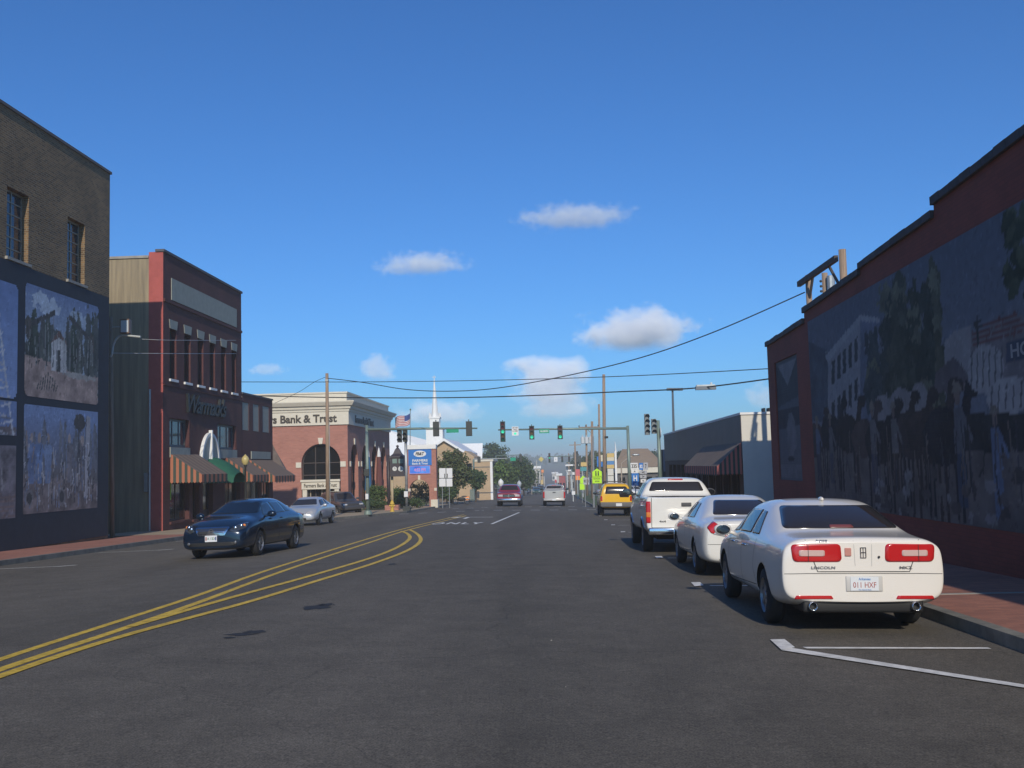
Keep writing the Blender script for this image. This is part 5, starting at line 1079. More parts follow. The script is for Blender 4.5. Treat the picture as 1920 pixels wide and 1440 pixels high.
# station pylon and price sign
b = base(1150, 112); t = thing('pylon_sign', 'tall white station pylon with tapered fin behind the yellow vehicle', 'sign', tuple(b))
def bxp(nm, x0, x1, y0_, y1_, Y, m, par, d=.5):
    a = at(x0, y0_, Y); c = at(x1, y1_, Y); mb = MB(); mb.box(a.x, c.x, Y, Y + d, c.z, a.z); return mb.build(nm, m, par)
bxp('fin', 1152, 1158, 846, 912, 112, M_white, t); a = at(1151.5, 828, 112); c = at(1156, 846, 112); mb = MB(); mb.hexa([(a.x + .1, 112.1, c.z), (c.x, 112.1, c.z), (c.x, 112.5, c.z), (a.x + .1, 112.5, c.z), (a.x + .08, 112.1, a.z), (c.x - .12, 112.1, a.z), (c.x - .12, 112.5, a.z), (a.x + .08, 112.5, a.z)]); mb.build('fin_tip', M_white, t)
bxp('base_block', 1139, 1151.8, 879, 930, 112.05, M_offw, t); bxp('seam', 1139, 1151.8, 891.3, 892, 112.02, M_curb, t, .02)
for nm, q, m_ in (('price_panel', (1138, 1151.5, 850, 857), mat('sign_gold', (.6, .42, .14), .5)), ('price_panel', (1138, 1151.5, 857.5, 864), mat('sign_tan', (.62, .55, .40), .5)), ('price_panel', (1138, 1151.5, 864.5, 871), mat('sign_blue2', (.08, .22, .45), .5)), ('price_panel', (1138, 1151.5, 871.5, 878), mat('sign_gold', (0, 0, 0)))): bxp(nm, *q, 112.1, m_, t, .2)
b = base(1127, 140); t = thing('station_sign', 'blue and white station sign between the two tallest wooden poles', 'sign', tuple(b)); bxp('panel', 1119, 1125, 856, 875, 140, M_sb, t, .2); bxp('panel', 1125.5, 1133, 853, 865, 140, mat('sign_tan', (0, 0, 0)), t, .2); bxp('panel', 1125.5, 1133, 866, 875, 140, M_sb, t, .2); mb = MB(); mb.tube([b, (b.x, 140, pxz(857, 1127, 140))], .15, 8); mb.build('post', M_steel, t)
# small signs near the station
for px, x0, x1, y0_, y1_, Y, m_, lb in ((1084, 1079, 1087.5, 880, 892, 120, mat('sign_pinkred', (.55, .12, .14), .5), 'narrow red and orange vertical price sign beside the dark signal pole'), (1094, 1089, 1100, 867, 874, 135, mat('sign_gold', (0, 0, 0)), 'small gold roadside sign below the transformers'), (1093, 1088, 1100, 876, 883, 132, mat('sign_teal', (.06, .28, .30), .5), 'small teal roadside sign below the gold one'), (1075, 1072, 1078.5, 921, 927.5, 108, M_sw, 'small white box sign low on the verge')):
    b = base(px, Y); t = thing('roadside_sign', lb, 'sign', tuple(b), 'small signs along the right verge'); bxp('panel', x0, x1, y0_, y1_, Y, m_, t, .1)
    if px == 1084: bxp('orange_panel', x0, x1, 892.5, 900, Y, M_or, t, .1)
    mb = MB(); mb.tube([b, (b.x, Y + .05, pxz(y1_, px, Y))], .06, 6); mb.build('post', M_steel, t)
# dark far signal pole, cobra lamp
b = base(1166, 105); t = thing('street_lamp', 'pale cobra head street lamp leaning right behind the mast', 'street lamp', tuple(b)); a = at(1165, 869, 105); c = at(1190, 853, 105)
mb = MB(); mb.tube([b, a, a.lerp(c, .35) + Vector((0, 0, .1)), c], [.09, .07, .055, .05], 8); mb.build('pole', mat('bronze_pole', (.38, .31, .24), .6), t); mb = MB(); mb.sphere((c.x + .1, c.y, c.z), .42, .16, .12, n=6); mb.build('lamp_head', M_steel, t)
# second junction, about 200 m away
Y2_ = 200
b = base(1084, Y2_); t = thing('signal_mast', 'distant signal mast right of the road with an arm over the second junction', 'signal pole', tuple(b)); za = pxz(857, 1000, Y2_)
mb = MB(); mb.tube([b, (b.x, Y2_, pxz(846, 1084, Y2_))], .22, 8); mb.build('pole', M_sig, t); mb = MB(); mb.tube([(b.x, Y2_, za), (at(1026, 860, Y2_).x, Y2_, za)], .10, 6); mb.build('arm', M_green, t)
GF = 'distant traffic lights at the second junction'
for px, y0_, n_, lb in ((1030, 850, 5, 'distant tall traffic light above the far road'), (1054, 856, 3, 'distant traffic light between white sign and pole'), (1067, 856, 3, 'distant traffic light nearest the distant mast'), ):
    q = at(px, y0_, Y2_ - .4); signal('traffic_light', lb, tuple(q), n_, 2 if n_ == 5 else None, group=GF, s=.36)
for k, (dx, w_) in enumerate(((-.5, .4), (.1, .5), (.6, .35))):
    mb = MB(); zz = pxz(848 + 3 * k, 1084, Y2_); mb.box(b.x + dx - w_ / 2, b.x + dx + w_ / 2, Y2_ - .5, Y2_ - .2, zz - 1.6, zz); mb.build('signal_head', M_sig, t)
q = at(1014.6, 861, 190); ys = thing('warning_sign', 'yellow diamond sign hanging over the far road', 'road sign', tuple(q)); mb = MB(); r = .5; mb.prism([(q.x - r, 190, q.z), (q.x, 190, q.z - r), (q.x + r, 190, q.z), (q.x, 190, q.z + r)], (0, .03, 0)); mb.build('plate', mat('sign_yellow', (.55, .45, .12), .5), ys); mb = MB(); mb.tube([(q.x, 190, q.z + r), (q.x, 190, q.z + 1.0)], .02, 5); mb.build('hanger', M_steel, ys)
board('turn_sign', 'distant white sign on the arm above the far road', 'road sign', 1038.5, 1045.5, 857, 865.5, Y2_ - .4, M_sw, 'O', M_sk, .25, .3)
# left second mast
b = base(888, 128); t = thing('signal_mast', 'slim green signal mast with a long arm in front of the tan church hall', 'signal pole', tuple(b)); a = at(888, 861, 128); c = at(950, 859.5, 128)
mb = MB(); mb.tube([b, a], .12, 8); mb.build('pole', M_green, t); mb = MB(); mb.tube([a, c], [.08, .05], 6); mb.build('arm', M_steel, t)
q = at(898, 856.5, 127.6); signal('traffic_light', 'small dark traffic light hung on the slim arm before the tan hall', tuple(q), 3, None, face=1, s=.24)
board('street_name_sign', 'small green street sign at the tip of the slim far arm', 'street sign', 957, 967, 858, 864, 128, M_sg)
q = at(976, 852, 150); signal('traffic_light', 'far traffic light above the left tree line', tuple(q), 3, None, face=1, s=.36)
mb = MB(); c2_ = at(976, 853, 150); t = thing('signal_mast', 'thin far signal mast hidden by the left trees holding a light', 'signal pole', (at(930, 900, 150).x, 150, -3)); mb.tube([(at(930, 900, 150).x, 150, -3), (at(930, 857, 150).x, 150, c2_.z), tuple(c2_)], .07, 6); mb.build('pole', M_green, t)
# ================================================================== vehicles
def paint(name, col, metal=0.0, rough=.28): return mat(name, col, rough, metal=metal, coat=.8, spec=.5)
M_tyre = mat('tyre_rubber', (.018, .018, .019), .8, bump=.2, bscale=60); M_well = mat('wheel_well', (.008, .008, .008), .9)
M_rim = mat('alloy', (.32, .33, .35), .35, metal=.8); M_chrome = mat('chrome', (.7, .7, .72), .12, metal=1.0)
M_redl = mat('tail_lamp_red', (.50, .018, .02), .15, coat=.6); M_clrl = mat('lamp_clear', (.62, .60, .58), .12, metal=.3, coat=.6); M_amb = mat('lamp_amber', (.7, .22, .04), .15, coat=.6)
M_cgl = mat('car_glass', (.030, .026, .027), .07, spec=.35); M_seam = mat('panel_gap', (.02, .02, .02), .8); M_trim = mat('grey_plastic', (.07, .07, .075), .6)
M_plate = mat('plate_white', (.68, .70, .72), .5)
def bezcorner(pts, r, n=4):
    out = []; N = len(pts)
    for i in range(N):
        p, a, b = Vector(pts[i]), Vector(pts[i - 1]), Vector(pts[(i + 1) % N]); r1 = min(r, (a - p).length * .45); r2 = min(r, (b - p).length * .45)
        s, e = p + (a - p).normalized() * r1, p + (b - p).normalized() * r2
        for k in range(n + 1): t = k / n; out.append(s * (1 - t) ** 2 + p * 2 * t * (1 - t) + e * t * t)
    return out
class Car:
    def __init__(s, name, label, cat, stations, wheels, wr, ww, m, group=None, lvl=3, arch=.055, cavity=None, cabw=None):
        """stations: (y, w, zb, zs, zt, wt, zc) from tail to nose, half widths in metres"""
        s.root = thing(name, label, cat, (0, 0, 0), group); s.m = m
        V, F = [], []; H = 9
        for st in stations:
            y, w, zb, zs, zt, wt, zc = st[:7]; ins = st[7] if len(st) > 7 else .06
            pts = [(0, zb), (w * .80, zb), (w * .97, zb + .07), (w, zb + (zs - zb) * .42), (w * .985, zs - .10), (w - ins, zs), (wt, zt), (wt * .72, zc - .012), (0, zc)]
            for x, z in pts: V.append((x, y, z))
            for x, z in pts[1:-1]: V.append((-x, y, z))
        R = 2 * H - 2
        def idx(i, k, sgn): return i * R + (k if (sgn > 0 or k in (0, H - 1)) else H - 1 + k)
        for i in range(len(stations) - 1):
            for k in range(H - 1):
                F.append((idx(i, k, 1), idx(i + 1, k, 1), idx(i + 1, k + 1, 1), idx(i, k + 1, 1))); F.append((idx(i, k, -1), idx(i, k + 1, -1), idx(i + 1, k + 1, -1), idx(i + 1, k, -1)))
        for i, fl in ((0, 1), (len(stations) - 1, 0)):
            for k in range(1, H - 2):
                q = (idx(i, k, -1), idx(i, k, 1), idx(i, k + 1, 1), idx(i, k + 1, -1)); F.append(q if fl else q[::-1])
            q = (idx(i, 0, 1), idx(i, 1, 1), idx(i, 1, -1)); F.append(q if fl else q[::-1])
            q = (idx(i, H - 1, 1), idx(i, H - 2, -1), idx(i, H - 2, 1)); F.append(q if fl else q[::-1])
        o = mk('body', V, F, [m, M_well], s.root, False, True); md = o.modifiers.new('s', 'SUBSURF'); md.levels = lvl; md.render_levels = lvl
        cut = []
        cc = MB()
        for (yy, r) in wheels:
            for sx in (-1, 1):
                w = stations[len(stations) // 2][1]; c = MB(); n = 28; x0, x1 = sx * (w - ww - .12), sx * (w + .2); rr = wr + arch
                vs = [(x, yy + rr * cos(2 * pi * k / n), r + rr * sin(2 * pi * k / n)) for x in (x0, x1) for k in range(n)]
                fs = [(k, (k + 1) % n, n + (k + 1) % n, n + k) for k in range(n)] + [tuple(range(n))[::-1], tuple(range(n, 2 * n))]
                if sx < 0: fs = [f[::-1] for f in fs]
                cc.add(vs, fs)
        if cavity: cc.box(*cavity)
        co = mk('cut', [v for v in cc.v], cc.f, [m, M_well], None, False)
        bm = bmesh.new(); bm.from_mesh(co.data); bmesh.ops.recalc_face_normals(bm, faces=bm.faces); bm.to_mesh(co.data); bm.free()
        for p in co.data.polygons: p.material_index = 1
        bm = bmesh.new(); bm.from_mesh(o.data); bmesh.ops.recalc_face_normals(bm, faces=bm.faces); bm.to_mesh(o.data); bm.free()
        for p in o.data.polygons: p.use_smooth = True
        bo = o.modifiers.new('b', 'BOOLEAN'); bo.object = co; bo.operation = 'DIFFERENCE'; bo.solver = 'EXACT'
        dg = bpy.context.evaluated_depsgraph_get(); dg.update(); me = bpy.data.meshes.new_from_object(o.evaluated_get(dg)); o.modifiers.clear(); o.data = me
        C.objects.unlink(co); bpy.data.objects.remove(co)
        for p in me.polygons:
            if p.material_index == 1: p.use_smooth = False
        s.body = o; s.bvh = BVHTree.FromPolygons([v.co[:] for v in me.vertices], [tuple(p.vertices) for p in me.polygons])
        WL[o] = Vector((0, 0, 0))
        for (yy, r) in wheels:
            for sx in (-1, 1): s.wheel(sx, stations[len(stations) // 2][1] - .02, yy, wr, ww)
    rimstyle = 'spoke'
    def wheel(s, sx, w, yy, r, ww):
        x1 = sx * w; x0 = sx * (w - ww); o = MB()
        prof = [(r * .62, 0), (r * .70, .0), (r * .93, .012), (r * .985, .035), (r, .06), (r, ww - .06), (r * .985, ww - .035), (r * .9, ww), (r * .6, ww)]
        o.lathe([(a, -sx * b) for a, b in prof], (x1, yy, r), 'x', 28); w_ = thing_child('wheel', s.root)
        o.build('tyre', M_tyre, w_, world=False, smooth=True)
        m = MB(); rr = r * .64; m.lathe([(rr, 0), (rr * .97, -sx * .012), (rr * .9, -sx * .03), (rr * .88, -sx * .14), (.001, -sx * .14)], (x1, yy, r), 'x', 24)
        m.lathe([(.001, sx * .0), (.05, -sx * .002), (.06, -sx * .02), (.06, -sx * .1)], (x1 - sx * .012, yy, r), 'x', 12)
        n = 7
        for k in range(n):
            a = 2 * pi * k / n + .3; d = Vector((0, cos(a), sin(a))); t = Vector((0, -sin(a), cos(a))); c = Vector((x1 - sx * .02, yy, r)); X = Vector((-sx * .035, 0, 0))
            p0, p1 = c + d * .04, c + d * rr * .95; h0, h1 = t * .028, t * .022
            m.hexa([p0 - h0, p0 + h0, p0 + h0 + X, p0 - h0 + X, p1 - h1, p1 + h1, p1 + h1 + X, p1 - h1 + X])
        m.build('rim', M_rim, w_, world=False)
    def cast(s, a, b, ax):
        if ax == 'rear': o, d = Vector((a, -3, b)), Vector((0, 1, 0))
        elif ax == 'front': o, d = Vector((a, 9, b)), Vector((0, -1, 0))
        elif ax == 'left': o, d = Vector((-4, a, b)), Vector((1, 0, 0))
        elif ax == 'right': o, d = Vector((4, a, b)), Vector((-1, 0, 0))
        else: o, d = Vector((a, b, 5)), Vector((0, 0, -1))
        h = s.bvh.ray_cast(o, d)
        if h[0] is None: h = s.bvh.find_nearest(o + d * 3.2)
        n = h[1] if h[1].dot(d) < 0 else -h[1]; return h[0], n, d
    def patch(s, name, outline, ax, m, parent=None, off=.006, r=.03, rings=6, skirt=.02, seglen=.06, label=None):
        P = bezcorner([Vector((a, b, 0)) for a, b in outline], r); D = []
        for i in range(len(P)):
            a, b = P[i], P[(i + 1) % len(P)]; k = max(1, int((b - a).length / seglen)); D += [a.lerp(b, j / k) for j in range(k)]
        P = D; n = len(P); c = sum(P, Vector((0, 0, 0))) / n; vs = []; dirs = None
        def cp(q, o_):
            h, nn, d = s.cast(q.x, q.y, ax); return h + nn * o_
        vs.append(cp(c, off))
        for j in range(1, rings + 1):
            for q in P: vs.append(cp(c.lerp(q, j / rings), off))
        for q in P: vs.append(cp(q, -skirt))
        fs = [(0, 1 + k, 1 + (k + 1) % n) for k in range(n)]
        for j in range(rings): fs += [(1 + j * n + k, 1 + (j + 1) * n + k, 1 + (j + 1) * n + (k + 1) % n, 1 + j * n + (k + 1) % n) for k in range(n)]
        o = mk(name, vs, fs, m, parent or s.root, False, True)
        bm = bmesh.new(); bm.from_mesh(o.data); bmesh.ops.recalc_face_normals(bm, faces=bm.faces); bm.to_mesh(o.data); bm.free()
        if label: o['label'] = label
        return o
    def seam(s, name, lines, ax, m=None, w=.009, off=.0035, parent=None):
        mb = MB()
        for L in lines:
            D = []
            for a, b in zip(L, L[1:]):
                a, b = Vector((*a, 0)), Vector((*b, 0)); k = max(1, int((b - a).length / .05)); D += [a.lerp(b, j / k) for j in range(k)]
            D.append(Vector((*L[-1], 0))); H = [s.cast(q.x, q.y, ax) for q in D]; vs = []
            for i, (h, nn, d) in enumerate(H):
                t = H[min(i + 1, len(H) - 1)][0] - H[max(i - 1, 0)][0]; t = t.normalized() if t.length > 1e-6 else Vector((0, 0, 1)); sd = t.cross(nn).normalized() * w / 2
                vs += [h + nn * off - sd, h + nn * off + sd]
            mb.add(vs, [(2 * i, 2 * i + 1, 2 * i + 3, 2 * i + 2) for i in range(len(D) - 1)])
        return mb.build(name, m or M_seam, parent or s.root, world=False)
    def word(s, body, x, z, wd, ht, ax, m, parent=None, off=.012, name='lettering'):
        vs, fs = text_geo(body, 1, bold=.02); lo, hi = vs.min(0), vs.max(0); out = []
        for v in vs:
            a = ((v[0] - lo[0]) / (hi[0] - lo[0]) - .5) * wd; b = ((v[1] - lo[1]) / (hi[1] - lo[1]) - .5) * ht
            if ax == 'front': a = -a
            h, nn, d = s.cast(x + a, z + b, ax); out.append(h + nn * off)
        return mk(name, out, fs, m, parent or s.root, False)
    def box(s, name, x0, x1, y0, y1, z0, z1, m, parent=None, bev=.0):
        mb = MB(); mb.box(x0, x1, y0, y1, z0, z1); o = mb.build(name, m, parent or s.root, world=False)
        if bev:
            bm = bmesh.new(); bm.from_mesh(o.data); bmesh.ops.bevel(bm, geom=bm.edges[:], offset=bev, segments=3, affect='EDGES', profile=.5); bm.to_mesh(o.data); bm.free()
            for p in o.data.polygons: p.use_smooth = True
        return o
    def mirrors(s, y, z, w, m=None, sx_=(1, -1), big=1.0):
        for sx in sx_:
            mb = MB(); c = (sx * (w + .13 * big), y, z); mb.sphere(c, .125 * big, .075, .085 * big, n=8)
            mb.v = [(a, min(b, 9), cc) if b > y - .045 else (a, y - .045, cc) for a, b, cc in mb.v]
            mb.tube([(sx * (w - .06), y + .05, z - .06), (sx * (w + .06), y + .02, z - .03)], .028, 8); mo = mb.build('side_mirror', m or s.m, s.root, world=False, smooth=True)
            g = MB(); g.sphere((c[0], y - .047, z), .10 * big, .003, .065 * big, n=8); g.build('mirror_glass', mat('mirror_glass', (.11, .11, .11), .06, metal=.9), mo, world=False)
    def place(s, x, y, yaw=0.0, flip=False):
        p = Vector((x, y, RZ(x, y))); nx = (RZ(x + .5, y) - RZ(x - .5, y)); ny = RZ(x, y + .5) - RZ(x, y - .5); up = Vector((-nx, -ny, 1)).normalized()
        f = Vector((-sin(yaw), cos(yaw), 0)) * (-1 if flip else 1); f = (f - up * f.dot(up)).normalized(); r = f.cross(up); M = Matrix((r, f, up)).transposed().to_4x4(); M.translation = p
        s.root.matrix_world = M; s.root.location = M.to_translation(); s.root.rotation_euler = M.to_euler()
def thing_child(name, parent):
    o = bpy.data.objects.new(name, None); C.objects.link(o); o.parent = parent; WL[o] = Vector((0, 0, 0)); return o
def sedan_stations(L, W, H, deck, hood, yg, yr, yf, yw, zb=.24, belt=None, wr=.60, fbz=.62, tailw=.86, tailt=None, dw=.72):
    h = W / 2; belt = belt or deck - .06; tt = tailt or deck - .05
    return [(0.0, h * tailw, zb + .10, tt - .12, tt - .05, h * dw * .88, tt - .04, .05),
            (.035, h * (tailw + .05), zb + .03, tt - .07, tt, h * dw * .93, tt + .015, .05),
            (.16, h * .965, zb, deck - .09, deck - .015, h * dw * .97, deck + .005, .05),
            (.55, h * .99, zb, belt, deck, h * dw, deck + .02),
            (yg, h, zb, belt, deck + .03, h * max(.74, dw), deck + .05),
            (yg + .10, h, zb, belt, deck + .10, h * .735, deck + .13),
            (yr - .10, h, zb, belt, H - .09, h * wr * 1.03, H - .035),
            (yr + .12, h, zb, belt, H - .05, h * wr, H + .01),
            ((yr + yf) / 2, h, zb, belt, H - .035, h * wr, H + .022),
            (yf, h, zb, belt - .02, H - .07, h * wr * 1.0, H - .015),
            (yf + .2, h, zb, belt - .03, H - .16, h * wr * 1.05, H - .10),
            (yw, h, zb, hood + .02, hood + .10, h * .74, hood + .12),
            (yw + .15, h, zb, hood - .02, hood + .04, h * .74, hood + .07),
            ((yw + L) / 2, h * .995, zb, hood - .07, hood - .01, h * .70, hood + .03),
            (L - .42, h * .965, zb, hood - .13, hood - .08, h * .66, hood - .05),
            (L - .13, h * .90, zb + .0, fbz, fbz + .04, h * .60, fbz + .06),
            (L, h * .78, zb + .07, fbz - .08, fbz - .04, h * .50, fbz - .03)]
# ---------------------------------------------------------------- nearest parked car, white
M_pearl = paint('paint_pearl_white', (.78, .735, .67)); M_wcar = paint('paint_white', (.75, .73, .68))
def white_sedan_a():
    st = sedan_stations(4.84, 1.83, 1.46, 1.07, .94, .80, 1.66, 2.85, 3.62, zb=.25, tailw=.93, tailt=1.055, wr=.69, dw=.80)
    st = [tuple((.36 if i < 2 else .30) if (k == 2 and i < 3) else v for k, v in enumerate(q)) for i, q in enumerate(st)]
    c = Car('parked_car', 'pearl white sedan parked nearest on the right with wide red tail lamps and dual exhausts', 'car', st, [(1.05, .33), (3.86, .33)], .33, .20, M_pearl, 'white vehicles parked along the right kerb')
    c.patch('rear_window', [(-.68, 1.13), (.68, 1.13), (.56, 1.385), (-.56, 1.385)], 'rear', M_cgl, r=.05, rings=10)
    c.patch('windshield', [(-.66, 1.06), (.66, 1.06), (.52, 1.33), (-.52, 1.33)], 'front', M_cgl, r=.05, rings=8)
    for ax in ('left', 'right'):
        c.patch('side_window', [(1.48, 1.03), (1.92, 1.03), (1.93, 1.32), (1.72, 1.31)], ax, M_cgl, r=.03); c.patch('side_window', [(2.0, 1.03), (2.85, 1.02), (2.72, 1.33), (2.0, 1.33)], ax, M_cgl, r=.03); c.patch('side_window', [(2.92, 1.02), (3.38, 1.0), (2.98, 1.27), (2.83, 1.31)], ax, M_cgl, r=.03)
        c.seam('door_seam', [[(1.42, .42), (1.60, .62), (1.50, .98)], [(2.42, .33), (2.42, 1.0)], [(3.35, .38), (3.42, .98)], [(1.42, .42), (3.35, .36)]], ax)
        for y in (2.14, 3.0): 
            sx = -1 if ax == 'left' else 1; h, n, d = c.cast(y, .87, ax); mb = MB(); mb.tube([h + n * .005 + Vector((0, -.09, 0)), h + n * .035 + Vector((0, -.05, .0)), h + n * .035 + Vector((0, .05, 0)), h + n * .005 + Vector((0, .09, 0))], .014, 8); mb.build('door_handle', M_chrome, c.root, world=False, smooth=True)
        c.seam('chrome_strip', [[(1.55, .30), (3.25, .29)]], ax, M_chrome, .03, .005)
    for sx in (-1, 1):
        q = [(.235, .80), (.765, .80), (.785, .985), (.245, .995)]; q = [(sx * a, b) for a, b in q]
        t = c.patch('tail_lamp', q, 'rear', M_redl, off=.014, r=.05); q2 = [(sx * a, b) for a, b in ((.42, .86), (.70, .86), (.70, .925), (.42, .925))]
        c.patch('lamp_centre', q2, 'rear', mat('lamp_pinkish', (.60, .42, .38), .15, coat=.6), t, off=.020, r=.02)
        c.seam('lamp_division', [[(sx * .60, .80), (sx * .60, .985)]], 'rear', M_seam, .006, .022, t)
        c.patch('reflector', [(sx * a, b) for a, b in ((.34, .395), (.76, .395), (.74, .43), (.36, .43))], 'rear', M_redl, off=.012, r=.01)
        mb = MB(); mb.lathe([(.050, .02), (.050, -.03), (.040, -.03), (.038, .02)], (sx * .56, .02, .315), 'y', 16); mb.build('exhaust_tip', M_chrome, c.root, world=False, smooth=True)
        c.patch('headlight', [(sx * a, b) for a, b in ((.38, .62), (.76, .66), (.74, .76), (.40, .74))], 'front', M_clrl, off=.01, r=.03)
    c.box('lower_valance', -.66, .66, .06, .62, .235, .38, M_black, bev=.03)
    c.seam('trunk_seam', [[(-.62, 1.035), (-.54, .80), (-.50, .69), (.50, .69), (.54, .80), (.62, 1.035)]], 'rear')
    c.seam('bumper_seam', [[(-.86, .665), (-.6, .67), (.6, .67), (.86, .665)]], 'rear', w=.006)
    for x in (-.09, .09): c.seam('trunk_crease', [[(x, .75), (x * 1.1, 1.03)]], 'rear', mat('crease_grey', (.45, .44, .42), .4), .005)
    c.box('number_plate_recess', -.20, .20, -.012, .03, .475, .645, mat('plate_recess', (.55, .53, .5), .4), bev=.01)
    pl = c.box('number_plate', -.152, .152, -.020, -.014, .485, .635, M_plate)
    text('plate_number', '011 HXF', (0, -.0205, .548), (1, 0, 0), (0, 0, 1), wid=.25, hgt=.06, mat_=mat('plate_red', (.35, .05, .04), .5), parent=pl, depth=.002, bold=.0, world=False)
    text('plate_state', 'Arkansas', (0, -.0205, .612), (1, 0, 0), (0, 0, 1), wid=.13, hgt=.028, mat_=mat('plate_blue', (.08, .22, .5), .5), parent=pl, depth=.002, world=False)
    text('plate_motto', 'The Natural State', (0, -.0205, .496), (1, 0, 0), (0, 0, 1), wid=.14, hgt=.012, mat_=MC['plate_blue'], parent=pl, depth=.002, world=False)
    mg = mat('badge_grey', (.30, .30, .31), .3, metal=.8)
    c.word('LINCOLN', -.44, .735, .26, .030, 'rear', mg, name='maker_badge'); c.word('MKZ', .46, .735, .14, .030, 'rear', mg, name='model_badge'); c.word('RISER', -.44, 1.02, .13, .024, 'rear', mg, name='dealer_badge')
    h, n, d = c.cast(0, .90, 'rear'); mb = MB()
    for x, w_ in ((-.028, .005), (.028, .005), (0, .004)): mb.box(x - w_, x + w_, h.y - .014, h.y - .006, .84, .955)
    for z in (.842, .90, .953): mb.box(-.03, .03, h.y - .0135, h.y - .0065, z - .003, z + .003)
    mb.build('emblem', M_chrome, c.root, world=False)
    c.patch('sticker', [(-.20, .86), (-.13, .86), (-.13, .95), (-.20, .95)], 'rear', mat('sticker_pink', (.50, .22, .18), .5), off=.012, r=.01); mb = MB(); mb.sphere((.17, h.y - .012, .85), .014, n=5); mb.build('lock', M_sk, c.root, world=False)
    c.patch('brake_light', [(-.14, 1.135), (.14, 1.135), (.13, 1.165), (-.13, 1.165)], 'rear', mat('dim_red_lens', (.22, .06, .05), .3), off=.011, r=.01)
    mb = MB(); mb.sphere((0, 1.72, 1.465), .03, .09, .03, n=6); mb.build('antenna', M_pearl, c.root, world=False, smooth=True)
    c.mirrors(3.25, 1.02, .88); c.place(3.33, 11.45); return c
white_sedan_a()
# ---------------------------------------------------------------- second parked car, white with teardrop lamps
def white_sedan_b(name, label, m, x, y, flip=False, yaw=0, group=None, front_detail=True, mir=True):
    st = sedan_stations(5.0, 1.85, 1.45, 1.04, .92, .80, 1.75, 2.80, 3.72, zb=.25, tailw=.84, wr=.62)
    c = Car(name, label, 'car', st, [(1.08, .32), (3.88, .32)], .32, .19, m, group)
    c.patch('rear_window', [(-.58, 1.10), (.58, 1.10), (.45, 1.36), (-.45, 1.36)], 'rear', M_cgl, r=.05, rings=10)
    c.patch('windshield', [(-.66, 1.05), (.66, 1.05), (.50, 1.33), (-.50, 1.33)], 'front', M_cgl, r=.05, rings=8)
    for ax in ('left', 'right'):
        c.patch('side_window', [(1.55, 1.03), (2.28, 1.02), (2.20, 1.31), (1.88, 1.30)], ax, M_cgl, r=.05); c.patch('side_window', [(2.36, 1.02), (3.42, 1.0), (2.92, 1.28), (2.30, 1.32)], ax, M_cgl, r=.05)
        c.seam('door_seam', [[(1.55, .45), (1.70, 1.0)], [(2.36, .33), (2.34, 1.0)], [(3.42, .38), (3.48, .98)], [(1.55, .42), (3.42, .34)]], ax); c.seam('side_strip', [[(.75, .62), (4.3, .62)]], ax, m, .05, .008)
    for sx in (-1, 1):
        t = c.patch('tail_lamp', [(sx * a, b) for a, b in ((.46, .74), (.74, .80), (.80, .90), (.68, 1.00), (.58, .93))], 'rear', M_redl, off=.012, r=.03); c.patch('reversing_lamp', [(sx * a, b) for a, b in ((.47, .735), (.70, .785), (.66, .82), (.50, .77))], 'rear', M_clrl, t, off=.017, r=.01)
        h = c.patch('headlight', [(sx * a, b) for a, b in ((.38, .60), (.74, .64), (.72, .76), (.44, .72))], 'front', M_clrl, off=.012, r=.04)
    c.seam('trunk_seam', [[(-.50, 1.0), (-.44, .72), (.44, .72), (.50, 1.0)]], 'rear'); c.seam('bumper_seam', [[(-.8, .60), (.8, .60)]], 'rear', w=.007); c.patch('lower_valance', [(-.66, .25), (.66, .25), (.6, .34), (-.6, .34)], 'rear', M_black, off=.008, r=.01)
    c.box('number_plate', -.15, .15, -.012, .01, .78, .93, M_plate)
    c.patch('grille', [(-.30, .53), (.30, .53), (.32, .63), (-.32, .63)], 'front', M_black, off=.01, r=.03); c.patch('lower_intake', [(-.45, .32), (.45, .32), (.42, .42), (-.42, .42)], 'front', M_black, off=.01, r=.03)
    hh, n, d = c.cast(0, .585, 'front'); mb = MB(); mb.sphere((0, hh.y + .015, .585), .07, .008, .03, n=6); mb.build('emblem', M_chrome, c.root, world=False)
    if mir: c.mirrors(3.32, 1.0, .88)
    c.place(x, y, yaw, flip); return c
GW = 'white vehicles parked along the right kerb'
white_sedan_b('parked_car', 'white rounded sedan with teardrop tail lamps parked between the white pickup and nearest car', M_wcar, 3.42, 18.25, group=GW)
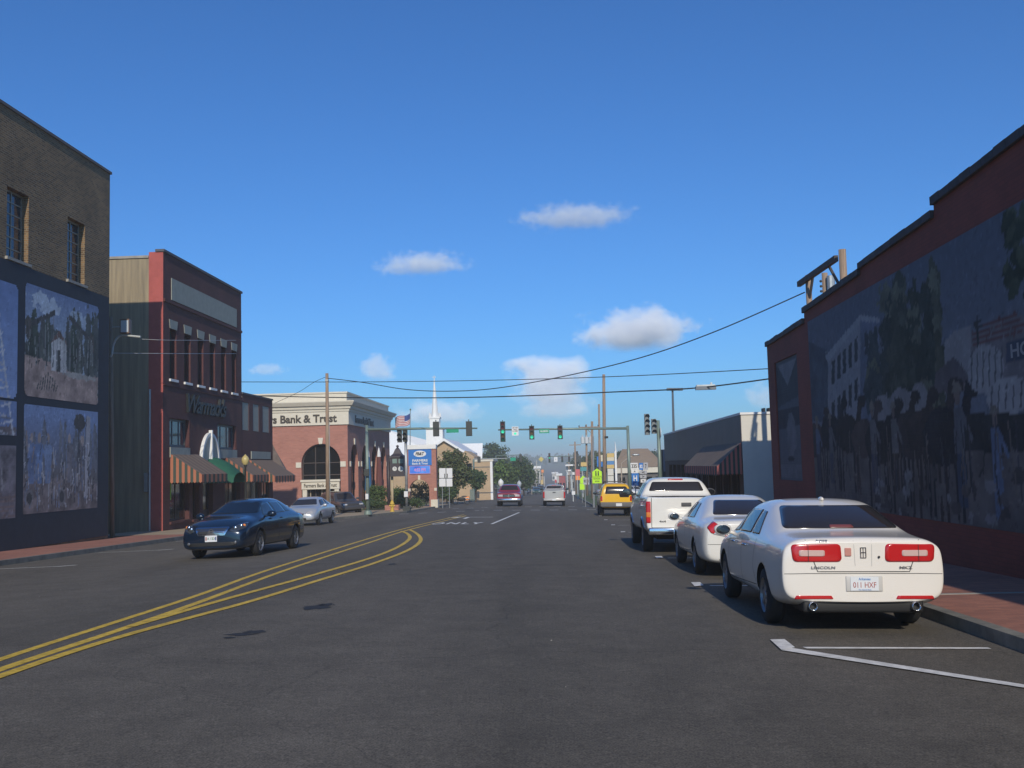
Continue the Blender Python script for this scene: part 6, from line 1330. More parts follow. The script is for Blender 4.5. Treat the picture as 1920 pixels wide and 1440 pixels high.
# ---------------------------------------------------------------- pickups
def pickup(name, label, m, L, W, H, x, y, wr=.38, flip=False, yaw=0, group=None, kind='full', lamp=None, bumper=None, mirm=None):
    h = W / 2; bed = 1.98 if kind == 'full' else 1.85; rail = 1.36 * H / 1.86; k = H / 1.86; zb = .46 * k; hood = 1.20 * k; cab0 = bed + .12; L2 = L
    st = [(.10, h * .95, zb + .06, rail - .03, rail - .015, h * .88, rail - .01, .035), (.14, h * .98, zb, rail, rail + .01, h * .88, rail + .01, .035), (.30, h * .99, zb, rail, rail + .01, h * .88, rail + .01, .035),
          (bed - .05, h, zb, rail, rail + .012, h * .88, rail + .012, .035), (bed + .10, h, zb, rail - .01, rail + .03, h * .84, rail + .03, .05), (cab0 + .05, h, zb, rail - .02, rail + .08, h * .83, rail + .10, .05),
          (cab0 + .16, h, zb, rail - .02, H - .09, h * .73, H - .04, .05), (cab0 + .36, h, zb, rail - .02, H - .05, h * .71, H + .01, .05), (cab0 + 1.25, h, zb, rail - .03, H - .04, h * .71, H + .02, .05),
          (cab0 + 1.75, h, zb, rail - .05, H - .10, h * .71, H - .03, .05), (cab0 + 1.95, h, zb, rail - .06, H - .22, h * .75, H - .15, .05), (cab0 + 2.42, h, zb, hood, hood + .04, h * .82, hood + .07, .05),
          (cab0 + 2.6, h, zb, hood - .02, hood + .01, h * .82, hood + .04, .05), (L2 - .6, h, zb, hood - .05, hood - .02, h * .80, hood + .02, .05), (L2 - .22, h * .98, zb, hood - .10, hood - .06, h * .78, hood - .03, .05), (L2 - .08, h * .93, zb + .03, hood - .18, hood - .13, h * .72, hood - .12, .05)]
    c = Car(name, label, 'pickup truck', st, [(1.22, wr), (L - .98, wr)], wr, .25, m, group, arch=.07, cavity=(-h * .80, h * .80, .26, bed - .08, rail - .42, rail + .3))
    # fenders flare
    c.patch('rear_window', [(-h * .72, rail + .14), (h * .72, rail + .14), (h * .62, H - .12), (-h * .62, H - .12)], 'rear', M_cgl, r=.05, rings=8)
    c.patch('windshield', [(-h * .74, hood + .16), (h * .74, hood + .16), (h * .60, H - .12), (-h * .60, H - .12)], 'front', M_cgl, r=.05, rings=8)
    for ax in ('left', 'right'):
        c.patch('side_window', [(cab0 + .30, rail + .02), (cab0 + .72, rail + .02), (cab0 + .72, H - .14), (cab0 + .38, H - .14)], ax, M_cgl, r=.04); c.patch('side_window', [(cab0 + .80, rail + .02), (cab0 + 1.98, rail), (cab0 + 1.58, H - .15), (cab0 + .80, H - .14)], ax, M_cgl, r=.04)
        c.seam('door_seam', [[(cab0 + .76, zb + .08), (cab0 + .76, rail)], [(cab0 + 2.05, zb + .08), (cab0 + 2.1, rail - .05)], [(bed + .06, zb + .05), (bed + .06, rail - .02)]], ax, w=.012)
        mb = MB()
        for yy in (1.22, L - .98):
            pts = []
            for q in range(13):
                a = pi * q / 12; hh, n, d = c.cast(yy + (wr + .09) * cos(a), wr + (wr + .09) * sin(a), ax); pts.append(hh + n * .004)
            mb = MB(); mb.tube(pts, .022, 6); mb.build('wheel_arch_trim', bumper and M_chrome or m, c.root, world=False, smooth=True)
    for sx in (-1, 1):
        if kind == 'full':
            t = c.patch('tail_lamp', [(sx * a, b) for a, b in ((h * .86, zb + .28), (h * .965, zb + .28), (h * .965, rail - .10), (h * .86, rail - .10))], 'rear', M_redl, off=.012, r=.02)
            c.patch('amber_section', [(sx * a, b) for a, b in ((h * .865, zb + .42), (h * .96, zb + .42), (h * .96, zb + .54), (h * .865, zb + .54))], 'rear', M_amb, t, off=.016, r=.01)
        else: c.patch('tail_lamp', [(sx * a, b) for a, b in ((h * .84, zb + .22), (h * .965, zb + .22), (h * .965, rail - .12), (h * .84, rail - .12))], 'rear', M_redl, off=.012, r=.02)
        c.patch('headlight', [(sx * a, b) for a, b in ((h * .50, hood - .36), (h * .88, hood - .36), (h * .86, hood - .20), (h * .50, hood - .20))], 'front', M_clrl, off=.015, r=.02)
    c.seam('tailgate_seam', [[(-h * .84, zb + .16), (-h * .84, rail - .01)], [(h * .84, zb + .16), (h * .84, rail - .01)], [(-h * .84, zb + .17), (h * .84, zb + .17)]], 'rear', w=.014)
    c.box('tailgate_handle', -.12, .12, .075, .11, rail - .22, rail - .13, M_trim, bev=.008)
    bm_ = bumper or m
    c.box('rear_bumper', -h * .93, h * .93, -.06, .14, zb + .0, zb + .17, bm_, bev=.03)
    c.box('number_plate', -.15, .15, -.068, -.062, zb + .02, zb + .15, M_plate)
    c.box('front_bumper', -h * .96, h * .96, L - .20, L + .02, zb - .02, zb + .20, bm_, bev=.04)
    c.patch('grille', [(-h * .47, hood - .42), (h * .47, hood - .42), (h * .47, hood - .19), (-h * .47, hood - .19)], 'front', M_black, off=.014, r=.03)
    c.box('grille_cross', -h * .47, h * .47, L - .10, L - .055, hood - .325, hood - .295, M_chrome); c.box('grille_cross', -.02, .02, L - .09, L - .05, hood - .42, hood - .19, M_chrome)
    c.box('underbody', -h * .7, h * .7, .3, L - .4, zb - .12, zb + .05, M_well)
    c.patch('brake_light', [(-.2, H - .075), (.2, H - .075), (.19, H - .045), (-.19, H - .045)], 'rear', M_redl, off=.010, r=.01)
    c.mirrors(cab0 + 1.95, rail + .10, h, mirm or M_trim, big=1.25)
    c.place(x, y, yaw, flip); return c
tr = pickup('parked_pickup', 'white full size pickup with dark rear window and chrome bumper parked third on the right', M_wcar, 5.75, 2.0, 1.86, 3.08, 24.75, bumper=M_chrome, group=GW)
tr.patch('maker_badge', [(.46, 1.09), (.64, 1.09), (.64, 1.15), (.46, 1.15)], 'rear', M_trim, off=.012, r=.02); tr.word('4x4', -.58, .78, .16, .05, 'rear', M_trim, name='drive_badge')
GT = 'traffic on the road beyond the junction'
M_maroon = paint('paint_maroon', (.25, .02, .03)); M_silver = paint('paint_silver', (.50, .48, .45), metal=.4)
pickup('pickup_truck', 'maroon pickup truck driving towards the viewer through the junction', M_maroon, 5.6, 2.0, 1.80, -4.0, 88.2, flip=True, bumper=M_chrome, group=GT, wr=.40)
pickup('pickup_truck', 'silver pickup truck driving away through the junction seen from behind', M_silver, 5.2, 1.86, 1.76, -.32, 83.2, kind='mid', group=GT, wr=.36)
# ---------------------------------------------------------------- yellow off-roader
def suv(name, label, m, x, y, L=4.5, W=1.79, H=1.80, group=None, flip=False, yellow=True):
    h = W / 2; zb = .45; belt = 1.12
    st = [(.06, h * .90, zb + .08, belt - .10, belt + .02, h * .80, belt + .06), (.09, h * .95, zb, belt, belt + .22, h * .84, belt + .26), (.16, h * .98, zb, belt + .02, H - .22, h * .80, H - .17), (.34, h, zb, belt + .02, H - .07, h * .78, H - .03), (.9, h, zb, belt + .01, H - .03, h * .78, H + .02), (1.6, h, zb, belt, H - .05, h * .77, H),
          (2.6, h, zb, belt - .02, H - .10, h * .76, H - .05), (2.8, h, zb, belt - .03, H - .20, h * .78, H - .14), (3.28, h, zb, 1.05, 1.12, h * .84, 1.14), (3.45, h, zb, 1.03, 1.08, h * .84, 1.10), (L - .4, h, zb, .98, 1.02, h * .80, 1.05), (L - .12, h * .97, zb, .90, .94, h * .76, .96), (L - .02, h * .90, zb + .05, .82, .86, h * .70, .88)]
    c = Car(name, label, 'off-road car', st, [(.92, .36), (3.55, .36)], .36, .24, m, group, arch=.07)
    if yellow:
        c.patch('rear_window', [(-.60, 1.20), (.20, 1.20), (.58, 1.20), (.60, 1.52), (.52, 1.60), (-.52, 1.60)], 'rear', M_cgl, r=.06); c.patch('rear_window_extension', [(.20, 1.02), (.70, 1.02), (.66, 1.26), (.14, 1.26)], 'rear', M_cgl, r=.05)
        for s_ in (-1, 1):
            mb = MB(); mb.tube([(s_ * .55, .5, 1.80), (s_ * .55, .6, 1.88), (s_ * .55, 2.3, 1.85), (s_ * .55, 2.45, 1.76)], .028, 8); mb.build('roof_rail', M_trim, c.root, world=False)
        for yy in (.65, 1.4, 2.2): mb = MB(); mb.tube([(-.55, yy, 1.87), (.55, yy, 1.87)], .022, 6); mb.build('roof_bar', M_trim, c.root, world=False)
    else: c.patch('rear_window', [(-.60, 1.18), (.60, 1.18), (.54, 1.56), (-.54, 1.56)], 'rear', M_cgl, r=.06)
    c.patch('windshield', [(-.66, 1.22), (.66, 1.22), (.56, 1.62), (-.56, 1.62)], 'front', M_cgl, r=.05)
    for ax in ('left', 'right'):
        for q in ([(.35, 1.16), (1.1, 1.16), (1.1, 1.6), (.42, 1.6)], [(1.2, 1.16), (1.95, 1.15), (1.95, 1.58), (1.2, 1.6)], [(2.03, 1.15), (2.95, 1.12), (2.6, 1.5), (2.03, 1.56)]): c.patch('side_window', q, ax, M_cgl, r=.05)
    gm = M_trim if yellow else m
    c.box('rear_bumper', -h * .95, h * .95, -.06, .16, .50, .76, mat('bumper_grey', (.12, .12, .12), .6) if yellow else m, bev=.04); c.box('front_bumper', -h * .95, h * .95, L - .18, L + .04, .48, .74, gm, bev=.04)
    for sx in (-1, 1):
        c.patch('tail_lamp', [(sx * a, b) for a, b in ((.74, .82), (.83, .82), (.83, 1.08), (.74, 1.08))], 'rear', M_redl, off=.012, r=.02); c.patch('headlight', [(sx * a, b) for a, b in ((.46, .78), (.76, .78), (.76, .88), (.46, .88))], 'front', M_clrl, off=.012, r=.02)
    c.box('number_plate', -.02 if yellow else -.15, .30 if yellow else .15, -.07, -.062, .55, .70, M_plate); c.box('underbody', -h * .7, h * .7, .3, L - .4, .34, .5, M_well); c.mirrors(2.9, 1.22, h, M_trim)
    c.place(x, y, 0, flip); return c
suv('parked_off_roader', 'bright yellow off-road car with roof rack and offset rear window parked fourth on the right', paint('paint_yellow', (.80, .46, .02)), 3.12, 55.1, group='vehicles parked further along')
# ---------------------------------------------------------------- dark blue oncoming sedan
def blue_sedan():
    m = paint('paint_dark_blue', (.006, .017, .040), metal=.25, rough=.2)
    st = sedan_stations(4.86, 1.79, 1.47, 1.06, .97, .62, 1.40, 2.72, 3.62, zb=.22, wr=.60, fbz=.70, tailw=.85)
    st[-3] = (4.86 - .42, .87, .22, .86, .90, .60, .93, .06); st[-2] = (4.86 - .12, .82, .22, .74, .79, .56, .81, .06); st[-1] = (4.86, .70, .28, .60, .66, .46, .68, .06)
    c = Car('moving_car', 'dark blue sedan with chrome grille driving towards the viewer on the left', 'car', st, [(1.00, .33), (3.80, .33)], .33, .20, m)
    c.patch('windshield', [(-.68, 1.10), (.68, 1.10), (.53, 1.375), (-.53, 1.375)], 'front', mat('windscreen_blue', (.008, .014, .024), .05, spec=.35), r=.05, rings=10); c.patch('rear_window', [(-.58, 1.12), (.58, 1.12), (.48, 1.36), (-.48, 1.36)], 'rear', M_cgl, r=.05)
    for ax in ('left', 'right'):
        g = mat('side_glass_blue', (.03, .06, .10), .04, spec=.8)
        c.patch('side_window', [(1.15, 1.08), (1.55, 1.08), (1.62, 1.36), (1.48, 1.34)], ax, g); c.patch('side_window', [(1.62, 1.07), (2.38, 1.06), (2.34, 1.36), (1.68, 1.36)], ax, g); c.patch('side_window', [(2.46, 1.06), (3.32, 1.03), (2.88, 1.30), (2.42, 1.36)], ax, g)
        c.seam('door_seam', [[(1.45, .42), (1.58, .7), (1.5, 1.03)], [(2.40, .32), (2.40, 1.03)], [(3.36, .36), (3.42, 1.0)]], ax, mat('seam_dark', (.003, .005, .01), .6))
        for y in (2.15, 3.0): h, n, d = c.cast(y, .92, ax); mb = MB(); mb.tube([h + n * .005 + Vector((0, -.08, 0)), h + n * .03 + Vector((0, -.04, 0)), h + n * .03 + Vector((0, .04, 0)), h + n * .005 + Vector((0, .08, 0))], .013, 6); mb.build('door_handle', m, c.root, world=False)
    for sx in (-1, 1):
        hl = c.patch('headlight', [(sx * a, b) for a, b in ((.44, .70), (.58, .655), (.80, .74), (.78, .88), (.60, .83))], 'front', mat('headlamp_dark', (.10, .11, .12), .08, metal=.6, coat=1), off=.012, r=.03)
        for a, b, r in ((.57, .745, .055), (.68, .79, .05)):
            h, n, d = c.cast(sx * a, b, 'front'); mb = MB(); mb.sphere(tuple(h + n * .012), r, .02, r, n=8); mb.build('lamp_reflector', M_chrome, hl, world=False, smooth=True)
        h, n, d = c.cast(sx * .745, .80, 'front'); mb = MB(); mb.sphere(tuple(h + n * .01), .04, .015, .04, n=6); mb.build('indicator', M_amb, hl, world=False, smooth=True)
        h, n, d = c.cast(sx * .60, .40, 'front'); mb = MB(); mb.sphere(tuple(h + n * .01), .04, .015, .035, n=8); mb.build('fog_lamp', mat('fog_grey', (.2, .2, .21), .1, metal=.5), c.root, world=False, smooth=True)
        c.patch('tail_lamp', [(sx * a, b) for a, b in ((.55, .78), (.78, .80), (.76, .98), (.60, .98))], 'rear', M_redl, off=.012)
    gr_ = c.patch('grille', [(-.33, .62), (.33, .62), (.42, .765), (-.42, .765)], 'front', mat('grille_grey', (.10, .10, .105), .3, metal=.5), off=.008, r=.04)
    for z in (.645, .675, .705, .735): c.seam('grille_bar', [[(-.36, z), (.36, z)]], 'front', M_chrome, .014, .016, gr_)
    c.seam('grille_surround', [[(-.42, .77), (-.33, .612), (.33, .612), (.42, .77), (-.42, .77)]], 'front', M_chrome, .05, .018, gr_)
    h, n, d = c.cast(0, .69, 'front'); mb = MB(); mb.lathe([(.045, .03), (.062, .03), (.062, .0)], (0, h.y, .69), 'y', 20); mb.box(-.085, .085, h.y + .015, h.y + .032, .677, .703); mb.build('emblem', M_chrome, c.root, world=False)
    c.patch('lower_intake', [(-.62, .33), (.62, .33), (.58, .42), (-.58, .42)], 'front', M_black, off=.008, r=.03)
    p = c.box('number_plate', -.155, .155, 4.86 - .01, 4.865, .44, .595, M_plate); h, n, d = c.cast(0, .5, 'front')
    p.location = (0, h.y - 4.86 + .03, 0)
    text('plate_text', 'A 123', (0, 4.866, .52), (-1, 0, 0), (0, 0, 1), wid=.2, hgt=.06, mat_=mat('plate_green', (.08, .2, .12), .5), parent=p, depth=.002, world=False)
    for sx, mm in ((1, mat('plate_red', (0, 0, 0))), (-1, mat('plate_navy', (.03, .06, .25), .5))): mb = MB(); mb.box(sx * .125 - .014, sx * .125 + .014, 4.8652, 4.8665, .475, .56); mb.build('plate_mark', mm, p, world=False)
    for sx in (-1, 1): mb = MB(); mb.tube([(sx * .1, 3.72, 1.10), (sx * .1 + .5, 3.66, 1.105)], .009, 5); mb.build('wiper', M_sk, c.root, world=False)
    c.mirrors(3.25, 1.05, .86); c.place(-8.30, 29.95, radians(-4.0), True); return c
blue_sedan()
# ---------------------------------------------------------------- others
sv = paint('paint_grey_silver', (.48, .50, .53), metal=.3)
c = white_sedan_b('parked_car', 'silver white sedan parked facing the viewer at the left kerb behind the blue sedan', sv, -12.95, 55.2, True, group='cars near the bank entrance')
c = suv('parked_car', 'dark grey utility vehicle parked beyond the wooden pole in front of the bank', paint('paint_dark_grey', (.05, .05, .055)), project_x(612, 74, -1.4), 75, yellow=False, group='cars near the bank entrance', flip=True)
c.root.rotation_euler.z += radians(35)
def far(fn, px, Y, label, m, flip=False):
    x = project_x(px, Y, RZ(project_x(px, Y, RZ(0, Y)), Y)); o = fn('moving_car', label, m, x, Y, flip=flip, group=GT); return o
far(white_sedan_b, 1007, 200, 'dark green car far down the road driving towards the viewer', paint('paint_dark_green', (.02, .07, .06)), True)
far(suv, 1014, 250, 'first dark distant car with bright headlights', paint('paint_dark_grey', (0, 0, 0)), True)
far(white_sedan_b, 1021, 272, 'second dark distant car behind the first one with headlights', paint('paint_dark_grey', (0, 0, 0)), True)
far(suv, 1052, 262, 'white utility vehicle driving away right of the silver pickup', M_wcar)
far(white_sedan_b, 1033, 285, 'cream distant car above the silver pickup roof', paint('paint_cream', (.6, .56, .46)), True)
far(white_sedan_b, 998, 205, 'dark distant car just left of the dark green one', paint('paint_navy', (.02, .03, .06)), True)
# ================================================================== trees and hedges
M_bark = mat('bark', (.10, .075, .055), .9, var=.4, vscale=4)
LF = [leafmat('foliage_mid', (.115, .165, .05), (.045, .078, .025)), leafmat('foliage_olive', (.125, .145, .06), (.055, .072, .03)), leafmat('foliage_dark', (.075, .115, .042), (.032, .055, .022)), leafmat('foliage_bright', (.14, .21, .055), (.06, .105, .03))]
def leaves(ells, n, size, clump=26, fill=1.0, rs=None):
    """many small leaf faces in clumps through ellipsoids: (centre, radii)"""
    R = rs or random; mb = MB(); vol = [e[1][0] * e[1][1] * e[1][2] for e in ells]; tv = sum(vol); vs = []; fs = []
    for e, v in zip(ells, vol):
        nc = max(3, int(n * v / tv / clump))
        for _ in range(nc):
            while True:
                p = Vector((R.uniform(-1, 1), R.uniform(-1, 1), R.uniform(-1, 1)))
                if .25 < p.length < 1: break
            c = Vector(e[0]) + Vector((p.x * e[1][0], p.y * e[1][1], p.z * e[1][2])); cr = size * R.uniform(1.6, 3.4)
            for _ in range(clump):
                q = c + Vector((R.gauss(0, 1), R.gauss(0, 1), R.gauss(0, .7))) * cr * .55; s_ = size * R.uniform(.5, 1.1)
                a = Vector((R.gauss(0, 1), R.gauss(0, 1), R.gauss(0, 1))).normalized(); b = a.orthogonal().normalized(); c2 = a.cross(b)
                t = R.uniform(0, 6.3); u = (b * cos(t) + c2 * sin(t)) * s_; w_ = (c2 * cos(t) - b * sin(t)) * s_ * .6; k = len(vs)
                vs += [q - u, q + w_, q + u, q - w_]; fs.append((k, k + 1, k + 2, k + 3))
    mb.add(vs, fs); return mb
def tree(label, px, Y, crowns, m, n=3200, size=.22, group=None, cat='tree', tr=.2, zb=None):
    x0 = at(px, 900, Y).x; z0 = zb if zb is not None else ghill(x0, Y) + .25 if abs(x0 + 5) > 9 else RZ(xk(Y), Y) + .1
    x0 = project_x(px, Y, z0); t = thing('tree', label, cat, (x0, Y, z0), group)
    E = []
    for i, (cx, cy, rx, ry) in enumerate(crowns):
        c = at(cx, cy, Y + (i % 3 - 1) * .8); a = at(cx + rx, cy, Y); r = abs(a.x - at(cx, cy, Y).x); rz = abs(at(cx, cy - ry, Y).z - at(cx, cy, Y).z); E.append((c, (r, r * .9, rz)))
    leaves(E, n, size).build('crown', m, t)
    mb = MB(); top = E[0][0]; mb.tube([(x0, Y, z0 - .2), Vector((x0, Y, z0)).lerp(top, .45), top], [tr, tr * .75, tr * .3], 8)
    for c, r in E:
        s_ = Vector((x0, Y, z0)).lerp(top, .4); mb.tube([s_, s_.lerp(c, .5) + Vector((0, 0, .2)), c + Vector((0, 0, r[2] * .4))], [tr * .5, tr * .3, tr * .1], 6)
    mb.build('trunk', M_bark, t); return t
GTl = 'trees beside the church'
tree('olive green lacy tree just right of the blue bank sign', 848, 104, [(842, 878, 24, 26), (862, 862, 14, 14), (826, 892, 12, 22), (868, 892, 16, 20), (840, 908, 22, 14), (838, 856, 12, 10), (850, 850, 8, 8)], LF[1], 5200, .17, GTl)
tree('low round dark bush under the lacy tree beside the road', 838, 103, [(838, 925, 18, 12), (826, 920, 12, 14)], LF[2], 1800, .15, GTl, 'bush', .08)
tree('small dark green tree left of the maroon pickup', 892, 118, [(893, 902, 14, 15), (884, 893, 10, 12), (900, 894, 10, 12)], LF[2], 2600, .17, GTl, tr=.12)
tree('bright green spreading tree above the maroon pickup, left one', 915, 140, [(912, 893, 22, 22), (928, 884, 16, 16), (900, 886, 14, 12)], LF[3], 3600, .22, GTl)
tree('bright green spreading tree above the maroon pickup, right one', 945, 150, [(945, 893, 24, 22), (934, 876, 14, 12), (958, 884, 14, 14)], LF[0], 3600, .22, GTl)
tree('dark green dense tree at the end of the left tree row', 982, 170, [(980, 895, 20, 24), (968, 880, 14, 14), (992, 890, 10, 22), (975, 868, 12, 10)], LF[2], 4200, .24, GTl)
tree('large grey green tree rising behind the church roof', 925, 240, [(921, 845, 13, 17), (934, 852, 12, 12), (945, 850, 7, 12), (914, 862, 10, 14), (928, 868, 20, 12), (950, 862, 6, 8)], LF[2], 4200, .34, GTl, tr=.4)
tree('distant round tree left of the yellow diamond sign', 975, 290, [(974, 866, 12, 9), (985, 872, 10, 8), (960, 874, 10, 8)], LF[2], 2200, .4, GTl)
GTr = 'trees along the right skyline'
for i, (px, top, w_, lb) in enumerate(((1130, 850, 16, 'skyline tree behind the tallest wooden poles'), (1112, 846, 12, 'skyline tree behind the steel sign pole'), (1165, 846, 18, 'skyline tree just right of the white station fin'), (1185, 850, 16, 'skyline tree behind the cobra street lamp'), (1203, 849, 16, 'skyline tree above the grey route shields'), (1222, 847, 17, 'skyline tree above the tan roofed house'), (1242, 846, 16, 'skyline tree left of the louvred sign box'), (1080, 857, 12, 'skyline tree behind the transformers'), (1098, 854, 11, 'skyline tree below the three transformers'))):
    tree(lb, px, 230 + 9 * i, [(px, top + 16, w_, 15), (px - w_ * .6, top + 22, w_ * .6, 12), (px + w_ * .6, top + 20, w_ * .6, 13)], LF[i % 3], 2400, .34, GTr)
# wood on the far hill, one mass
mbw = MB(); RS = random.Random(3); vs = []; fs = []
for k in range(900):
    x = RS.uniform(-420, 420); y = RS.choice([RS.uniform(420, 900), RS.uniform(700, 1500)])
    if -18 < x + 5 < 18 and y < 1010: continue
    if abs(x + 5) < 34 and y < 640: continue
    if y < 700 and abs(x) < 60: h = RS.uniform(4, 7)
    else: h = RS.uniform(6, 11)
    g = ghill(x, y)
    for _ in range(24):
        q = Vector((x + RS.gauss(0, 2.4), y + RS.gauss(0, 2), g + h * RS.uniform(.15, 1))); a = Vector((RS.gauss(0, 1), RS.gauss(0, 1), RS.gauss(0, 1))).normalized(); b = a.orthogonal().normalized(); c2 = a.cross(b); s_ = RS.uniform(.9, 2.0); i0 = len(vs)
        vs += [q - b * s_, q + c2 * s_, q + b * s_, q - c2 * s_]; fs.append((i0, i0 + 1, i0 + 2, i0 + 3))
mbw.add(vs, fs); o = mbw.build('woodland', LF[2]); tag(o, 'wooded hillside reading as one mass at the far end of the street', 'woodland', kind='stuff')
# hedges by the bank
def hedge(label, px0, px1, py0, py1, Y, m, n=2600, group='hedges in front of the bank'):
    a, b = at(px0, py0, Y), at(px1, py1, Y); t = thing('hedge', label, 'hedge', ((a.x + b.x) / 2, Y, b.z), group); E = []; k = max(2, int((b.x - a.x) / .7))
    for i in range(k): E.append((Vector((a.x + (b.x - a.x) * (i + .5) / k, Y + random.uniform(-.3, .3), (a.z + b.z) / 2)), ((b.x - a.x) / k * .75, .6, abs(a.z - b.z) / 2)))
    leaves(E, n, .09, 20).build('foliage', m, t); mb = MB()
    for e in E: mb.tube([e[0] - Vector((0, 0, e[1][2] + .15)), e[0] + Vector((0, 0, e[1][2] * .5))], [.03, .015], 5)
    mb.build('stems', M_bark, t)['kind'] = 'stuff'; return t
hedge('rounded clipped hedge right of the left green mast', 693, 724, 912, 938, 81, LF[0]); hedge('long low hedge at the foot of the bank garden', 682, 730, 938, 951, 79.5, LF[2], 2400)
hedge('bushy hedge behind the dark clock sign', 738, 762, 915, 945, 84, LF[0]); hedge('low hedge between clock sign and brick bank sign', 741, 790, 936, 949, 84.5, LF[2], 2200); hedge('hedge seen through the arch of the bank sign', 770, 808, 905, 945, 93, LF[2], 2600)
# ================================================================== church and hall
cy = 148
def Pp(px, py, Y): return at(px, py, Y)
ch = thing('church', 'white church with a tall slender steeple and tan gabled front beyond the bank', 'church', (Pp(818, 900, cy).x, cy, -3))
M_wroof = mat('white_metal_roof', (.80, .80, .79), .5, var=.05); M_tan = mat('tan_brick', (.46, .33, .20), .85, var=.12, vscale=1.0)
sx = lambda px, Y=cy: Pp(px, 830, Y).x
sz = lambda py, px=816, Y=cy: Pp(px, py, Y).z
cx = sx(816.5)
mb = MB(); w_ = (sx(832) - sx(801)) / 2; mb.box(cx - w_, cx + w_, cy - w_, cy + w_, sz(845), sz(806)); mb.box(cx - w_ * 1.05, cx + w_ * 1.05, cy - w_ * 1.05, cy + w_ * 1.05, sz(806) + .002, sz(805) + .12); mb.build('tower', M_white, ch)
w2 = (sx(825) - sx(807)) / 2; fb = frame('-y', cy - w2); mb = MB(); z0, z1 = sz(805) + .13, sz(785)
wallmb(mb, fb, rect(cx - w2, cx + w2, z0, z1), [arch(cx, w2 * .38, z0 + .15, z1 - .75, 10)], .4)
for f_, c_ in ((frame('+y', cy + w2), 1),): wallmb(mb, f_, rect(cx - w2, cx + w2, z0, z1), [arch(cx, w2 * .38, z0 + .15, z1 - .75, 10)], .2)
for sgn in (-1, 1): wallmb(mb, frame('+x' if sgn > 0 else '-x', cx + sgn * w2), rect(cy - w2, cy + w2, z0, z1), [arch(cy, w2 * .38, z0 + .15, z1 - .75, 10)], .2)
mb.box(cx - w2 * 1.15, cx + w2 * 1.15, cy - w2 * 1.15, cy + w2 * 1.15, z1 + .002, z1 + .25)
for a in (-1, 1):
    for b_ in (-1, 1): mb.lathe([(.14, 0), (.10, .4), (.001, .7)], (cx + a * w2, cy + b_ * w2, z1 + .25), n=6)
mb.build('belfry', M_white, ch); mb = MB(); mb.box(cx - w2 * .8, cx + w2 * .8, cy - w2 * .8, cy + w2 * .8, z0, z1); mb.build('louvres', mat('louvre_grey', (.12, .13, .14), .7), ch)
wsp = (sx(823) - sx(809.5)) / 2; mb = MB(); zt = sz(712); mb.lathe([(wsp * 1.1, z1 + .25), (wsp, z1 + .5), (.06, zt)], (cx, cy, 0), n=8, a0=pi / 8, a1=pi / 8 + 2 * pi); mb.build('spire', M_white, ch)
mb = MB(); mb.box(cx - .04, cx + .04, cy - .04, cy + .04, zt, sz(704)); mb.box(cx - .28, cx + .28, cy - .04, cy + .04, sz(707) - .04, sz(707) + .04); mb.build('cross', M_white, ch)
# front gable (tan wall, white rake), nave roof
def gable(nm, pxl, pxp, pxr, pye, pyp, Y0, Y1, wallm, roofm, base_z, over=.5):
    L, P_, R_ = Pp(pxl, pye, Y0), Pp(pxp, pyp, Y0), Pp(pxr, pye, Y0); ze = (L.z + R_.z) / 2; P_.x = (L.x + R_.x) / 2
    mb = MB(); mb.prism([(L.x + over, Y0, base_z), (R_.x - over, Y0, base_z), (R_.x - over, Y0, ze + .1), (P_.x, Y0, P_.z - .25), (L.x + over, Y0, ze + .1)], (0, Y1 - Y0, 0)); mb.build('wall', wallm, ch)
    mb = MB(); t = .35; o_ = .6
    for A in (L, R_):
        mb.hexa([(A.x, Y0 - o_, ze - t), (P_.x, Y0 - o_, P_.z - t), (P_.x, Y1, P_.z - t), (A.x, Y1, ze - t), (A.x, Y0 - o_, ze), (P_.x, Y0 - o_, P_.z), (P_.x, Y1, P_.z), (A.x, Y1, ze)])
    mb.build('roof', roofm, ch)
gable('front', 793, 834, 874, 848, 822, cy - 8, cy + 12, M_tan, M_wroof, -3.5)
a, b_ = Pp(726, 812, cy + 14), Pp(838, 845, cy + 14)
def slabroof(pts, m, nm='roof'): mb = MB(); mb.prism(pts, (0, 0, -.3)); return mb.build(nm, m, ch)
Yr = cy + 12.2
A0, A1, A2, A3 = Pp(730, 862, Yr - 3), Pp(812, 850, Yr - 3), Pp(803, 826, Yr), Pp(727, 806, Yr)
slabroof([A0, A1, A2, A3], M_wroof, 'nave_roof_left')
B0, B1 = Pp(862, 832, Yr + 2), Pp(905, 831, Yr + 2)
B2, B3 = Pp(904, 862, Yr), Pp(862, 862, Yr); slabroof([B3, B2, B1, B0], M_wroof, 'nave_roof_right')
mb = MB(); mb.prism([Pp(862, 862, Yr + .3) - Vector((0, 0, .35)), Pp(903, 862, Yr + .3) - Vector((0, 0, .35)), Vector((Pp(903, 862, Yr + .3).x, Yr + .3, -3.5)), Vector((Pp(862, 862, Yr + .3).x, Yr + .3, -3.5))], (0, 8, 0)); mb.build('nave_wall_right', M_tan, ch)
mb = MB(); q0 = Pp(735, 850, Yr - 10.8); q1 = Pp(800, 850, Yr - 10.8); q0 = Pp(731, 862, Yr - 2.5); mb.box(q0.x, q1.x, Yr - 2.5, Yr + 5, -3.5, q0.z - .4); mb.build('nave_wall_left', M_tan, ch)
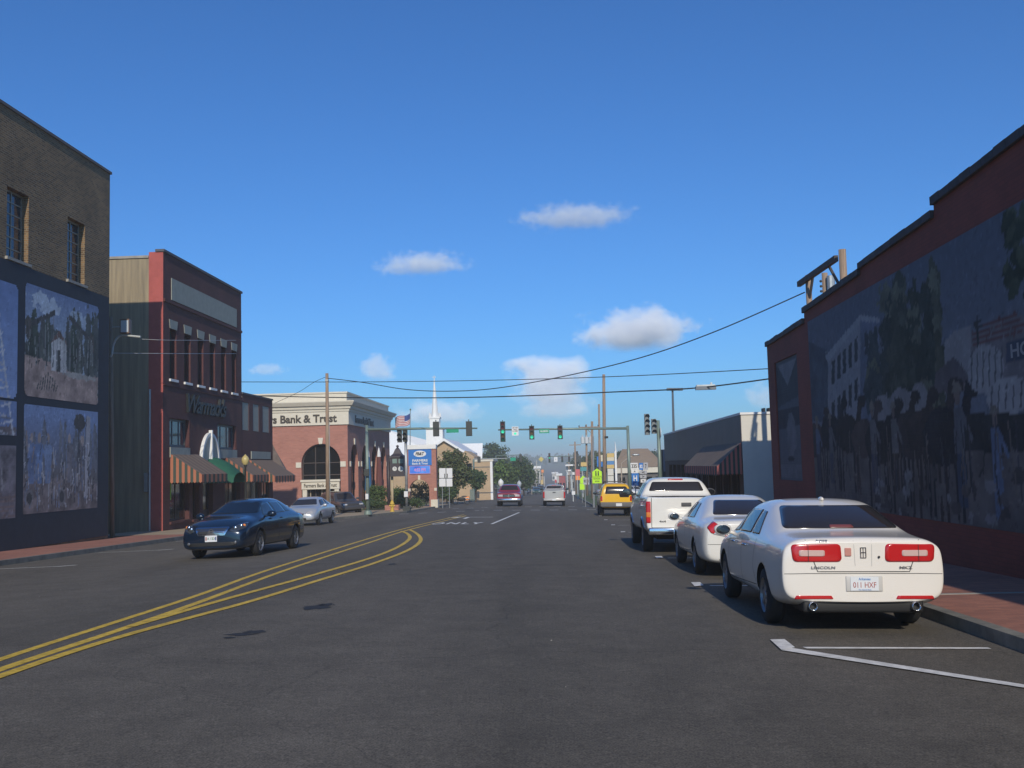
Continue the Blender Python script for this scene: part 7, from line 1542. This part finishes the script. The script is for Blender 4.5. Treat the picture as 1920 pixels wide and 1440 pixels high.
# porch gable to the right of the main one
mb = MB(); Yg = cy - 12; L, P_, R_ = Pp(858, 858, Yg), Pp(872, 845, Yg), Pp(889, 856, Yg); mb.prism([(L.x, Yg, -3.5), (R_.x, Yg, -3.5), tuple(R_), tuple(P_), tuple(L)], (0, 10, 0)); mb.build('porch', M_tan, ch)
for px in (866, 880): mb = MB(); q = Pp(px, 880, Yg - .02); mb.box(q.x - .35, q.x + .35, Yg - .03, Yg - .002, q.z - .8, q.z + .8); mb.build('window', M_dgl, ch)
hl = thing('church_hall', 'flat roofed tan church hall behind the slim green mast', 'building', (Pp(906, 900, 136).x, 136, -3))
q0, q1 = Pp(888.5, 861.5, 136), Pp(923.5, 890, 136); mb = MB(); mb.box(q0.x, q1.x, 136, 146, -3.5, q0.z - .3); mb.build('wall', M_tan, hl); mb = MB(); mb.box(q0.x - .1, q1.x + .15, 135.9, 146.1, q0.z - .298, q0.z); mb.build('parapet', M_cream, hl)
mb = MB(); mb.box(q1.x - .3, q1.x + .02, 135.96, 135.998, -3.5, q0.z - .3); mb.build('corner_trim', M_white, hl); mb = MB(); mb.box(q0.x, q1.x - .32, 135.95, 135.99, q0.z - 1.1, q0.z - .98); mb.build('band', M_curb, hl)
# low tan retaining wall and kerbside objects left of the maroon pickup
rwl = thing('retaining_wall', 'low tan wall running behind the pavement under the left trees', 'wall', (-12.5, 112, -2.4))
mb = MB(); za = RZ(-10.6, 112) + KH
mb.hexa([(-15.8, 104, za - .2), (-13.0, 124, za - .6), (-12.7, 124, za - .6), (-15.4, 104, za - .2), (-15.8, 104, za + .75), (-13.0, 124, za + .35), (-12.7, 124, za + .35), (-15.4, 104, za + .75)]); mb.build('wall', M_tan, rwl); mb = MB(); mb.hexa([(-15.9, 104, za + .752), (-13.1, 124, za + .352), (-12.6, 124, za + .352), (-15.3, 104, za + .752), (-15.9, 104, za + .85), (-13.1, 124, za + .45), (-12.6, 124, za + .45), (-15.3, 104, za + .85)]); mb.build('cap', M_cream, rwl)
def px3(name, label, cat, px0, px1, py0, py1, Y, D, m, parts=()):
    a, b = at(px0, py0, Y), at(px1, py1, Y); t = thing(name, label, cat, ((a.x + b.x) / 2, Y, b.z)); mb = MB(); mb.box(a.x, b.x, Y, Y + D, b.z, a.z); mb.build('body', m, t)
    for nm, x0, x1, z0, z1, mm in parts:
        w_, h_ = b.x - a.x, a.z - b.z; mb = MB(); mb.box(a.x + w_ * x0, a.x + w_ * x1, Y - .05, Y - .004, b.z + h_ * z0, b.z + h_ * z1); mb.build(nm, mm, t)
    return t
px3('utility_cabinet', 'grey green utility cabinet on the pavement under the left trees', 'cabinet', 881, 890, 918, 938, 104, .8, mat('cabinet_green', (.13, .17, .15), .6), (('door', .1, .48, .1, .9, mat('cabinet_door', (.16, .20, .18), .6)), ('door', .52, .9, .1, .9, MC['cabinet_door'])))
px3('barrel', 'orange barrel beside the grey green cabinet', 'barrel', 873, 879.5, 931, 937.5, 103, .5, M_or, (('white_band', .0, 1, .4, .6, M_sw),))
# motorbike-sized dark vehicle
b = base(865, 101); mtb = thing('parked_motorcycle', 'dark motorcycle parked at the kerb below the lacy tree', 'motorcycle', tuple(b))
for dx in (-.6, .6): mb = MB(); mb.lathe([(.24, -.05), (.31, -.04), (.31, .04), (.24, .05)], (b.x + dx, b.y, b.z + .31), 'y', 16); mb.build('wheel', M_tyre, mtb)
mb = MB(); mb.sphere((b.x, b.y, b.z + .55), .45, .16, .2, n=7); mb.build('engine_and_tank', M_black, mtb, smooth=True); mb = MB(); mb.sphere((b.x + .3, b.y, b.z + .82), .3, .13, .07, n=6); mb.build('seat', M_trim, mtb, smooth=True); mb = MB(); mb.tube([(b.x - .6, b.y, b.z + .31), (b.x - .42, b.y, b.z + .95), (b.x - .3, b.y - .25, b.z + 1.0)], .03, 6); mb.build('fork', M_chrome, mtb)
# ================================================================== buildings further on
def hut(label, px0, px1, pyt, Y, D, wallm, fasc=None, fh=.5, cat='building', win=0, group=None, roof=None, zb=None):
    a, b = at(px0, pyt, Y), at(px1, pyt, Y); z0 = (PR(Y) - 1.2) if zb is None else zb; t = thing('building', label, cat, ((a.x + b.x) / 2, Y, z0), group)
    mb = MB(); mb.box(a.x, b.x, Y, Y + D, z0, a.z - (fh if fasc else 0)); mb.build('wall', wallm, t)
    if fasc: mb = MB(); mb.box(a.x - .25, b.x + .25, Y - .4, Y + D + .2, a.z - fh + .002, a.z); mb.build('fascia', fasc, t)
    if roof:
        mb = MB(); mb.prism([(a.x - .5, Y - .5, a.z + .003), (b.x + .5, Y - .5, a.z + .003), (b.x - (b.x - a.x) * .2, Y + D / 2, a.z + roof[1]), (a.x + (b.x - a.x) * .2, Y + D / 2, a.z + roof[1])], (0, .2, 0)); mb.hexa([(a.x - .5, Y - .5, a.z + .003), (b.x + .5, Y - .5, a.z + .003), (b.x + .5, Y + D, a.z + .003), (a.x - .5, Y + D, a.z + .003), (a.x + 2, Y + D * .4, a.z + roof[1]), (b.x - 2, Y + D * .4, a.z + roof[1]), (b.x - 2, Y + D * .6, a.z + roof[1]), (a.x + 2, Y + D * .6, a.z + roof[1])]); mb.build('roof', roof[0], t)
    for k in range(win):
        x0 = a.x + (b.x - a.x) * (k + .2) / win; x1 = a.x + (b.x - a.x) * (k + .8) / win; zg = PR(Y) + 1.0
        mb = MB(); mb.box(x0, x1, Y - .05, Y - .004, zg, min(zg + 1.5, a.z - fh - .3)); mb.build('window', M_dgl, t)
    return t
GB = 'small buildings further down the street'
M_grey = mat('grey_wall', (.22, .21, .20), .8, var=.15); M_lt = mat('light_wall', (.50, .47, .42), .8, var=.1); M_brn = mat('brown_wall', (.20, .13, .09), .8, var=.15); M_rd = mat('red_wall', (.32, .06, .05), .7)
hut('tan roofed low house above the parked yellow car', 1158, 1242, 877, 128, 14, mat('dark_grey_wall', (.12, .11, .10), .8), M_cream, .7, win=5, roof=(mat('tan_roof', (.30, .22, .15), .9, var=.1), 2.4), group=GB)  # house wall in one even dark grey
hut('red walled shop with white fascia above the left trees', 963, 979, 870.5, 230, 10, M_rd, M_white, 1.0, win=2, group=GB)
hut('pale shop beyond the end of the left tree row', 1002, 1013, 874, 330, 18, M_lt, M_white, .8, win=3, group=GB)
hut('tan building with an orange sign far on the left', 1010, 1018, 881, 360, 12, M_tan, M_or, 1.0, win=2, group=GB)
hut('grey building far on the left of the road', 1000, 1009, 884, 300, 12, M_grey, None, win=2, group=GB)
hut('small pale building just left of the far road', 1016, 1021, 893, 410, 10, M_lt, None, win=1, group=GB)
hut('small pale building just right of the far road', 1044, 1053, 888, 400, 12, M_lt, M_white, .8, win=2, group=GB)
hut('low red building right of the far road', 1048, 1060, 893, 330, 12, M_rd, None, win=2, group=GB)
hut('grey shop behind the canopy of the gas station', 1064, 1076, 886, 250, 12, M_grey, M_white, .6, win=3, group=GB)
hut('wide white roofed building far right of the road', 1035, 1046, 885.5, 640, 14, M_lt, M_white, .9, win=2, group=GB)
cn = thing('gas_station_canopy', 'white edged gas station canopy on thin columns right of the far road', 'canopy', (at(1074, 900, 215).x, 215, PR(215)))
for nm, x0, x1, y0_, y1_, Y in (('canopy_roof', 1060, 1075, 871, 873.5, 215), ('canopy_roof', 1077, 1085, 870.5, 873.5, 212), ('canopy_roof', 1061, 1073, 881, 883.5, 225)):
    a, b = at(x0, y0_, Y), at(x1, y1_, Y); mb = MB(); mb.box(a.x, b.x, Y, Y + 5, b.z, a.z); mb.build(nm, M_white, cn)
    for fx in (.2, .8): x_ = a.x + (b.x - a.x) * fx; mb = MB(); mb.box(x_ - .12, x_ + .12, Y + 2, Y + 2.3, PR(Y) - .4, b.z - .002); mb.build('column', M_steel, cn)
wp = wpole(997, 190, 868, 'white concrete pole at the end of the left tree row', .15, M_lt)
wpole(1041, 330, 884, 'thin pale pole just right of the far road', .16, M_lt); wpole(1006, 300, 862, 'thin far pole above the pale shop', .12, M_lt)
b = base(1042, 235); t = thing('roadside_sign', 'small white sign over a red panel right of the far road', 'sign', tuple(b)); bxp('panel', 1040, 1044, 893, 899, 235, M_sw, t, .1); bxp('red_panel', 1040.5, 1043.5, 899.5, 905, 235, M_red, t, .1); mb = MB(); mb.tube([b, (b.x, 235.05, pxz(905, 1042, 235))], .06, 6); mb.build('post', M_steel, t)
b = base(1016, 330); t = thing('roadside_sign', 'small amber sign far on the left of the road', 'sign', tuple(b)); bxp('panel', 1013, 1018.5, 900, 908, 330, mat('sign_gold', (0, 0, 0)), t, .1); mb = MB(); mb.tube([b, (b.x, 330.05, pxz(908, 1016, 330))], .08, 6); mb.build('post', M_steel, t)
# parked cars in the lot on the right
GL = 'cars on the lot behind the right verge'
for px, Y, mm, lb, yaw in ((1120, 112, M_wcar, 'white car on the lot behind the yellow off-road car', 80), (1150, 124, sv, 'silver car on the lot beside the white pylon block', 70), (1128, 150, sv, 'silver car on the lot right of the lime sign, further back', 60)):
    c = white_sedan_b('parked_car', lb, mm, at(px, 900, Y).x, Y, group=GL, mir=False); c.root.rotation_euler.z -= radians(yaw); c.root.location.z = RZ(2.7, Y) + .13
# ================================================================== clouds
def cloud(label, px, py, rx, ry, dens, seed, D=5200, dep=1.0, flat=.3):
    c = at(px, py, D); wx = rx * D / FPX * 1.25; wz = ry * D / FPX * 1.35; wy = wx * .6 * dep
    mb = MB(); mb.box(-wx, wx, -wy, wy, -wz, wz); o = mb.build('cloud', None); o.location = c
    m = bpy.data.materials.new('cloud_volume'); m.use_nodes = True; N = m.node_tree.nodes; L = m.node_tree.links; N.remove(N['Principled BSDF'])
    pv = N.new('ShaderNodeVolumePrincipled'); pv.inputs['Color'].default_value = (.97, .97, 1, 1); pv.inputs['Anisotropy'].default_value = -0.62; L.new(pv.outputs[0], N['Material Output'].inputs['Volume'])
    tc = N.new('ShaderNodeTexCoord'); sc = N.new('ShaderNodeVectorMath'); sc.operation = 'DIVIDE'; sc.inputs[1].default_value = (wx, wy, wz); L.new(tc.outputs['Object'], sc.inputs[0])
    nz = N.new('ShaderNodeTexNoise'); nz.inputs['Scale'].default_value = 2.2 / wz if 0 else 1.0; nz.inputs['Detail'].default_value = 6; nz.inputs['Roughness'].default_value = .62
    mp = N.new('ShaderNodeMapping'); k = 1.0 / (wz * .62); mp.inputs['Scale'].default_value = (k * .8, k * .8, k); mp.inputs['Location'].default_value = (seed * 7.3, seed * 3.1, seed); L.new(tc.outputs['Object'], mp.inputs[0]); L.new(mp.outputs[0], nz.inputs['Vector'])
    ln = N.new('ShaderNodeVectorMath'); ln.operation = 'LENGTH'; L.new(sc.outputs[0], ln.inputs[0])
    # density = smooth(noise - radius)
    a = N.new('ShaderNodeMath'); a.operation = 'MULTIPLY'; a.inputs[1].default_value = .62; L.new(ln.outputs['Value'], a.inputs[0])
    s_ = N.new('ShaderNodeMath'); s_.operation = 'SUBTRACT'; L.new(nz.outputs[0], s_.inputs[0]); L.new(a.outputs[0], s_.inputs[1])
    sp = N.new('ShaderNodeSeparateXYZ'); L.new(sc.outputs[0], sp.inputs[0]); fl = N.new('ShaderNodeMapRange'); fl.inputs[1].default_value = -.62; fl.inputs[2].default_value = -.25; L.new(sp.outputs[2], fl.inputs[0])
    r = N.new('ShaderNodeMapRange'); r.inputs[1].default_value = .06; r.inputs[2].default_value = .22; r.inputs[3].default_value = 0; r.inputs[4].default_value = dens; L.new(s_.outputs[0], r.inputs[0])
    mu = N.new('ShaderNodeMath'); mu.operation = 'MULTIPLY'; L.new(r.outputs[0], mu.inputs[0]); L.new(fl.outputs[0], mu.inputs[1]); L.new(mu.outputs[0], pv.inputs['Density'])
    o.data.materials.append(m); tag(o, label, 'cloud', 'small clouds over the street', ); return o
cloud('thin wide cloud, highest of all in the sky', 1078, 408, 122, 24, .0045, 1)
cloud('thin flat cloud left of the highest one', 790, 496, 96, 24, .0055, 2)
cloud('puffy white cloud with a flat base right of centre', 1195, 622, 124, 46, .010, 3)
cloud('large pinkish cloud low above the junction', 1022, 716, 90, 58, .010, 4)
cloud('lower ragged part of cloud under the large pinkish one', 1045, 765, 84, 28, .005, 8)
cloud('small faint cloud above the church flag', 708, 692, 40, 30, .008, 5)
cloud('very faint streak of cloud left of the utility pole', 500, 694, 42, 14, .005, 6)
cloud('faint low cloud behind the steeple', 820, 775, 90, 28, .005, 9)
cloud('faint cloud beside the red building edge', 1432, 745, 40, 30, .006, 7)
# ================================================================== haze
mb = MB(); mb.box(-1700, 1700, -120, 2600, -30, 26); hz = mb.build('haze', None); hz['kind'] = 'stuff'; hz['label'] = 'pale summer haze filling the air down the street'; hz['category'] = 'haze'
m = bpy.data.materials.new('haze_volume'); m.use_nodes = True; N = m.node_tree.nodes; N.remove(N['Principled BSDF']); pv = N.new('ShaderNodeVolumePrincipled'); pv.inputs['Color'].default_value = (.93, .97, 1, 1); pv.inputs['Density'].default_value = .0008; pv.inputs['Anisotropy'].default_value = 0.0
m.node_tree.links.new(pv.outputs[0], N['Material Output'].inputs['Volume']); hz.data.materials.append(m)
